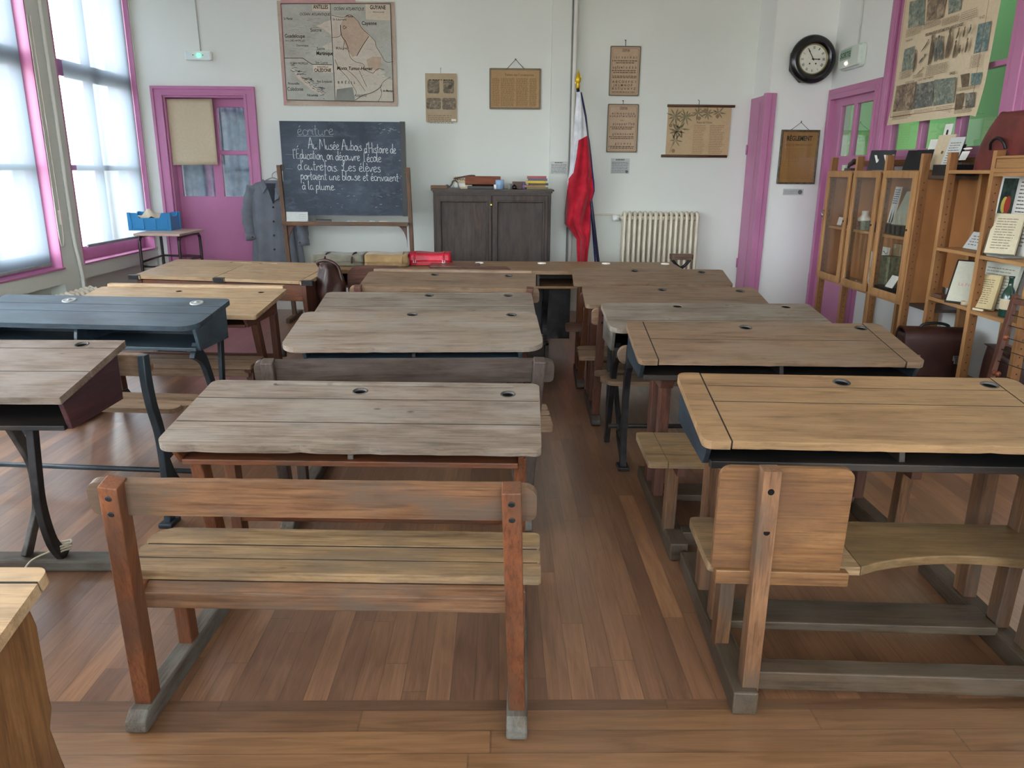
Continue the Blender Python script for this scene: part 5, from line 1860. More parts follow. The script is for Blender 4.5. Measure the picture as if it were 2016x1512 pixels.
# ---- French flag on a leaning pole
YFL = 8.26
t = thing('flag', 'furled blue, white and red flag on a pole leaning in the corner by the pilaster', 'flag', (0, 0, 0))
FX = lambda px, py, y=YFL: P(px, py, y=y)
a = FX(1138, 178)
g = P(1183, 560, y=YFL - .12)
d = (g - a) / (a.z - g.z)
foot_ = a + d * (a.z - .0)
MB().cyl((foot_.x, foot_.y, 0.0), (a.x, YFL + .02, a.z + .02), .016).build('pole', plain('dark_blue_pole', (34, 38, 62), .4), t)
b = MB(Matrix.Translation((a.x, YFL + .02, a.z + .02)))
b.lathe([(.0005, 0), (.02, .0), (.022, .02), (.012, .04), (.026, .06), (.03, .09), (.018, .13), (.006, .165), (.0005, .18)], n=12)
b.beam((-.03, 0, .05), (.03, 0, .12), .012, .012)
b.build('finial', M_GOLD, t)
rows = [  # row, left, white|red, red|blue, right
    (183, 1134, 1140, 1140, 1144), (200, 1133, 1143, 1143, 1148), (230, 1130, 1149, 1149, 1154), (268, 1128, 1154, 1154, 1158), (277, 1127, 1137, 1156, 1160), (310, 1123, 1133, 1161, 1164), (340, 1120, 1128, 1164, 1167),
    (352, 1117, 1119, 1165, 1168), (375, 1116, 1116, 1167, 1169), (398, 1114, 1114, 1162, 1163), (420, 1112, 1112, 1161, 1162), (440, 1111, 1111, 1160, 1161), (452, 1121, 1121, 1160, 1161), (470, 1134, 1134, 1160, 1161), (500, 1135, 1135, 1157, 1158), (560, 1136, 1136, 1152, 1153), (600, 1138, 1138, 1150, 1151)]
N = 30


def flag_pt(u, v):
    f = v * (len(rows) - 1)
    i = min(int(f), len(rows) - 2)
    f -= i
    r = [rows[i][k] + (rows[i + 1][k] - rows[i][k]) * f for k in range(5)]
    k = u * 30
    if k <= 10:
        px_ = r[1] + (r[2] - r[1]) * k / 10
    elif k <= 25:
        px_ = r[2] + (r[3] - r[2]) * (k - 10) / 15
    else:
        px_ = r[3] + (r[4] - r[3]) * (k - 25) / 5
    w = FX(px_, r[0])
    t_ = (px_ - r[1]) / max(1e-3, r[4] - r[1])
    y = YFL - .05 - .07 * math.sin(PI * t_) - (.012 + .03 * v) * math.sin(t_ * 15 + v * 9) + .03 * math.sin(v * 24 + t_ * 6) * (v > .45)
    return (w.x, y, w.z)


b = MB().grid(flag_pt, 30, 64, mat=lambda i, j: 0 if i < 10 else (1 if i < 25 else 2))
b.build('cloth', [cloth('flag_white', (214, 218, 226), (232, 234, 238), scale=200), cloth('flag_red', (178, 28, 48), (206, 38, 60), scale=200), cloth('flag_blue', (34, 42, 86), (44, 54, 104), scale=200)], t, solid=.004)
b = MB()
c0, c1 = FX(1164, 400, YFL - .03), FX(1178, 560, YFL - .06)
for k, m in ((0, 1), (1, 0)):
    o = .016 * (k - .2)
    b.add([(c0.x - .012 + o, c0.y, c0.z), (c0.x + .006 + o, c0.y, c0.z), (c1.x + .02 + o, c1.y, max(.02, c1.z)), (c1.x - .02 + o, c1.y, max(.02, c1.z))], [(0, 1, 2, 3)], m)
b.build('hem', [cloth('flag_white_b', (200, 206, 220)), cloth('flag_blue_b', (40, 44, 92))], t, solid=.006)


# ---- radiators
def radiator(label, n, pitch, h, loc, rotz, deep=.13):
    t = thing('radiator', label, 'radiator', loc, rotz, 'cast-iron radiators')
    for k in range(n):
        x = (k - (n - 1) / 2) * pitch
        b = MB()
        hw = pitch * .30
        for yy in (-deep / 2 + .02, deep / 2 - .02):
            out = []
            b.tube([(x, yy, .10), (x, yy, h - .05), (x, yy * .6, h - .012)], [hw, hw, hw * .9], 10)
        b.tube([(x, -deep / 2 + .02, h - .05), (x, 0, h - .012), (x, deep / 2 - .02, h - .05)], hw * 1.02, 10)
        b.tube([(x, -deep / 2 + .02, .12), (x, 0, .085), (x, deep / 2 - .02, .12)], hw * 1.02, 10)
        b.build('section', M_CREAM, t)
    for zz in (h - .07, .13):
        MB().cyl((-n * pitch / 2, 0, zz), (n * pitch / 2, 0, zz), .024).build('manifold', M_CREAM, t)
    for x in (-(n - 1) / 2 * pitch, (n - 1) / 2 * pitch):
        MB().box(x - .015, x + .015, -.05, .05, 0, .10).build('foot', M_CREAM, t, bevel=.005)
    return t


xa, xb = P(1224, 425, y=8.38).x, P(1377, 425, y=8.38).x
zt = P(1300, 417, y=8.35).z
n = 15
r1 = radiator('cream cast-iron radiator on the back wall between flag and mauve closet door', n, (xb - xa) / n, zt, ((xa + xb) / 2, 8.39, 0), 0)
b = MB()
v = P(1212, 424, y=8.38)
lx0 = v.x - (xa + xb) / 2
b.cyl((lx0 + .06, 0, zt - .07), (-n * ((xb - xa) / n) / 2, 0, zt - .07), .016)
b.cyl((lx0 - .03, 0, zt - .07), (lx0 + .035, 0, zt - .07), .032, .036)
b.build('valve', M_PLASTIC, r1)
b = MB()
b.tube([(lx0 + .055, 0, zt - .07), (lx0 + .055, .07, zt - .045), (lx0 - .02, .085, zt - .04), (P(1135, 420, y=8.47).x - (xa + xb) / 2, .085, zt - .04)], .009, 8)
b.build('pipe', M_CREAM, r1)
r2 = radiator('cream cast-iron radiator under the left window, ending at the wall pipe', 22, .075, .50, (XL + .13, 5.98, 0), PI / 2, .15)
b = MB().cyl((.83, 0, .43), (.90, 0, .43), .04).cyl((.90, 0, .43), (.905, 0, .43), .026, m=1)
b.build('end_valve', [M_CREAM, M_DARKHOLE], r2)

# ---- dark cupboard
t = thing('cupboard', 'dark brown two-door panelled cupboard against the back wall', 'cupboard', (0, 0, 0))
y0 = 7.95
cx0, cx1 = P(853, 400, y=y0).x, P(1085, 400, y=y0).x
cz = P(970, 376, y=y0).z
MB().box(cx0, cx1, y0, YB - .06, .05, cz).build('carcass', wm('cupboard', 'z'), t, bevel=.004)
MB().box(cx0 - .03, cx1 + .03, y0 - .03, YB - .05, 0, .07).build('plinth', wm('cupboard'), t, bevel=.006)
ct0, ct1 = P(848, 372, y=y0 - .02).x, P(1091, 372, y=y0 - .02).x
b = MB(Matrix.Translation((0, 0, cz)))
b.poly(rrect(ct0, y0 - .035, ct1, YB - .05, (.02, .02, 0, 0)), 0, .016)
b.poly(rrect(ct0 + .015, y0 - .02, ct1 - .015, YB - .05, (.015, .015, 0, 0)), -.018, 0)
b.build('top', wm('dark'), t, bevel=.006)
CT = cz + .016
for i, (pa, pb) in enumerate(((866, 961), (976, 1071))):
    x0, x1 = P(pa, 450, y=y0).x, P(pb, 450, y=y0).x
    z1 = P(900, 394, y=y0).z
    MBm = MB(MBACK(0))
    MBm.poly(rc(x0 - .035, .11, x1 + .035, z1 + .05), -y0 - .01, -y0 + .03, [rc(x0 + .02, .2, x1 - .02, z1 - .02)])
    MBm.poly(rc(x0 - .002, .178, x1 + .002, z1 + .002), -y0 - .005, -y0 + .04, [rc(x0 + .016, .196, x1 - .016, z1 - .016)])
    dr = MBm.build('door', wm('cupboard', 'z'), t, bevel=.004)
    MB(MBACK(0)).poly(rc(x0, .17, x1, z1), -y0 - .002, -y0 + .006).build('door_panel', wm('cupboard', 'z'), dr)
a = P(967, 403, y=y0 - .03)
MB().cyl((a.x, y0 - .028, a.z), (a.x, y0 - .036, a.z), .009, n=10).build('keyhole_plate', M_BRASS, t)


# ---- objects on the cupboard
def cb(px, d=.0):
    return P(px, 368, y=y0 + .12 + d).x


o = MB().box(-.085, .085, -.05, .05, 0, .034).build('wooden_box', wm('orange_worn'), None, (cb(865), y0 + .12, CT), bevel=.004)
tag(o, 'small flat brown box at the left end of the cupboard top', 'box')
t = thing('inkstand', 'ornate dark metal inkstand beside the flat brown box on the cupboard', 'inkstand', (cb(888), y0 + .12, CT))
b = MB()
b.tube(spline([(-.07, 0, .012), (-.04, 0, .035), (-.015, 0, .02), (.01, 0, .05), (.02, 0, .075), (.05, 0, .08), (.07, 0, .05)], 5), .008, 7)
b.box(-.08, .09, -.03, .03, 0, .012)
b.build('stand', M_IRONG, t, bevel=.003)
MB(Matrix.Translation((.055, 0, .012))).lathe([(.0005, 0), (.025, 0), (.027, .03), (.016, .04), (.016, .05), (.0005, .05)], n=14).build('ink_bottle', plain('pale_glass_bottle', (190, 196, 194), .15), t)
t = thing('name_card', 'small tan lettered card standing beside the red-brown tray case', 'card', (cb(910), y0 + .16, CT))
b = MB(Matrix.Rotation(math.radians(80), 4, 'X'))
b.poly(rrect(-.09, 0, .10, .125, .008), -.003, .0)
b.text('MAISON', -.075, .085, .05, .0012, 1, fit=.14, bold=.01)
b.poly(rc(-.06, .02, .03, .055), .0004, .0004, m=2)
b.build('card', [M_PAPERB, M_INK, M_PAPERW], t)
b = MB().tube(spline([(-.09, .0, .1), (0, .01, .118), (.08, .015, .132), (.13, .03, .13)], 5), .007, 8)
tag(b.build('pen_holder', wm('dark'), None, (cb(910), y0 + .16, CT)), 'slim dark stick lying on top of the lettered tan card', 'stick')
t = thing('tray_case', 'red-brown wooden case propped up on the cupboard top', 'case', (cb(950), y0 + .18, CT))
M = Matrix.Translation((0, 0, .035)) @ Matrix.Rotation(math.radians(-14), 4, 'X')
MB(M).box(-.18, .185, -.045, .06, 0, .085).build('case', wm('mahogany'), t, bevel=.005)
MB().box(-.155, .16, -.05, .05, 0, .03).build('support', M_BLACK, t, bevel=.003)
items = [('small_cup', 'small glass cup just right of the red-brown case', cb(976), M_WHITE, [(.0005, 0), (.018, 0), (.022, .045), (.019, .045), (.016, .006), (.0005, .006)]),
         ('enamel_pot', 'pale blue enamel pot right of the red-brown case', cb(984), plain('pale_blue_enamel', (140, 172, 206), .25), [(.0005, 0), (.042, 0), (.045, .09), (.04, .093), (.038, .088), (.0005, .088)]),
         ('glass_inkwell', 'grey glass inkwell with a wide rim in the middle of the cupboard top', cb(1004), plain('grey_glass', (150, 152, 148), .15), [(.0005, 0), (.022, 0), (.018, .03), (.04, .045), (.042, .055), (.014, .058), (.0005, .058)]),
         ('ink_bottle', 'tiny black ink bottle beside the grey glass inkwell', cb(1013), M_BLACKGLOSS, [(.0005, 0), (.02, 0), (.021, .03), (.009, .038), (.009, .048), (.0005, .048)]),
         ('ink_bottle', 'white-labelled violet ink bottle left of the book pile', cb(1032), plain('violet_ink_bottle', (96, 82, 116), .2), [(.0005, 0), (.024, 0), (.025, .045), (.012, .055), (.013, .07), (.0005, .07)])]
for nm, lb, x, m, prof in items:
    tag(MB().lathe(prof, n=18).build(nm, m, None, (x, y0 + .10, CT)), lb, 'ink bottle' if 'bottle' in nm else 'vessel')
o = MB().box(-.065, .065, -.045, .045, 0, .075).build('wooden_box', wm('redbrown'), None, (cb(1021), y0 + .20, CT), bevel=.004)
tag(o, 'dark red-brown box behind the ink bottles, left of the book pile', 'box')
bk = [('bottom book of the pile on the cupboard, olive cover', .17, .12, .022, (120, 110, 80), 0.02), ('second book from the bottom of the cupboard pile, tan cover', .165, .115, .02, (150, 120, 86), -.05), ('brown book in the middle of the cupboard pile', .15, .11, .02, (96, 80, 66), .06),
      ('grey book with a yellow spine end in the cupboard pile', .155, .11, .024, (110, 112, 116), -.02), ('slate-blue book under the top book of the cupboard pile', .15, .105, .022, (98, 104, 126), .03), ('pink-red book with yellow spine topping the cupboard pile', .15, .105, .024, (176, 96, 100), .0)]
z = CT


def book(name, label, w, d, h, cover, loc, rotz=0, rot=None, group=None, spine=None, block=(214, 198, 164)):
    t = thing(name, label, 'book', loc, rotz, group, rot)
    b = MB()
    b.box(-w / 2, w / 2, -d / 2, d / 2, 0, .003)
    b.box(-w / 2, w / 2, -d / 2, d / 2, h - .003, h)
    b.box(-w / 2, -w / 2 + .004, -d / 2, d / 2, 0, h, 1 if spine else 0)
    if spine:
        b.box(-w / 2 - .0015, -w / 2 + .03, -d / 2 - .001, d / 2 + .001, -.0005, h + .0005, 1)
    b.build('cover', [plain('cover_%d_%d_%d' % tuple(cover), cover, .6), plain('spine_%d_%d_%d' % tuple(spine or cover), spine or cover, .6)], t, bevel=.0015)
    MB().box(-w / 2 + .005, w / 2 - .004, -d / 2 + .003, d / 2 - .003, .003, h - .003).build('pages', paper('page_block', block, (190, 170, 130), .5, 20), t)
    return t


for k, (lb, w, d, h, c, dx) in enumerate(bk):
    book('book', lb, d * 1.15, w * 1.3, h, c, (cb(1056) + dx * .3, y0 + .13, z), PI / 2 + dx, group='book pile on the cupboard', spine=(206, 176, 60) if k == 3 else None)
    z += h

# ---- small school table with the blue crate
YT = 7.93
t = thing('small_table', 'small school table on curved dark tube legs under the left window', 'table', (0, 0, 0))
c00, c10, c11, c01 = P(262, 461, y=7.72), P(352, 461, y=7.72), P(401, 451, y=8.12), P(318, 449, y=8.12)
tz = .90
pts = [P(262, 460, z=tz), P(353, 461, z=tz), P(401, 451, z=tz), P(312, 449, z=tz)]
b = MB()
b.poly([(a.x, a.y) for a in pts], tz - .022, tz)
b.build('tabletop', [plain('beige_laminate', (196, 172, 156), .5)], t, bevel=.003)
P0, P1, P2, P3 = [Vector((a.x, a.y, 0)) for a in pts]
cen = (P0 + P1 + P2 + P3) / 4
C4 = [cen + (a - cen) * .86 for a in (P0, P1, P2, P3)]
m = plain('dark_tube_steel', (72, 62, 64), .35, .5)
for a, c in ((C4[0], C4[3]), (C4[1], C4[2])):
    h = tz - .035
    b = MB().tube(spline([(a.x, a.y, 0), (a.x, a.y, h - .12), a + (c - a) * .03 + Vector((0, 0, h - .03)), a + (c - a) * .16 + Vector((0, 0, h)), c + (a - c) * .16 + Vector((0, 0, h)), c + (a - c) * .03 + Vector((0, 0, h - .03)), (c.x, c.y, h - .12), (c.x, c.y, 0)], 6), .015, 10)
    b.build('leg_frame', m, t)
b = MB()
for a, c, zz in ((C4[0], C4[1], .58), (C4[3], C4[2], .62), (C4[0], C4[3], .62), (C4[1], C4[2], .62)):
    b.cyl(a + Vector((0, 0, zz)), c + Vector((0, 0, zz)), .011, n=8)
b.build('stretcher', m, t)
t = thing('crate', 'blue plastic produce crate with paper inside on the small table', 'crate', (P(301, 452, z=tz).x + .03, P(301, 452, z=tz).y, tz), math.radians(2))
M_CR = plain('blue_crate_plastic', (44, 132, 188), .35, var=.05)
hw, hd, hh = .20, .13, .175
b = MB()
b.box(-hw, hw, -hd, hd, 0, .012)
for y, o in ((-hd, .008), (hd, -.008)):
    MM = Matrix.Translation((0, y, 0)) @ Matrix.Rotation(PI / 2, 4, 'X')
    b.poly([(-hw, 0), (hw, 0), (hw, hh), (hw - .075, hh), (hw - .10, .125), (-hw + .10, .125), (-hw + .075, hh), (-hw, hh)], -.006, .006, M=MM)
    b.box(-hw, hw, y - .012, y + .012, 0, .02)
for x in (-hw, hw):
    MM = Matrix.Translation((x, 0, 0)) @ Matrix.Rotation(PI / 2, 4, 'Z') @ Matrix.Rotation(PI / 2, 4, 'X')
    b.poly([(-hd, 0), (hd, 0), (hd, hh), (hd - .05, hh), (hd - .07, .14), (-hd + .07, .14), (-hd + .05, hh), (-hd, hh)], -.006, .006, M=MM)
for x in (-.18, -.06, .06, .18):
    b.box(x - .006, x + .006, -hd - .014, -hd, .01, .115)
for x in (-hw, hw):
    for y in (-hd, hd):
        b.box(x - .014, x + .014, y - .014, y + .014, 0, hh + .004)
b.build('crate_body', M_CR, t, bevel=.003)
b = MB().grid(lambda u, v: (-.16 + .24 * u, -.10 + .19 * v, .12 + .075 * math.sin(PI * u) * math.sin(PI * v) + .02 * math.sin(11 * u + 6 * v)), 10, 8)
o = b.build('crumpled_paper', paper('cream_wrap', (222, 208, 184), (200, 184, 158), .5), None, (t.location.x, t.location.y, tz), (0, 0, .05), solid=.002)
tag(o, 'crumpled cream paper heaped in the blue crate', 'paper')


# ---- satchels on the long table
LT = .752


def bag(name, label, w, d, h, mat, loc, rotz, strap=None, buckle=None, sag=.0, flap=True):
    t = thing(name, label, 'satchel', loc, rotz)

    def pt(u, v):
        a = 2 * PI * u
        cx = abs(math.cos(a)) ** .35 * (1 if math.cos(a) > 0 else -1)
        cy = abs(math.sin(a)) ** .35 * (1 if math.sin(a) > 0 else -1)
        k = 1 - .10 * v ** 3
        return (w / 2 * cx * k + .006 * math.sin(7 * a + v * 5), d / 2 * cy * k, h * v + sag * math.sin(5 * a) * v)
    b = MB().grid(pt, 36, 8)
    n0 = len(b.v)
    b.add([pt(i / 36, 1) for i in range(36)], [tuple(range(36))], 0, True)
    b.build('body', mat, t)
    if flap:
        f = MB().grid(lambda u, v: (-w / 2 * .97 + w * .97 * u, d / 2 * .9 - d * .97 * v if v < .8 else -d / 2 + .012 - .012 * (v - .8) * 5, (h + .006 + .004 * math.sin(u * 8)) if v < .8 else h + .006 - h * .7 * (v - .8) / .2), 14, 20)
        f.build('flap', mat, t, solid=.005)
    if strap:
        b = MB()
        for x in strap:
            b.tube(spline([(x, d * .2, h + .012), (x, -d * .3, h + .014), (x, -d / 2 - .012, h * .7), (x, -d / 2 - .014, h * .3)], 5), .007, 6)
        b.build('strap', buckle or mat, t)
    return t


M_CANV = cloth('grey_green_canvas', (104, 100, 88), (122, 118, 104), scale=220)
M_CANB = cloth('brown_canvas', (138, 112, 78), (158, 130, 92), scale=220)
g = lambda px, py=528: P(px, py, z=LT)
bag('satchel', 'flat grey-green canvas satchel at the left end of the long back table', .44, .30, .075, M_CANV, (-1.33, 6.44, LT), 0, (-.1, .12), M_DARKL)
bag('satchel', 'brown canvas satchel between the grey-green one and the red satchel', .36, .28, .085, M_CANB, (-.93, 6.38, LT), .05, (.13,), M_CANB)
t = bag('satchel', 'bright red leather school satchel on the long back table', .36, .22, .085, M_RED, (-.585, 6.46, LT), 0, (-.12, .12), M_RED)
b = MB()
for x in (-.12, .12):
    b.box(x - .012, x + .012, -.128, -.118, .02, .045)
b.build('buckle', M_STEEL, t, bevel=.002)
t = thing('portfolio', 'flat brown leather folder right of the red satchel', 'folder', (P(895, 527, z=LT).x, 6.22, LT))
MB().poly(rrect(-.20, -.11, .20, .13, (.06, .06, .01, .01)), 0, .022).build('cover', M_BROWNL, t, bevel=.006)
MB().poly(rrect(-.206, -.115, .206, .132, (.06, .06, .01, .01)), .009, .014).build('edge_binding', M_DARKL, t, bevel=.002)

# ---- dark leather bag hanging at the right end of the askew desk
t = thing('hanging_bag', 'dark brown leather bag hanging on the right end of the askew lidded desk', 'bag', (-1.25, 5.66, 0))


def hb(u, v):
    a = 2 * PI * u
    z = .84 - .40 * v
    w = .035 + .075 * math.sin(PI * min(1, v * .9 + .08)) + .02 * math.sin(3 * a + v * 8) * v
    dd = .09 + .07 * v + .018 * math.sin(4 * a + 7 * v)
    return (w * math.cos(a) - .02 + .05 * v, dd * math.sin(a), z)


MB().grid(hb, 32, 16).add([hb(i / 32, 0) for i in range(32)], [tuple(range(32))], 0, True).add([hb(i / 32, 1) for i in range(32)], [tuple(range(31, -1, -1))], 0, True).build('body', M_DARKL, t)
b = MB().tube(spline([(-.075, .05, .80), (-.10, .03, .845), (-.02, 0, .865), (.06, -.02, .82), (.09, -.04, .70)], 6), .012, 8)
b.build('strap', M_DARKL, t)

# ------------------------------------------------------------------ closet wall: clock, rules
t = thing('wall_clock', 'round black-framed wall clock with Roman numerals, above the framed rules', 'clock', (3.02, YC, 2.575), rot=RB)
b = MB()
o = []
for k in range(8):
    a = PI / 8 + k * PI / 4
    o.append((.205 * math.cos(a), -.015 + .205 * math.sin(a)))
b.poly(o, 0, .10)
b.build('case', M_BLACK, t, bevel=.008)
b = MB()
prof = [(.218, .095), (.222, .105), (.215, .125), (.195, .142), (.165, .147), (.15, .138), (.143, .125), (.136, .120), (.136, .098)]
b.lathe([(.0005, .09)] + prof, n=64)
b.build('bezel', M_BLACKGLOSS, t)
b = MB().lathe([(.140, .118), (.141, .124), (.136, .126), (.131, .12), (.131, .112)], n=48)
b.build('rim', plain('aged_brass', (150, 138, 96), .35, .8), t)
b = MB()
b.poly(circle(0, 0, .133, 48), .108, .114, m=0)
NUM = ['XII', 'I', 'II', 'III', 'IIII', 'V', 'VI', 'VII', 'VIII', 'IX', 'X', 'XI']
for k, s_ in enumerate(NUM):
    a = PI / 2 - k * PI / 6
    w = {1: .008, 2: .014, 3: .02, 4: .026}.get(len(s_), .024)
    vs, fs = text_mesh(s_, 'CENTER', .02)
    M = Matrix.Rotation(a - PI / 2, 4, 'Z') @ Matrix.Translation((0, .092, .1146))
    mx = max(v[0] for v in vs) - min(v[0] for v in vs)
    b.add([(v[0] * w / mx, v[1] * .034, 0) for v in vs], fs, 1, False, M)
b.line(circle(0, 0, .129, 48) + [(.129, 0)], .0015, .1146, 1)
for x in (-.03, .03):
    b.poly(circle(x, -.04, .008, 12), .1147, .1147, m=1)
b.build('dial', [plain('aged_dial', (216, 216, 204), .5, var=.05, vs=12), M_INK], t)
for nm, ang, l, w in (('minute_hand', PI / 2 + PI / 6, .105, .006), ('hour_hand', -.02, .072, .008)):
    M = Matrix.Translation((0, 0, .117)) @ Matrix.Rotation(ang, 4, 'Z')
    b = MB(M)
    b.poly([(-.015, -w / 2), (l * .7, -w / 2), (l * .75, -w * 1.1), (l, 0), (l * .75, w * 1.1), (l * .7, w / 2), (-.015, w / 2)], 0, .0015)
    b.poly(circle(0, 0, .008, 12), 0, .003)
    b.build(nm, M_BLACK, t)

p = Pan('framed_rules', 'framed brown school rules poster hanging under the black clock', 'framed poster', 1566, 362, at=YC - .004)
x0, y0 = p.q(1529.5, 362)
x1, y1 = p.q(1611, 256)
x0, x1 = p.q(1533, 310)[0], p.q(1608, 310)[0]
b = MB()
b.poly(rc(x0, y0, x1, y1), 0, .022, [rc(x0 + .018, y0 + .018, x1 - .018, y1 - .018)])
b.build('frame', plain('dull_pewter_frame', (96, 86, 68), .4, .4, var=.25, vs=30), p.t, bevel=.004)
b = MB()
b.poly(rc(x0 + .012, y0 + .012, x1 - .012, y1 - .012), .004, .008)
c, e = p.q(1548, 277), p.q(1598, 277)
b.text('RÈGLEMENT', c[0], c[1] + .002, .062, .0086, 1, fit=e[0] - c[0], bold=.035)
b.text('DES ÉCOLES PRIMAIRES PUBLIQUES', c[0] - .012, c[1] - .048, .026, .0086, 2, fit=e[0] - c[0] + .02, bold=.01)
textlines(b, x0 + .04, x1 - .04, y0 + .05, c[1] - .07, 26, .004, 3, .0086, .005, .12)
b.build('sheet', [paper('rules_sheet', (172, 132, 88), (146, 106, 66), .6), M_INK, plain('rules_soft_ink', (120, 84, 50), .9), plain('rules_small_print', (150, 108, 64), .9)], p.t)
MB().poly(rc(x0 + .014, y0 + .014, x1 - .014, y1 - .014), .014, .016).build('pane', glass_mat('frame_glass', (250, 250, 245), .06), p.t)
b = MB()
a, c, d = p.q(1557, 256), p.q(1577, 241), p.q(1592, 252)
b.tube([(a[0], y1, .012), (c[0], c[1], .006), (d[0], y1, .012)], .0025, 5)
b.tube([(c[0], c[1] - .004, .004), (c[0], c[1] + .014, .012)], .004, 5)
b.build('hanging_wire', M_INK, p.t)
notice('tiny grey notice with a round emblem under the framed rules', 1541, 372, 1582, 384, plain('grey_notice_b', (186, 190, 188), .7), at=YC - .004, title=False, lines=4, logo=(.84, .5, .36))

# ---- SORTIE lamp on the right wall
p = Pan('exit_sign', 'clear plastic exit sign lamp reading SORTIE above the right-hand door', 'exit sign', 1686, 112, 'right')
x0, x1 = p.q(1665.5, 100)[0], p.q(1707, 92)[0]
y0, y1 = -.10, .10
M_CLR = plain('clear_plastic', (206, 216, 208), .2, var=.03)
b = MB()
b.poly(rrect(x0, y0 + .0, x1, y1, .04), 0, .035)
b.poly(rrect(x0 + .015, y0 + .015, x1 - .015, y1 - .015, .03), .03, .065)
b.build('housing', M_CLR, p.t, bevel=.01)
b = MB()
b.rect(x0 + .04, -.015, x0 + .275, .075, .0662, 0)
b.text('SORTIE', x0 + .05, .005, .066, .0666, 1, fit=.215, bold=.03)
b.build('sign_plate', [plain('sign_grey_green', (150, 172, 158), .4), plain('sign_green', (48, 92, 72), .5)], p.t)
b = MB().sphere((x0 + .19, -.05, .066), .016, 8)
b.build('lamp', emit('small_lamp', (255, 236, 210), 1.4), p.t)
b = MB()
c = p.q(1703, 0)
b.tube([((x0 + x1) / 2 + .05, y1, .01), ((x0 + x1) / 2 + .05, .97, .01)], .006, 6)
b.build('cable', plain('pale_cable', (206, 210, 208), .5), p.t)

# ---- big picture poster on the glazed partition
XP = XR - .05
p = Pan('picture_poster', 'large cream educational picture poster hanging over the glazed partition', 'poster', 1840, 240, 'right', at=XP)
ux0, _ = p.q(1753, 247)
ux1, _ = p.q(1930, 228)
vb = p.q(1753, 247)[1]
vt = 1.25
b = MB()
CUR = lambda u, v: .008 + .05 * max(0, .18 - v) ** 1.3 * 4 + .015 * math.sin(u * 3 + v * 2)
b.grid(lambda u, v: (ux0 + (ux1 - ux0) * u + .02 * v, vb + (vt - vb) * v - .012 * (u > .97) * (1 - v), CUR(u, v)), 20, 24, 0)


def pq(px, py):
    return p.q(px, py)


def pimg(pts, m):
    a = [pq(*k) for k in pts]
    zz = max(CUR((x - ux0) / (ux1 - ux0), (y - vb) / (vt - vb)) for x, y in a) + .002
    b.poly(a, zz, zz, m=m)
    return zz


CR = lambda x, y: (1720 + x / 5.6014, y / 5.6)
for pts, m in (([(432, 20), (610, -20), (595, 275), (412, 312)], 1), ([(632, -30), (845, -60), (800, 190), (610, 238)], 3), ([(850, -60), (1005, -90), (985, 110), (845, 160)], 1),
               ([(375, 545), (492, 505), (475, 760), (340, 790)], 1), ([(1170, 265), (1312, 232), (1265, 560), (1115, 595)], 2), ([(300, 950), (515, 900), (475, 1210), (255, 1235)], 3),
               ([(522, 930), (722, 890), (695, 1170), (480, 1205)], 4), ([(724, 880), (962, 850), (935, 1130), (705, 1170)], 1), ([(985, 825), (1085, 805), (1070, 955), (1000, 965)], 5), ([(1100, 810), (1220, 795), (1195, 930), (1090, 945)], 2),
               ([(965, 1040), (1050, 1020), (1030, 1200), (945, 1215)], 5), ([(1065, 1030), (1165, 1015), (1160, 1180), (1058, 1195)], 4)):
    pimg([CR(*a) for a in pts], m)
FIG = [((655, 720), (690, 560), (700, 430), 16, 5), ((728, 680), (735, 560), (740, 450), 12, 4), ((760, 660), (765, 540), (772, 430), 14, 4), ((797, 660), (800, 540), (800, 440), 14, 4), ((850, 640), (878, 510), (898, 370), 18, 5),
       ((930, 640), (950, 560), (962, 480), 12, 5), ((965, 430), (985, 380), (998, 330), 8, 5), ((1045, 410), (1055, 360), (1062, 320), 9, 5), ((1105, 370), (1125, 320), (1130, 290), 7, 4), ((1000, 590), (1005, 550), (1010, 520), 8, 5), ((1065, 580), (1085, 510), (1092, 450), 10, 5),
       ((485, 800), (505, 680), (515, 570), 9, 5), ((575, 570), (620, 510), (655, 450), 6, 6), ((550, 700), (585, 650), (615, 620), 10, 4), ((530, 820), (560, 790), (595, 755), 6, 5)]
for a, c, d, w, m in FIG:
    A, Cc, D = [pq(*CR(*k)) for k in (a, c, d)]
    w = w * .0011
    s = spline([A, Cc, D], 5)
    n_ = len(s) - 1
    L = [(x - w * (.5 + .9 * math.sin(PI * i / n_)), y) for i, (x, y) in enumerate(s)]
    R_ = [(x + w * (.5 + .9 * math.sin(PI * i / n_)), y) for i, (x, y) in enumerate(s)]
    b.poly(L + R_[::-1], .036, .036, m=m)
    b.poly(circle(D[0], D[1] + w * .8, w * .9, 10), .0362, .0362, m=m)


def ptext(body, a, c, h, m=6, bold=0.0):
    A, Cc = pq(*CR(*a)), pq(*CR(*c))
    b.text(body, A[0], A[1], h, .037, m, fit=Cc[0] - A[0], bold=bold, rot=math.atan2(Cc[1] - A[1], Cc[0] - A[0]) * .3)


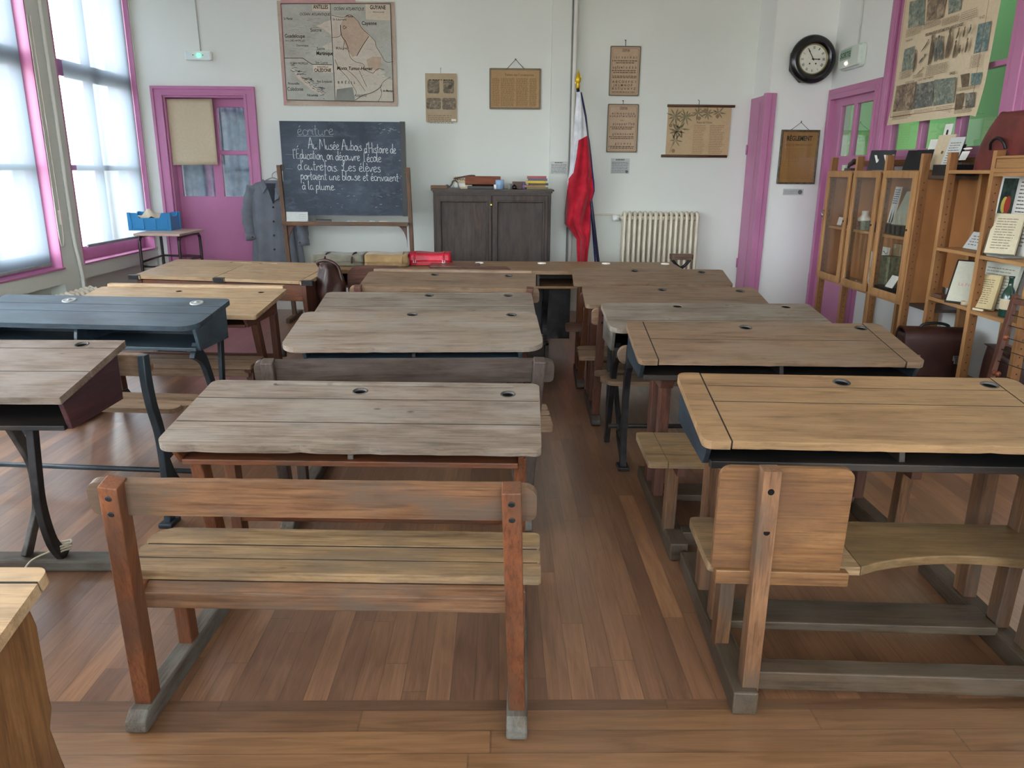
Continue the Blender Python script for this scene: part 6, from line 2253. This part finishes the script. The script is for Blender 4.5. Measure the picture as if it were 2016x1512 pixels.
ptext('PERSONNAGES ET COSTUMES POPULAIRES ET CLASSES', (620, 405), (1040, 300), .028, bold=.02)
ptext('MODES', (405, 465), (480, 445), .02)
ptext('SCÈNES DE RUE', (400, 925), (500, 905), .02)
ptext('LES MÉTIERS', (540, 895), (710, 860), .018)
ptext('OFFICES', (890, 830), (955, 815), .026, bold=.02)
ptext('PLACE', (1225, 215), (1280, 200), .026)
for (xa, ya, xb, yb, n) in ((400, 330, 590, 420, 6), (600, 250, 800, 330, 6), (805, 215, 1000, 290, 6), (1010, 140, 1200, 250, 5), (620, 735, 880, 850, 7), (1110, 620, 1240, 760, 9), (325, 800, 460, 880, 6), (480, 830, 600, 870, 3), (250, 1250, 470, 1330, 6), (490, 1220, 720, 1310, 6), (730, 1180, 930, 1280, 6), (940, 1210, 1150, 1260, 4), (965, 970, 1200, 1010, 3)):
    a, c = pq(*CR(xa, yb)), pq(*CR(xb, (ya + yb) / 2 - .22 * (xb - xa) / 2))
    a2 = pq(*CR(xa, ya))
    sh = (c[1] - (a[1] + a2[1]) / 2) * .0
    textlines(b, a[0], c[0], a[1], a2[1], n, .0035, 7, .0365, .006, .1, (.012, .035))
A, B_, C_, D_ = (ux0 + .05, vb + .06), (ux1 - .06, vb + .06), (ux1 - .04, vt), (ux0 + .07, vt)
for s in ([D_, A], [A, B_], [B_, C_]):
    b.line(s, .004, .038, 8)
b.build('sheet', [paper('poster_cream', (218, 200, 172), (200, 178, 146), .5, 2), picture('poster_teal', [(84, 96, 92), (134, 142, 130), (192, 184, 162)], 16), picture('poster_blue', [(70, 92, 98), (120, 142, 140), (176, 178, 164)], 16),
                  picture('poster_sepia', [(88, 80, 72), (140, 122, 104), (192, 172, 144)], 14), picture('poster_dark', [(70, 74, 74), (116, 118, 112), (180, 172, 154)], 18), plain('poster_figure', (112, 98, 80), .9, var=.2, vs=30), M_INK, plain('poster_small_print', (140, 124, 104), .9), plain('poster_border', (132, 84, 60), .9)], p.t)
MB().cyl((ux0, vt + .01, .02), (ux1, vt + .01, .02), .014).build('rod', wm('walnut'), p.t)

# ------------------------------------------------------------------ pine display rack along the right wall
XF, XB_ = 2.95, 3.235
POSTS = [7.02, 6.52, 6.02, 5.51, 5.18, 4.70, 4.22]
t = thing('display_rack', 'pine ladder-post display rack with glazed doors and open shelves along the right wall', 'shelving', (0, 0, 0))
PN, PS = wm('pine', 'z'), wm('pine_shaded', 'z')
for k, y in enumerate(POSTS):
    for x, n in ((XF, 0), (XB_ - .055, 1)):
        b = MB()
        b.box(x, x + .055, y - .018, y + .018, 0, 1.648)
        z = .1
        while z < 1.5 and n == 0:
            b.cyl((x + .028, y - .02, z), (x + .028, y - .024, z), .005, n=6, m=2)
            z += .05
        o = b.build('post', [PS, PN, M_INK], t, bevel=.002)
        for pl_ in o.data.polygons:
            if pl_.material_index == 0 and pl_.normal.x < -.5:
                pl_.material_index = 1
for y0_, y1_, zz, nm in [(7.0, 6.54, 1.535, 0), (6.50, 6.04, 1.535, 0), (6.0, 5.53, 1.535, 0), (7.0, 6.54, .60, 0), (6.50, 6.04, .60, 0), (6.0, 5.53, .60, 0), (7.0, 6.54, 1.06, 1), (6.50, 6.04, 1.06, 1), (6.0, 5.53, 1.06, 1),
                         (5.49, 5.20, 1.50, 2), (5.16, 4.72, 1.535, 0), (5.16, 4.72, 1.035, 0), (5.16, 4.72, .70, 0), (4.68, 4.24, 1.52, 0), (4.68, 4.24, 1.03, 0), (4.68, 4.24, .69, 0), (5.49, 5.20, .60, 2), (5.49, 4.24, .175, 0)]:
    xf = XF + (.03 if nm == 1 else (.05 if nm == 2 else .0))
    MB().box(xf, XB_, y1_, y0_, zz - .022, zz).build('shelf_board', wm('pine', 'y') if nm != 2 else wm('dark', 'y'), t, bevel=.002)
HB = plain('hardboard', (160, 108, 64), .7, var=.08, vs=3)
b = MB()
b.box(XF + .056, XB_ - .056, 5.502, 5.518, .60, 1.53)
b.build('side_panel', HB, t)
b = MB()
b.box(XF + .056, XB_ - .056, 7.012, 7.028, .60, 1.53)
b.build('side_panel', HB, t)
b = MB()
b.box(XB_ - .012, XB_ - .004, 5.53, 7.0, .60, 1.53)
b.build('back_panel', HB, t)
b = MB()
b.box(XB_ - .012, XB_ - .004, 4.72, 5.49, .72, 1.52)
b.build('back_panel', HB, t)
for y0_, y1_ in ((7.0, 6.54), (6.5, 6.04), (6.0, 5.53), (5.49, 5.2), (5.16, 4.72), (4.68, 4.24)):
    MB().box(XB_ - .05, XB_ - .03, y1_, y0_, 1.575, 1.62).build('top_rail', wm('pine_shaded', 'y'), t, bevel=.002)
b = MB()
b.box(XF - .004, XF + .02, 4.20, 4.68, 1.52, 1.545)
b.box(XF + .004, XF + .018, 4.20, 4.68, 1.545, 1.60)
b.box(XF - .004, XF + .02, 4.20, 4.68, 1.60, 1.615)
b.build('cornice', wm('pine', 'y'), t, bevel=.004)
M_R = MRIGHT(0)
for y0_, y1_ in ((7.025, 6.56), (6.505, 6.058), (5.998, 5.515)):
    b = MB(M_R)
    b.poly(rc(-y0_, .595, -y1_, 1.53), -XF + .002, -XF + .022, [rc(-y0_ + .045, .65, -y1_ - .045, 1.48)])
    d = b.build('door', [wm('pine', 'z')], t, bevel=.003)
    MB(M_R).poly(rc(-y0_ + .04, .645, -y1_ - .04, 1.485), -XF + .010, -XF + .013).build('pane', M_GLASSC, d)
    MB().cyl((XF - .024, y1_ + .022, 1.12), (XF - .03, y1_ + .022, 1.12), .008, n=8).build('lock', M_IRON, d)
b = MB().cyl((XF - .02, 7.0, 1.19), (XF - .045, 7.0, 1.19), .004, n=6)
b.tube(spline([(XF - .045, 7.0, 1.19), (XF - .05, 6.99, 1.17), (XF - .045, 6.98, 1.15), (XF - .04, 6.99, 1.13)], 4), .006, 6)
tag(b.build('key', M_STEEL), 'small key with a pale fob in the lock of the leftmost glazed door', 'key')


def at(px, py, x=3.03):
    return P(px, py, x=x)


def block(name, label, cat, px, pz, w, d, h, mat, x=3.05, rotz=0.0, lean=0.0, grp=None, bev=.002):
    a = at(px, 400, x)
    o = MB(Matrix.Rotation(lean, 4, 'Y')).box(-d / 2, d / 2, -w / 2, w / 2, 0, h).build(name, mat, None, (x, a.y, pz), (0, 0, rotz), bevel=bev)
    return tag(o, label, cat, grp)


def card(name, label, cat, px, pz, w, h, mats, x=3.03, lean=.25, paint=None, rotz=0.0, grp=None, th=.004):
    """upright card facing the room (-X), leaning back"""
    a = at(px, 400, x)
    M = Matrix.Rotation(-lean, 4, 'X')
    b = MB(M)
    b.box(-w / 2, w / 2, 0, h, -th, 0)
    if paint:
        paint(b, w, h)
    o = b.build(name, mats, None, (x, a.y, pz + .002), (PI / 2, 0, -PI / 2 + rotz))
    return tag(o, label, cat, grp)


def letter(c):
    def f(b, w, h):
        b.text(c, -.045, h * .38, .13, .0008, 1, fit=.09, bold=.0, shear=.25)
    return f


ZT_ = 1.536
LC = [M_BLACK, M_WHITE]
card('letter_card', 'black letter card with a white v, farther of two on the rack', 'card', 1714, ZT_, .13, .155, LC, 3.0, .15, letter('v'), .6, 'black letter cards on the rack')
card('letter_card', 'black letter card with a white v, nearer of two on the rack', 'card', 1732, ZT_, .13, .15, LC, 2.99, .15, letter('v'), .55, 'black letter cards on the rack')
for px, lb, w in ((1778, 'plain black card leaning on the rack top above the third glazed door, leftmost of three', .10), (1800, 'plain black card on the rack top, middle of three above the third glazed door', .14), (1818, 'plain black card on the rack top, nearest the cream booklet', .10)):
    card('black_card', lb, 'card', px, ZT_, w, .15, [M_BLACK], 3.07, .3, None, .45, 'black letter cards on the rack')
card('booklet', 'cream booklet standing on the rack top before the green panes', 'booklet', 1834, ZT_, .16, .24, [M_PAPERB, M_INKSOFT], 3.05, .2, lambda b, w, h: b.poly(circle(0, h * .5, .012, 10), .0006, .0006, m=1), .2, None, .008)
card('white_sheet', 'white sheet behind the cream booklet on the rack top', 'paper', 1820, ZT_, .14, .22, [M_PAPERW], 3.12, .2, None, .3)
card('white_sheet', 'white printed sheet right of the cream booklet on the rack top', 'paper', 1852, ZT_, .15, .22, [M_PAPERG, M_INKSOFT], 3.04, .25, lambda b, w, h: textlines(b, -w / 2 + .02, w / 2 - .02, .04, h - .03, 9, .005, 1, .0006, .005), .1)
card('number_tag', 'white octagonal tag with a dark mark standing above the cream booklet', 'tag', 1840, ZT_ + .12, .09, .19, [M_PAPERW, M_INK], 3.10, .1, lambda b, w, h: b.poly(rrect(-.012, h * .55, .012, h * .8, .01), .0006, .0006, m=1))
card('black_card', 'small black card with white letter at the right of the white printed sheet', 'card', 1866, ZT_, .07, .17, LC, 3.06, .25, letter('i'), .1)
t2 = thing('figurine', 'small dark wooden animal figure at the left end of the rack top', 'figurine', (3.0, at(1676, 325, 3.0).y, ZT_))
b = MB()
b.box(-.03, .03, -.06, .06, .0, .02)
b.tube(spline([(0, .06, .02), (0, .03, .05), (0, -.01, .06), (0, -.045, .075), (0, -.065, .06)], 4), [.012] * 4 + [.02] * 8 + [.024] * 4 + [.012], 8)
b.build('body', wm('dark'), t2, bevel=.004)
block('eraser', 'pale green-white eraser block at the left end of the rack top', 'eraser', 1656, ZT_, .07, .03, .045, plain('pale_eraser', (190, 206, 180), .6), 2.99)
block('case', 'long black instrument case on top of the rack beside the tall side panel', 'case', 1866, 1.502, .22, .16, .07, M_BLACK, 3.06)
block('wooden_box', 'flat dark wooden box under the black case on the rack top shelf', 'box', 1885, ZT_, .16, .12, .05, wm('walnut', 'y'), 3.12)

# maroon bag on the top right
t2 = thing('leather_bag', 'large maroon leather bag on top of the rack at the right edge', 'bag', (3.092, 4.74, 1.537))


def mb_pt(u, v):
    a = 2 * PI * u
    cx = abs(math.cos(a)) ** .5 * (1 if math.cos(a) > 0 else -1)
    cy = abs(math.sin(a)) ** .5 * (1 if math.sin(a) > 0 else -1)
    k = 1 - .45 * v ** 2.2
    return (.068 * cx * (1 - .5 * v ** 2), .33 * cy * k + .0, .33 * v + .012 * math.sin(3 * a) * v)


b = MB().grid(mb_pt, 40, 14)
b.add([mb_pt(i / 40, 1) for i in range(40)], [tuple(range(40))], 0, True)
b.build('body', M_MAROON, t2)
b = MB().tube(spline([(-.075, .12, .12), (-.09, .10, .16), (-.092, .04, .185), (-.09, -.02, .16), (-.078, -.03, .12)], 5), .009, 8)
b.build('handle', M_BLACK, t2)

# things behind the glazed doors
Z1, Z2 = 1.062, .602
card('picture_card', 'small white card on the shelf behind the leftmost glazed door', 'card', 1656, Z1, .09, .07, [M_PAPERW], 3.06, .2)
block('dark_box', 'small dark box on the shelf behind the leftmost glazed door', 'box', 1664, Z1, .10, .06, .06, wm('dark', 'y'), 3.12)
for nm, lb, px, m, prof in (('porcelain_inkwell', 'white porcelain inkwell behind the middle glazed door', 1701, M_WHITE, [(.0005, 0), (.05, 0), (.055, .02), (.028, .05), (.028, .085), (.0005, .085)]),
                            ('glass_jar', 'small clear grey jar left of the white inkwell, behind the middle glazed door', 1691, plain('grey_jar', (120, 124, 120), .15), [(.0005, 0), (.03, 0), (.03, .06), (.02, .07), (.02, .08), (.0005, .08)])):
    a = at(px, 440, 3.08)
    tag(MB().lathe(prof, n=20).build(nm, m, None, (3.08, a.y, Z1 + (.062 if px == 1701 else 0))), lb, 'inkwell')
block('tin_box', 'green and red printed tin under the white inkwell behind the middle glazed door', 'tin', 1703, Z1, .16, .10, .06, picture('tin_print', [(70, 84, 72), (140, 80, 70), (170, 170, 150)], 30), 3.08)
block('tin_box', 'pale lettered tin at the right of the middle glazed door shelf', 'tin', 1714, Z1, .09, .08, .07, picture('tin_print_b', [(150, 150, 140), (110, 120, 110), (190, 186, 170)], 30), 3.03)
b = MB()
b.line([(0, 0), (.1, 0)], .01)
q_ = MB()
q_.tube(spline([(0, 0, .0), (0, .04, .06), (0, .06, .16), (.0, .04, .30)], 6), [.003] * 7 + [.012] * 6 + [.018] * 5 + [.004], 8)
a = at(1712, 530, 3.03)
tag(q_.build('quill', M_PAPERW, None, (3.03, a.y - .04, Z2), (0, 0, 0)), 'white quill feather curling up behind the middle glazed door', 'quill')
sc = MB()
for k in range(4):
    sc.tube(spline([(0, -.09 + .04 * k, .008 + .006 * k), (.02, -.05 + .04 * k, .016), (-.02, -.01 + .035 * k, .02), (.01, .04 + .02 * k, .01)], 4), .005, 6)
tag(sc.build('pen_nibs', M_STEEL, None, (3.05, at(1690, 540, 3.05).y, Z2)), 'tangle of metal pens lying at the foot of the middle glazed door', 'pens')
b = MB().tube([(0, -.07, .01), (0, .06, .012)], .006, 6)
tag(b.build('metal_rule', M_STEEL, None, (3.02, at(1655, 540, 3.02).y, Z2)), 'thin metal tool lying at the foot of the leftmost glazed door', 'tool')
card('lettered_card', 'tall white blue-lettered card behind the third glazed door', 'card', 1757, Z1 + .05, .10, .30, [M_PAPERW, plain('blue_print', (70, 90, 140), .8), plain('steel_print', (60, 66, 74), .8)], 3.12, .12,
     lambda b, w, h: (textlines(b, -.04, .04, h * .55, h * .95, 7, .007, 1, .0006, .005), b.poly([(-.03, .02), (-.005, .02), (-.015, h * .45)], .0006, .0006, m=2), b.poly([(.01, .02), (.035, .02), (.022, h * .42)], .0006, .0006, m=2)))
block('lidded_box', 'dark red box behind the third glazed door, under the grey folder', 'box', 1752, Z1, .20, .12, .07, wm('winered', 'y'), 3.10)
card('slanted_folder', 'grey-green slanted folder displayed behind the third glazed door', 'folder', 1783, Z1 + .075, .22, .27, [plain('grey_green_board', (150, 152, 138), .8)], 3.04, .45, None, .35, None, .012)
block('dark_stand', 'dark stand holding up the slanted folder', 'stand', 1778, Z1, .20, .10, .07, M_BLACK, 3.06)
card('script_sheet', 'white sheet of pen script behind the third glazed door, lower shelf', 'paper', 1745, Z2, .12, .34, [M_PAPERW, M_INK], 3.07, .15, lambda b, w, h: [b.line(spline([(-.04 + .02 * k, .05 + .035 * j + random.uniform(-.01, .01)) for k in range(5)], 4), .006, .0006, 1, .5) for j in range(8)])
block('green_box', 'grey-green printed box on the lower shelf behind the third glazed door', 'box', 1767, Z2, .13, .10, .28, picture('green_box_print', [(86, 98, 84), (120, 128, 104), (164, 158, 124)], 20), 3.10, .2)
block('tan_board', 'tan board leaning behind the grey-green box in the third glazed bay', 'board', 1781, Z2, .14, .02, .37, M_PAPERT, 3.19)
block('black_case', 'low black case at the foot of the third glazed door', 'case', 1768, Z2, .24, .10, .06, M_BLACK, 3.03)
card('tent_card', 'white tent card on the black case behind the third glazed door', 'card', 1772, Z2 + .062, .11, .10, [M_PAPERW], 3.0, .5)

# open bays
ZA, ZB2 = 1.037, .702
card('tent_card', 'white folded card on the upper open shelf beside the rack post', 'card', 1924, ZA, .16, .12, [M_PAPERG, M_INKSOFT], 3.08, .5, lambda b, w, h: textlines(b, -w / 2 + .03, w / 2 - .03, .02, h - .02, 4, .006, 1, .0006))
t2 = thing('photo_print', 'black-edged slanted framed picture on the lower open shelf', 'picture', (2.99, at(1908, 560, 2.99).y, ZB2 + .006), rot=(PI / 2, 0, -PI / 2 + .75))
M = Matrix.Rotation(-.5, 4, 'X')
MB(M).box(-.13, .13, 0, .30, -.014, 0).build('frame', M_BLACK, t2, bevel=.002)
b = MB(M).rect(-.12, .01, .12, .29, .0005, 0)
b.text('La France', -.08, .12, .03, .001, 1, fit=.13)
b.build('picture', [paper('framed_sheet', (196, 194, 178), (176, 172, 152), .5), plain('rose_print', (186, 120, 110), .8)], t2)
block('dark_tin', 'flat dark tin on the lower open shelf in front of the slanted frame', 'tin', 1882, ZB2, .12, .07, .022, wm('walnut', 'y'), 3.0)
a = at(1902, 600, 2.99)
tag(MB().lathe([(.016, 0), (.032, 0), (.032, .024), (.016, .024), (.016, 0)], n=20).build('tape_roll', M_PAPERB, None, (2.99, a.y, ZB2)), 'small cream roll of tape at the front of the lower open shelf', 'tape')
a = at(1945, 440, 3.2)
p2 = [M_PAPERW, picture('card_teal', [(40, 52, 48), (60, 76, 68), (84, 98, 84)], 9), plain('card_red', (176, 66, 48), .8), plain('card_yellow', (196, 176, 84), .8), picture('photo_grey', [(70, 72, 74), (150, 150, 148), (206, 206, 202)], 8), M_INKSOFT]


def panel_paint(b, w, h):
    b.rect(-w / 2 + .02, h * .50, -w / 2 + .16, h * .96, .0006, 1)
    b.poly(circle(-w / 2 + .075, h * .62, .032, 14, .05), .001, .001, m=3)
    b.poly(circle(-w / 2 + .105, h * .62, .03, 14, .055), .0013, .0013, m=2)
    b.rect(-w / 2 + .02, h * .10, -w / 2 + .14, h * .46, .0006, 4)
    textlines(b, -w / 2 + .19, w / 2 - .02, .05, h - .03, 18, .007, 5, .0006, .005)


card('exhibit_board', 'white exhibit board with two pictures and printed text on the right open bay', 'board', 1994, 1.035, .36, .47, p2, 3.12, .06, panel_paint)


def open_book(label, px, pz, w, h, x, rotz, lean, cols=((206, 196, 170), (96, 84, 68))):
    a = at(px, 450, x)
    t2 = thing('open_book', label, 'book', (x, a.y, pz + .002 + .035 * math.sin(lean)), rot=(PI / 2, 0, -PI / 2 + rotz))
    M = Matrix.Rotation(-lean, 4, 'X')
    MB(M).box(-w / 2, w / 2, 0, h, -.035, -.03).box(-w / 2, -w / 2 + .005, 0, h, -.035, -.0).build('cover', plain('book_cover_%d' % px, cols[1], .6), t2)
    b = MB(M).box(-w / 2 + .006, w / 2 - .004, .004, h - .004, -.03, -.002)
    textlines(b, -w / 2 + .03, w / 2 - .03, .03, h - .03, 12, .004, 1, -.0014, .005)
    b.build('pages', [paper('pages_%d' % px, cols[0], (184, 168, 134), .5), M_INKSOFT], t2, bevel=.001)
    return t2


open_book('thick old book propped on a stand on the right upper open shelf', 1974, 1.032, .17, .26, 3.0, .75, .40)
st = MB()
st.tube([(0, 0, 0), (-.05, .02, .22)], .003, 5).tube([(0, .06, 0), (-.05, .02, .22)], .003, 5)
tag(st.build('wire_stand', M_INK, None, (3.13, at(1995, 460, 3.13).y, 1.032)), 'thin dark wire book stand behind the propped old book', 'stand')
open_book('large pale book leaning on the right lower open shelf', 1972, .692, .26, .29, 3.06, .25, .22, ((196, 200, 190), (60, 66, 60)))
open_book('tan notebook leaning in front of the large pale book', 1955, .692, .15, .22, 2.99, .55, .25, ((200, 182, 140), (120, 100, 74)))
block('pencil', 'small cream pencil stub lying at the front of the right lower shelf', 'pencil', 1962, .692, .07, .012, .012, plain('pale_pencil', (214, 204, 180), .5), 2.98, .4)
block('slate', 'flat grey slate lying at the right of the upper open shelf', 'slate', 1996, 1.032, .16, .12, .012, plain('grey_slate', (122, 124, 122), .6), 3.02)
t2 = thing('ink_bottle', 'dark green glass bottle with a cream label on the right lower shelf', 'bottle', (3.02, at(1981, 610, 3.02).y, .692))
MB().lathe([(.0005, 0), (.038, 0), (.04, .01), (.04, .12), (.03, .155), (.014, .18), (.013, .225), (.016, .228), (.016, .24), (.0005, .24)], n=24).build('glass', plain('green_bottle_glass', (28, 62, 50), .08, spec=.7), t2)
b = MB().lathe([(.0405, .045), (.041, .047), (.041, .105), (.0405, .107)], n=24)
b.build('label', M_PAPERB, t2)

# briefcase on the low shelf
t2 = thing('briefcase', 'dark brown leather briefcase with two metal clasps on the low shelf behind the rack post', 'briefcase', (2.93, 5.0, .178), math.radians(-6))
w, d, h = .43, .14, .33
MB().box(-w / 2, w / 2, -d / 2, d / 2, 0, h - .03).build('body', M_DARKL, t2, bevel=.02, seg=3)
o = spline([(-d / 2 - .012, .10), (-d / 2 - .014, h - .06), (-d / 2 + .02, h - .005), (d / 2 - .03, h), (d / 2 + .008, h - .05), (d / 2 + .008, h - .12)], 5)
MB().band(o, .006, -w / 2 + .0, w / 2).build('flap', M_DARKL, t2, bevel=.004)
b = MB().tube(spline([(-.09, 0, h - .01), (-.085, 0, h + .02), (-.03, 0, h + .035), (.03, 0, h + .035), (.085, 0, h + .02), (.09, 0, h - .01)], 5), .010, 8)
b.build('handle', M_BLACK, t2)
for x in (-.125, .125):
    b = MB().box(x - .02, x + .02, -d / 2 - .026, -d / 2 - .018, .13, .165)
    b.box(x - .012, x + .012, -d / 2 - .03, -d / 2 - .024, .11, .15)
    b.build('clasp', M_STEEL, t2, bevel=.003)

# abacus leaning at the right edge
t2 = thing('abacus', 'wooden counting frame with wires and a bead, standing at the right frame edge', 'abacus', (0, 0, 0))
a, c = P(2001, 580, x=2.88), P(1942, 770, x=2.84)
d = (c - a) / (a.z - c.z)
f0 = a + d * a.z
sd = Vector((.02, -.34, 0))
wk = wm('redbrown', 'z')
for k in (0, 1):
    MB().beam(f0 + sd * k, a + sd * k, .034, .03, up=(1, 0, 0)).build('post', wk, t2, bevel=.003)
for z in (.83, .12):
    q0 = a + d * (a.z - z)
    MB().beam(q0, q0 + sd, .034, .03).build('rail', wm('redbrown'), t2, bevel=.003)
bd = 0
for z in (.75, .69, .62, .55, .48, .41, .34, .27):
    q0 = a + d * (a.z - z)
    MB().cyl(q0, q0 + sd, .0025, n=6).build('wire', M_IRON, t2)
    for k in range(1 if z > .5 else 2):
        if z in (.62, .41, .27):
            MB().sphere(q0 + sd * (.05 + .08 * k), .017, 7).build('bead', wm('mahogany'), t2)
bag('satchel', 'dark worn leather satchel on the low shelf behind the counting frame', .34, .16, .30, M_DARKL, (3.08, 4.45, .177), math.radians(80), (.08, -.08), M_BROWNL)

# ------------------------------------------------------------------ light, sky, camera
make_camera()
sc = bpy.context.scene
w = bpy.data.worlds.new('sky')
sc.world = w
w.use_nodes = True
nt = w.node_tree
nt.nodes.clear()
out = nt.nodes.new('ShaderNodeOutputWorld')
bg = nt.nodes.new('ShaderNodeBackground')
tc = nt.nodes.new('ShaderNodeTexCoord')
sp = nt.nodes.new('ShaderNodeSeparateXYZ')
rp = nt.nodes.new('ShaderNodeValToRGB')
nt.links.new(tc.outputs['Generated'], sp.inputs[0])
mr = nt.nodes.new('ShaderNodeMapRange')
mr.inputs[1].default_value = -1
mr.inputs[2].default_value = 1
nt.links.new(sp.outputs[2], mr.inputs[0])
nt.links.new(mr.outputs[0], rp.inputs[0])
e = rp.color_ramp.elements
e[0].position, e[0].color = 0.47, (.42, .40, .36, 1)
e[1].position, e[1].color = 0.53, (.90, .955, 1.0, 1)
nt.links.new(rp.outputs[0], bg.inputs[0])
bg.inputs[1].default_value = SKY
nt.links.new(bg.outputs[0], out.inputs[0])


def portal(name, loc, rot, sx, sy):
    l = bpy.data.lights.new(name, 'AREA')
    l.shape = 'RECTANGLE'
    l.size, l.size_y = sx, sy
    l.cycles.is_portal = True
    o = bpy.data.objects.new(name, l)
    COL.objects.link(o)
    o.location, o.rotation_euler = loc, rot


for y0, y1 in WIN:
    portal('window_daylight', (-4.06, (y0 + y1) / 2, (ZS + ZT) / 2), (PI / 2, 0, -PI / 2), y1 - y0, ZT - ZS)

for x0, x1 in FWIN:
    portal('window_daylight', ((x0 + x1) / 2, YF - .16, 2.1), (PI / 2, 0, PI), x1 - x0, 2.2)

vs = sc.view_settings
vs.view_transform = 'Standard'
vs.look = 'None'
vs.gamma = 1.0
vs.use_curve_mapping = False
vs.exposure = EXPO
sc.display_settings.display_device = 'sRGB'
cy = sc.cycles
cy.max_bounces = 14
cy.diffuse_bounces = 7
cy.glossy_bounces = 4
cy.transmission_bounces = 6
cy.transparent_max_bounces = 12
cy.sample_clamp_indirect = 6.0
cy.caustics_reflective = False
cy.caustics_refractive = False
cy.use_denoising = True
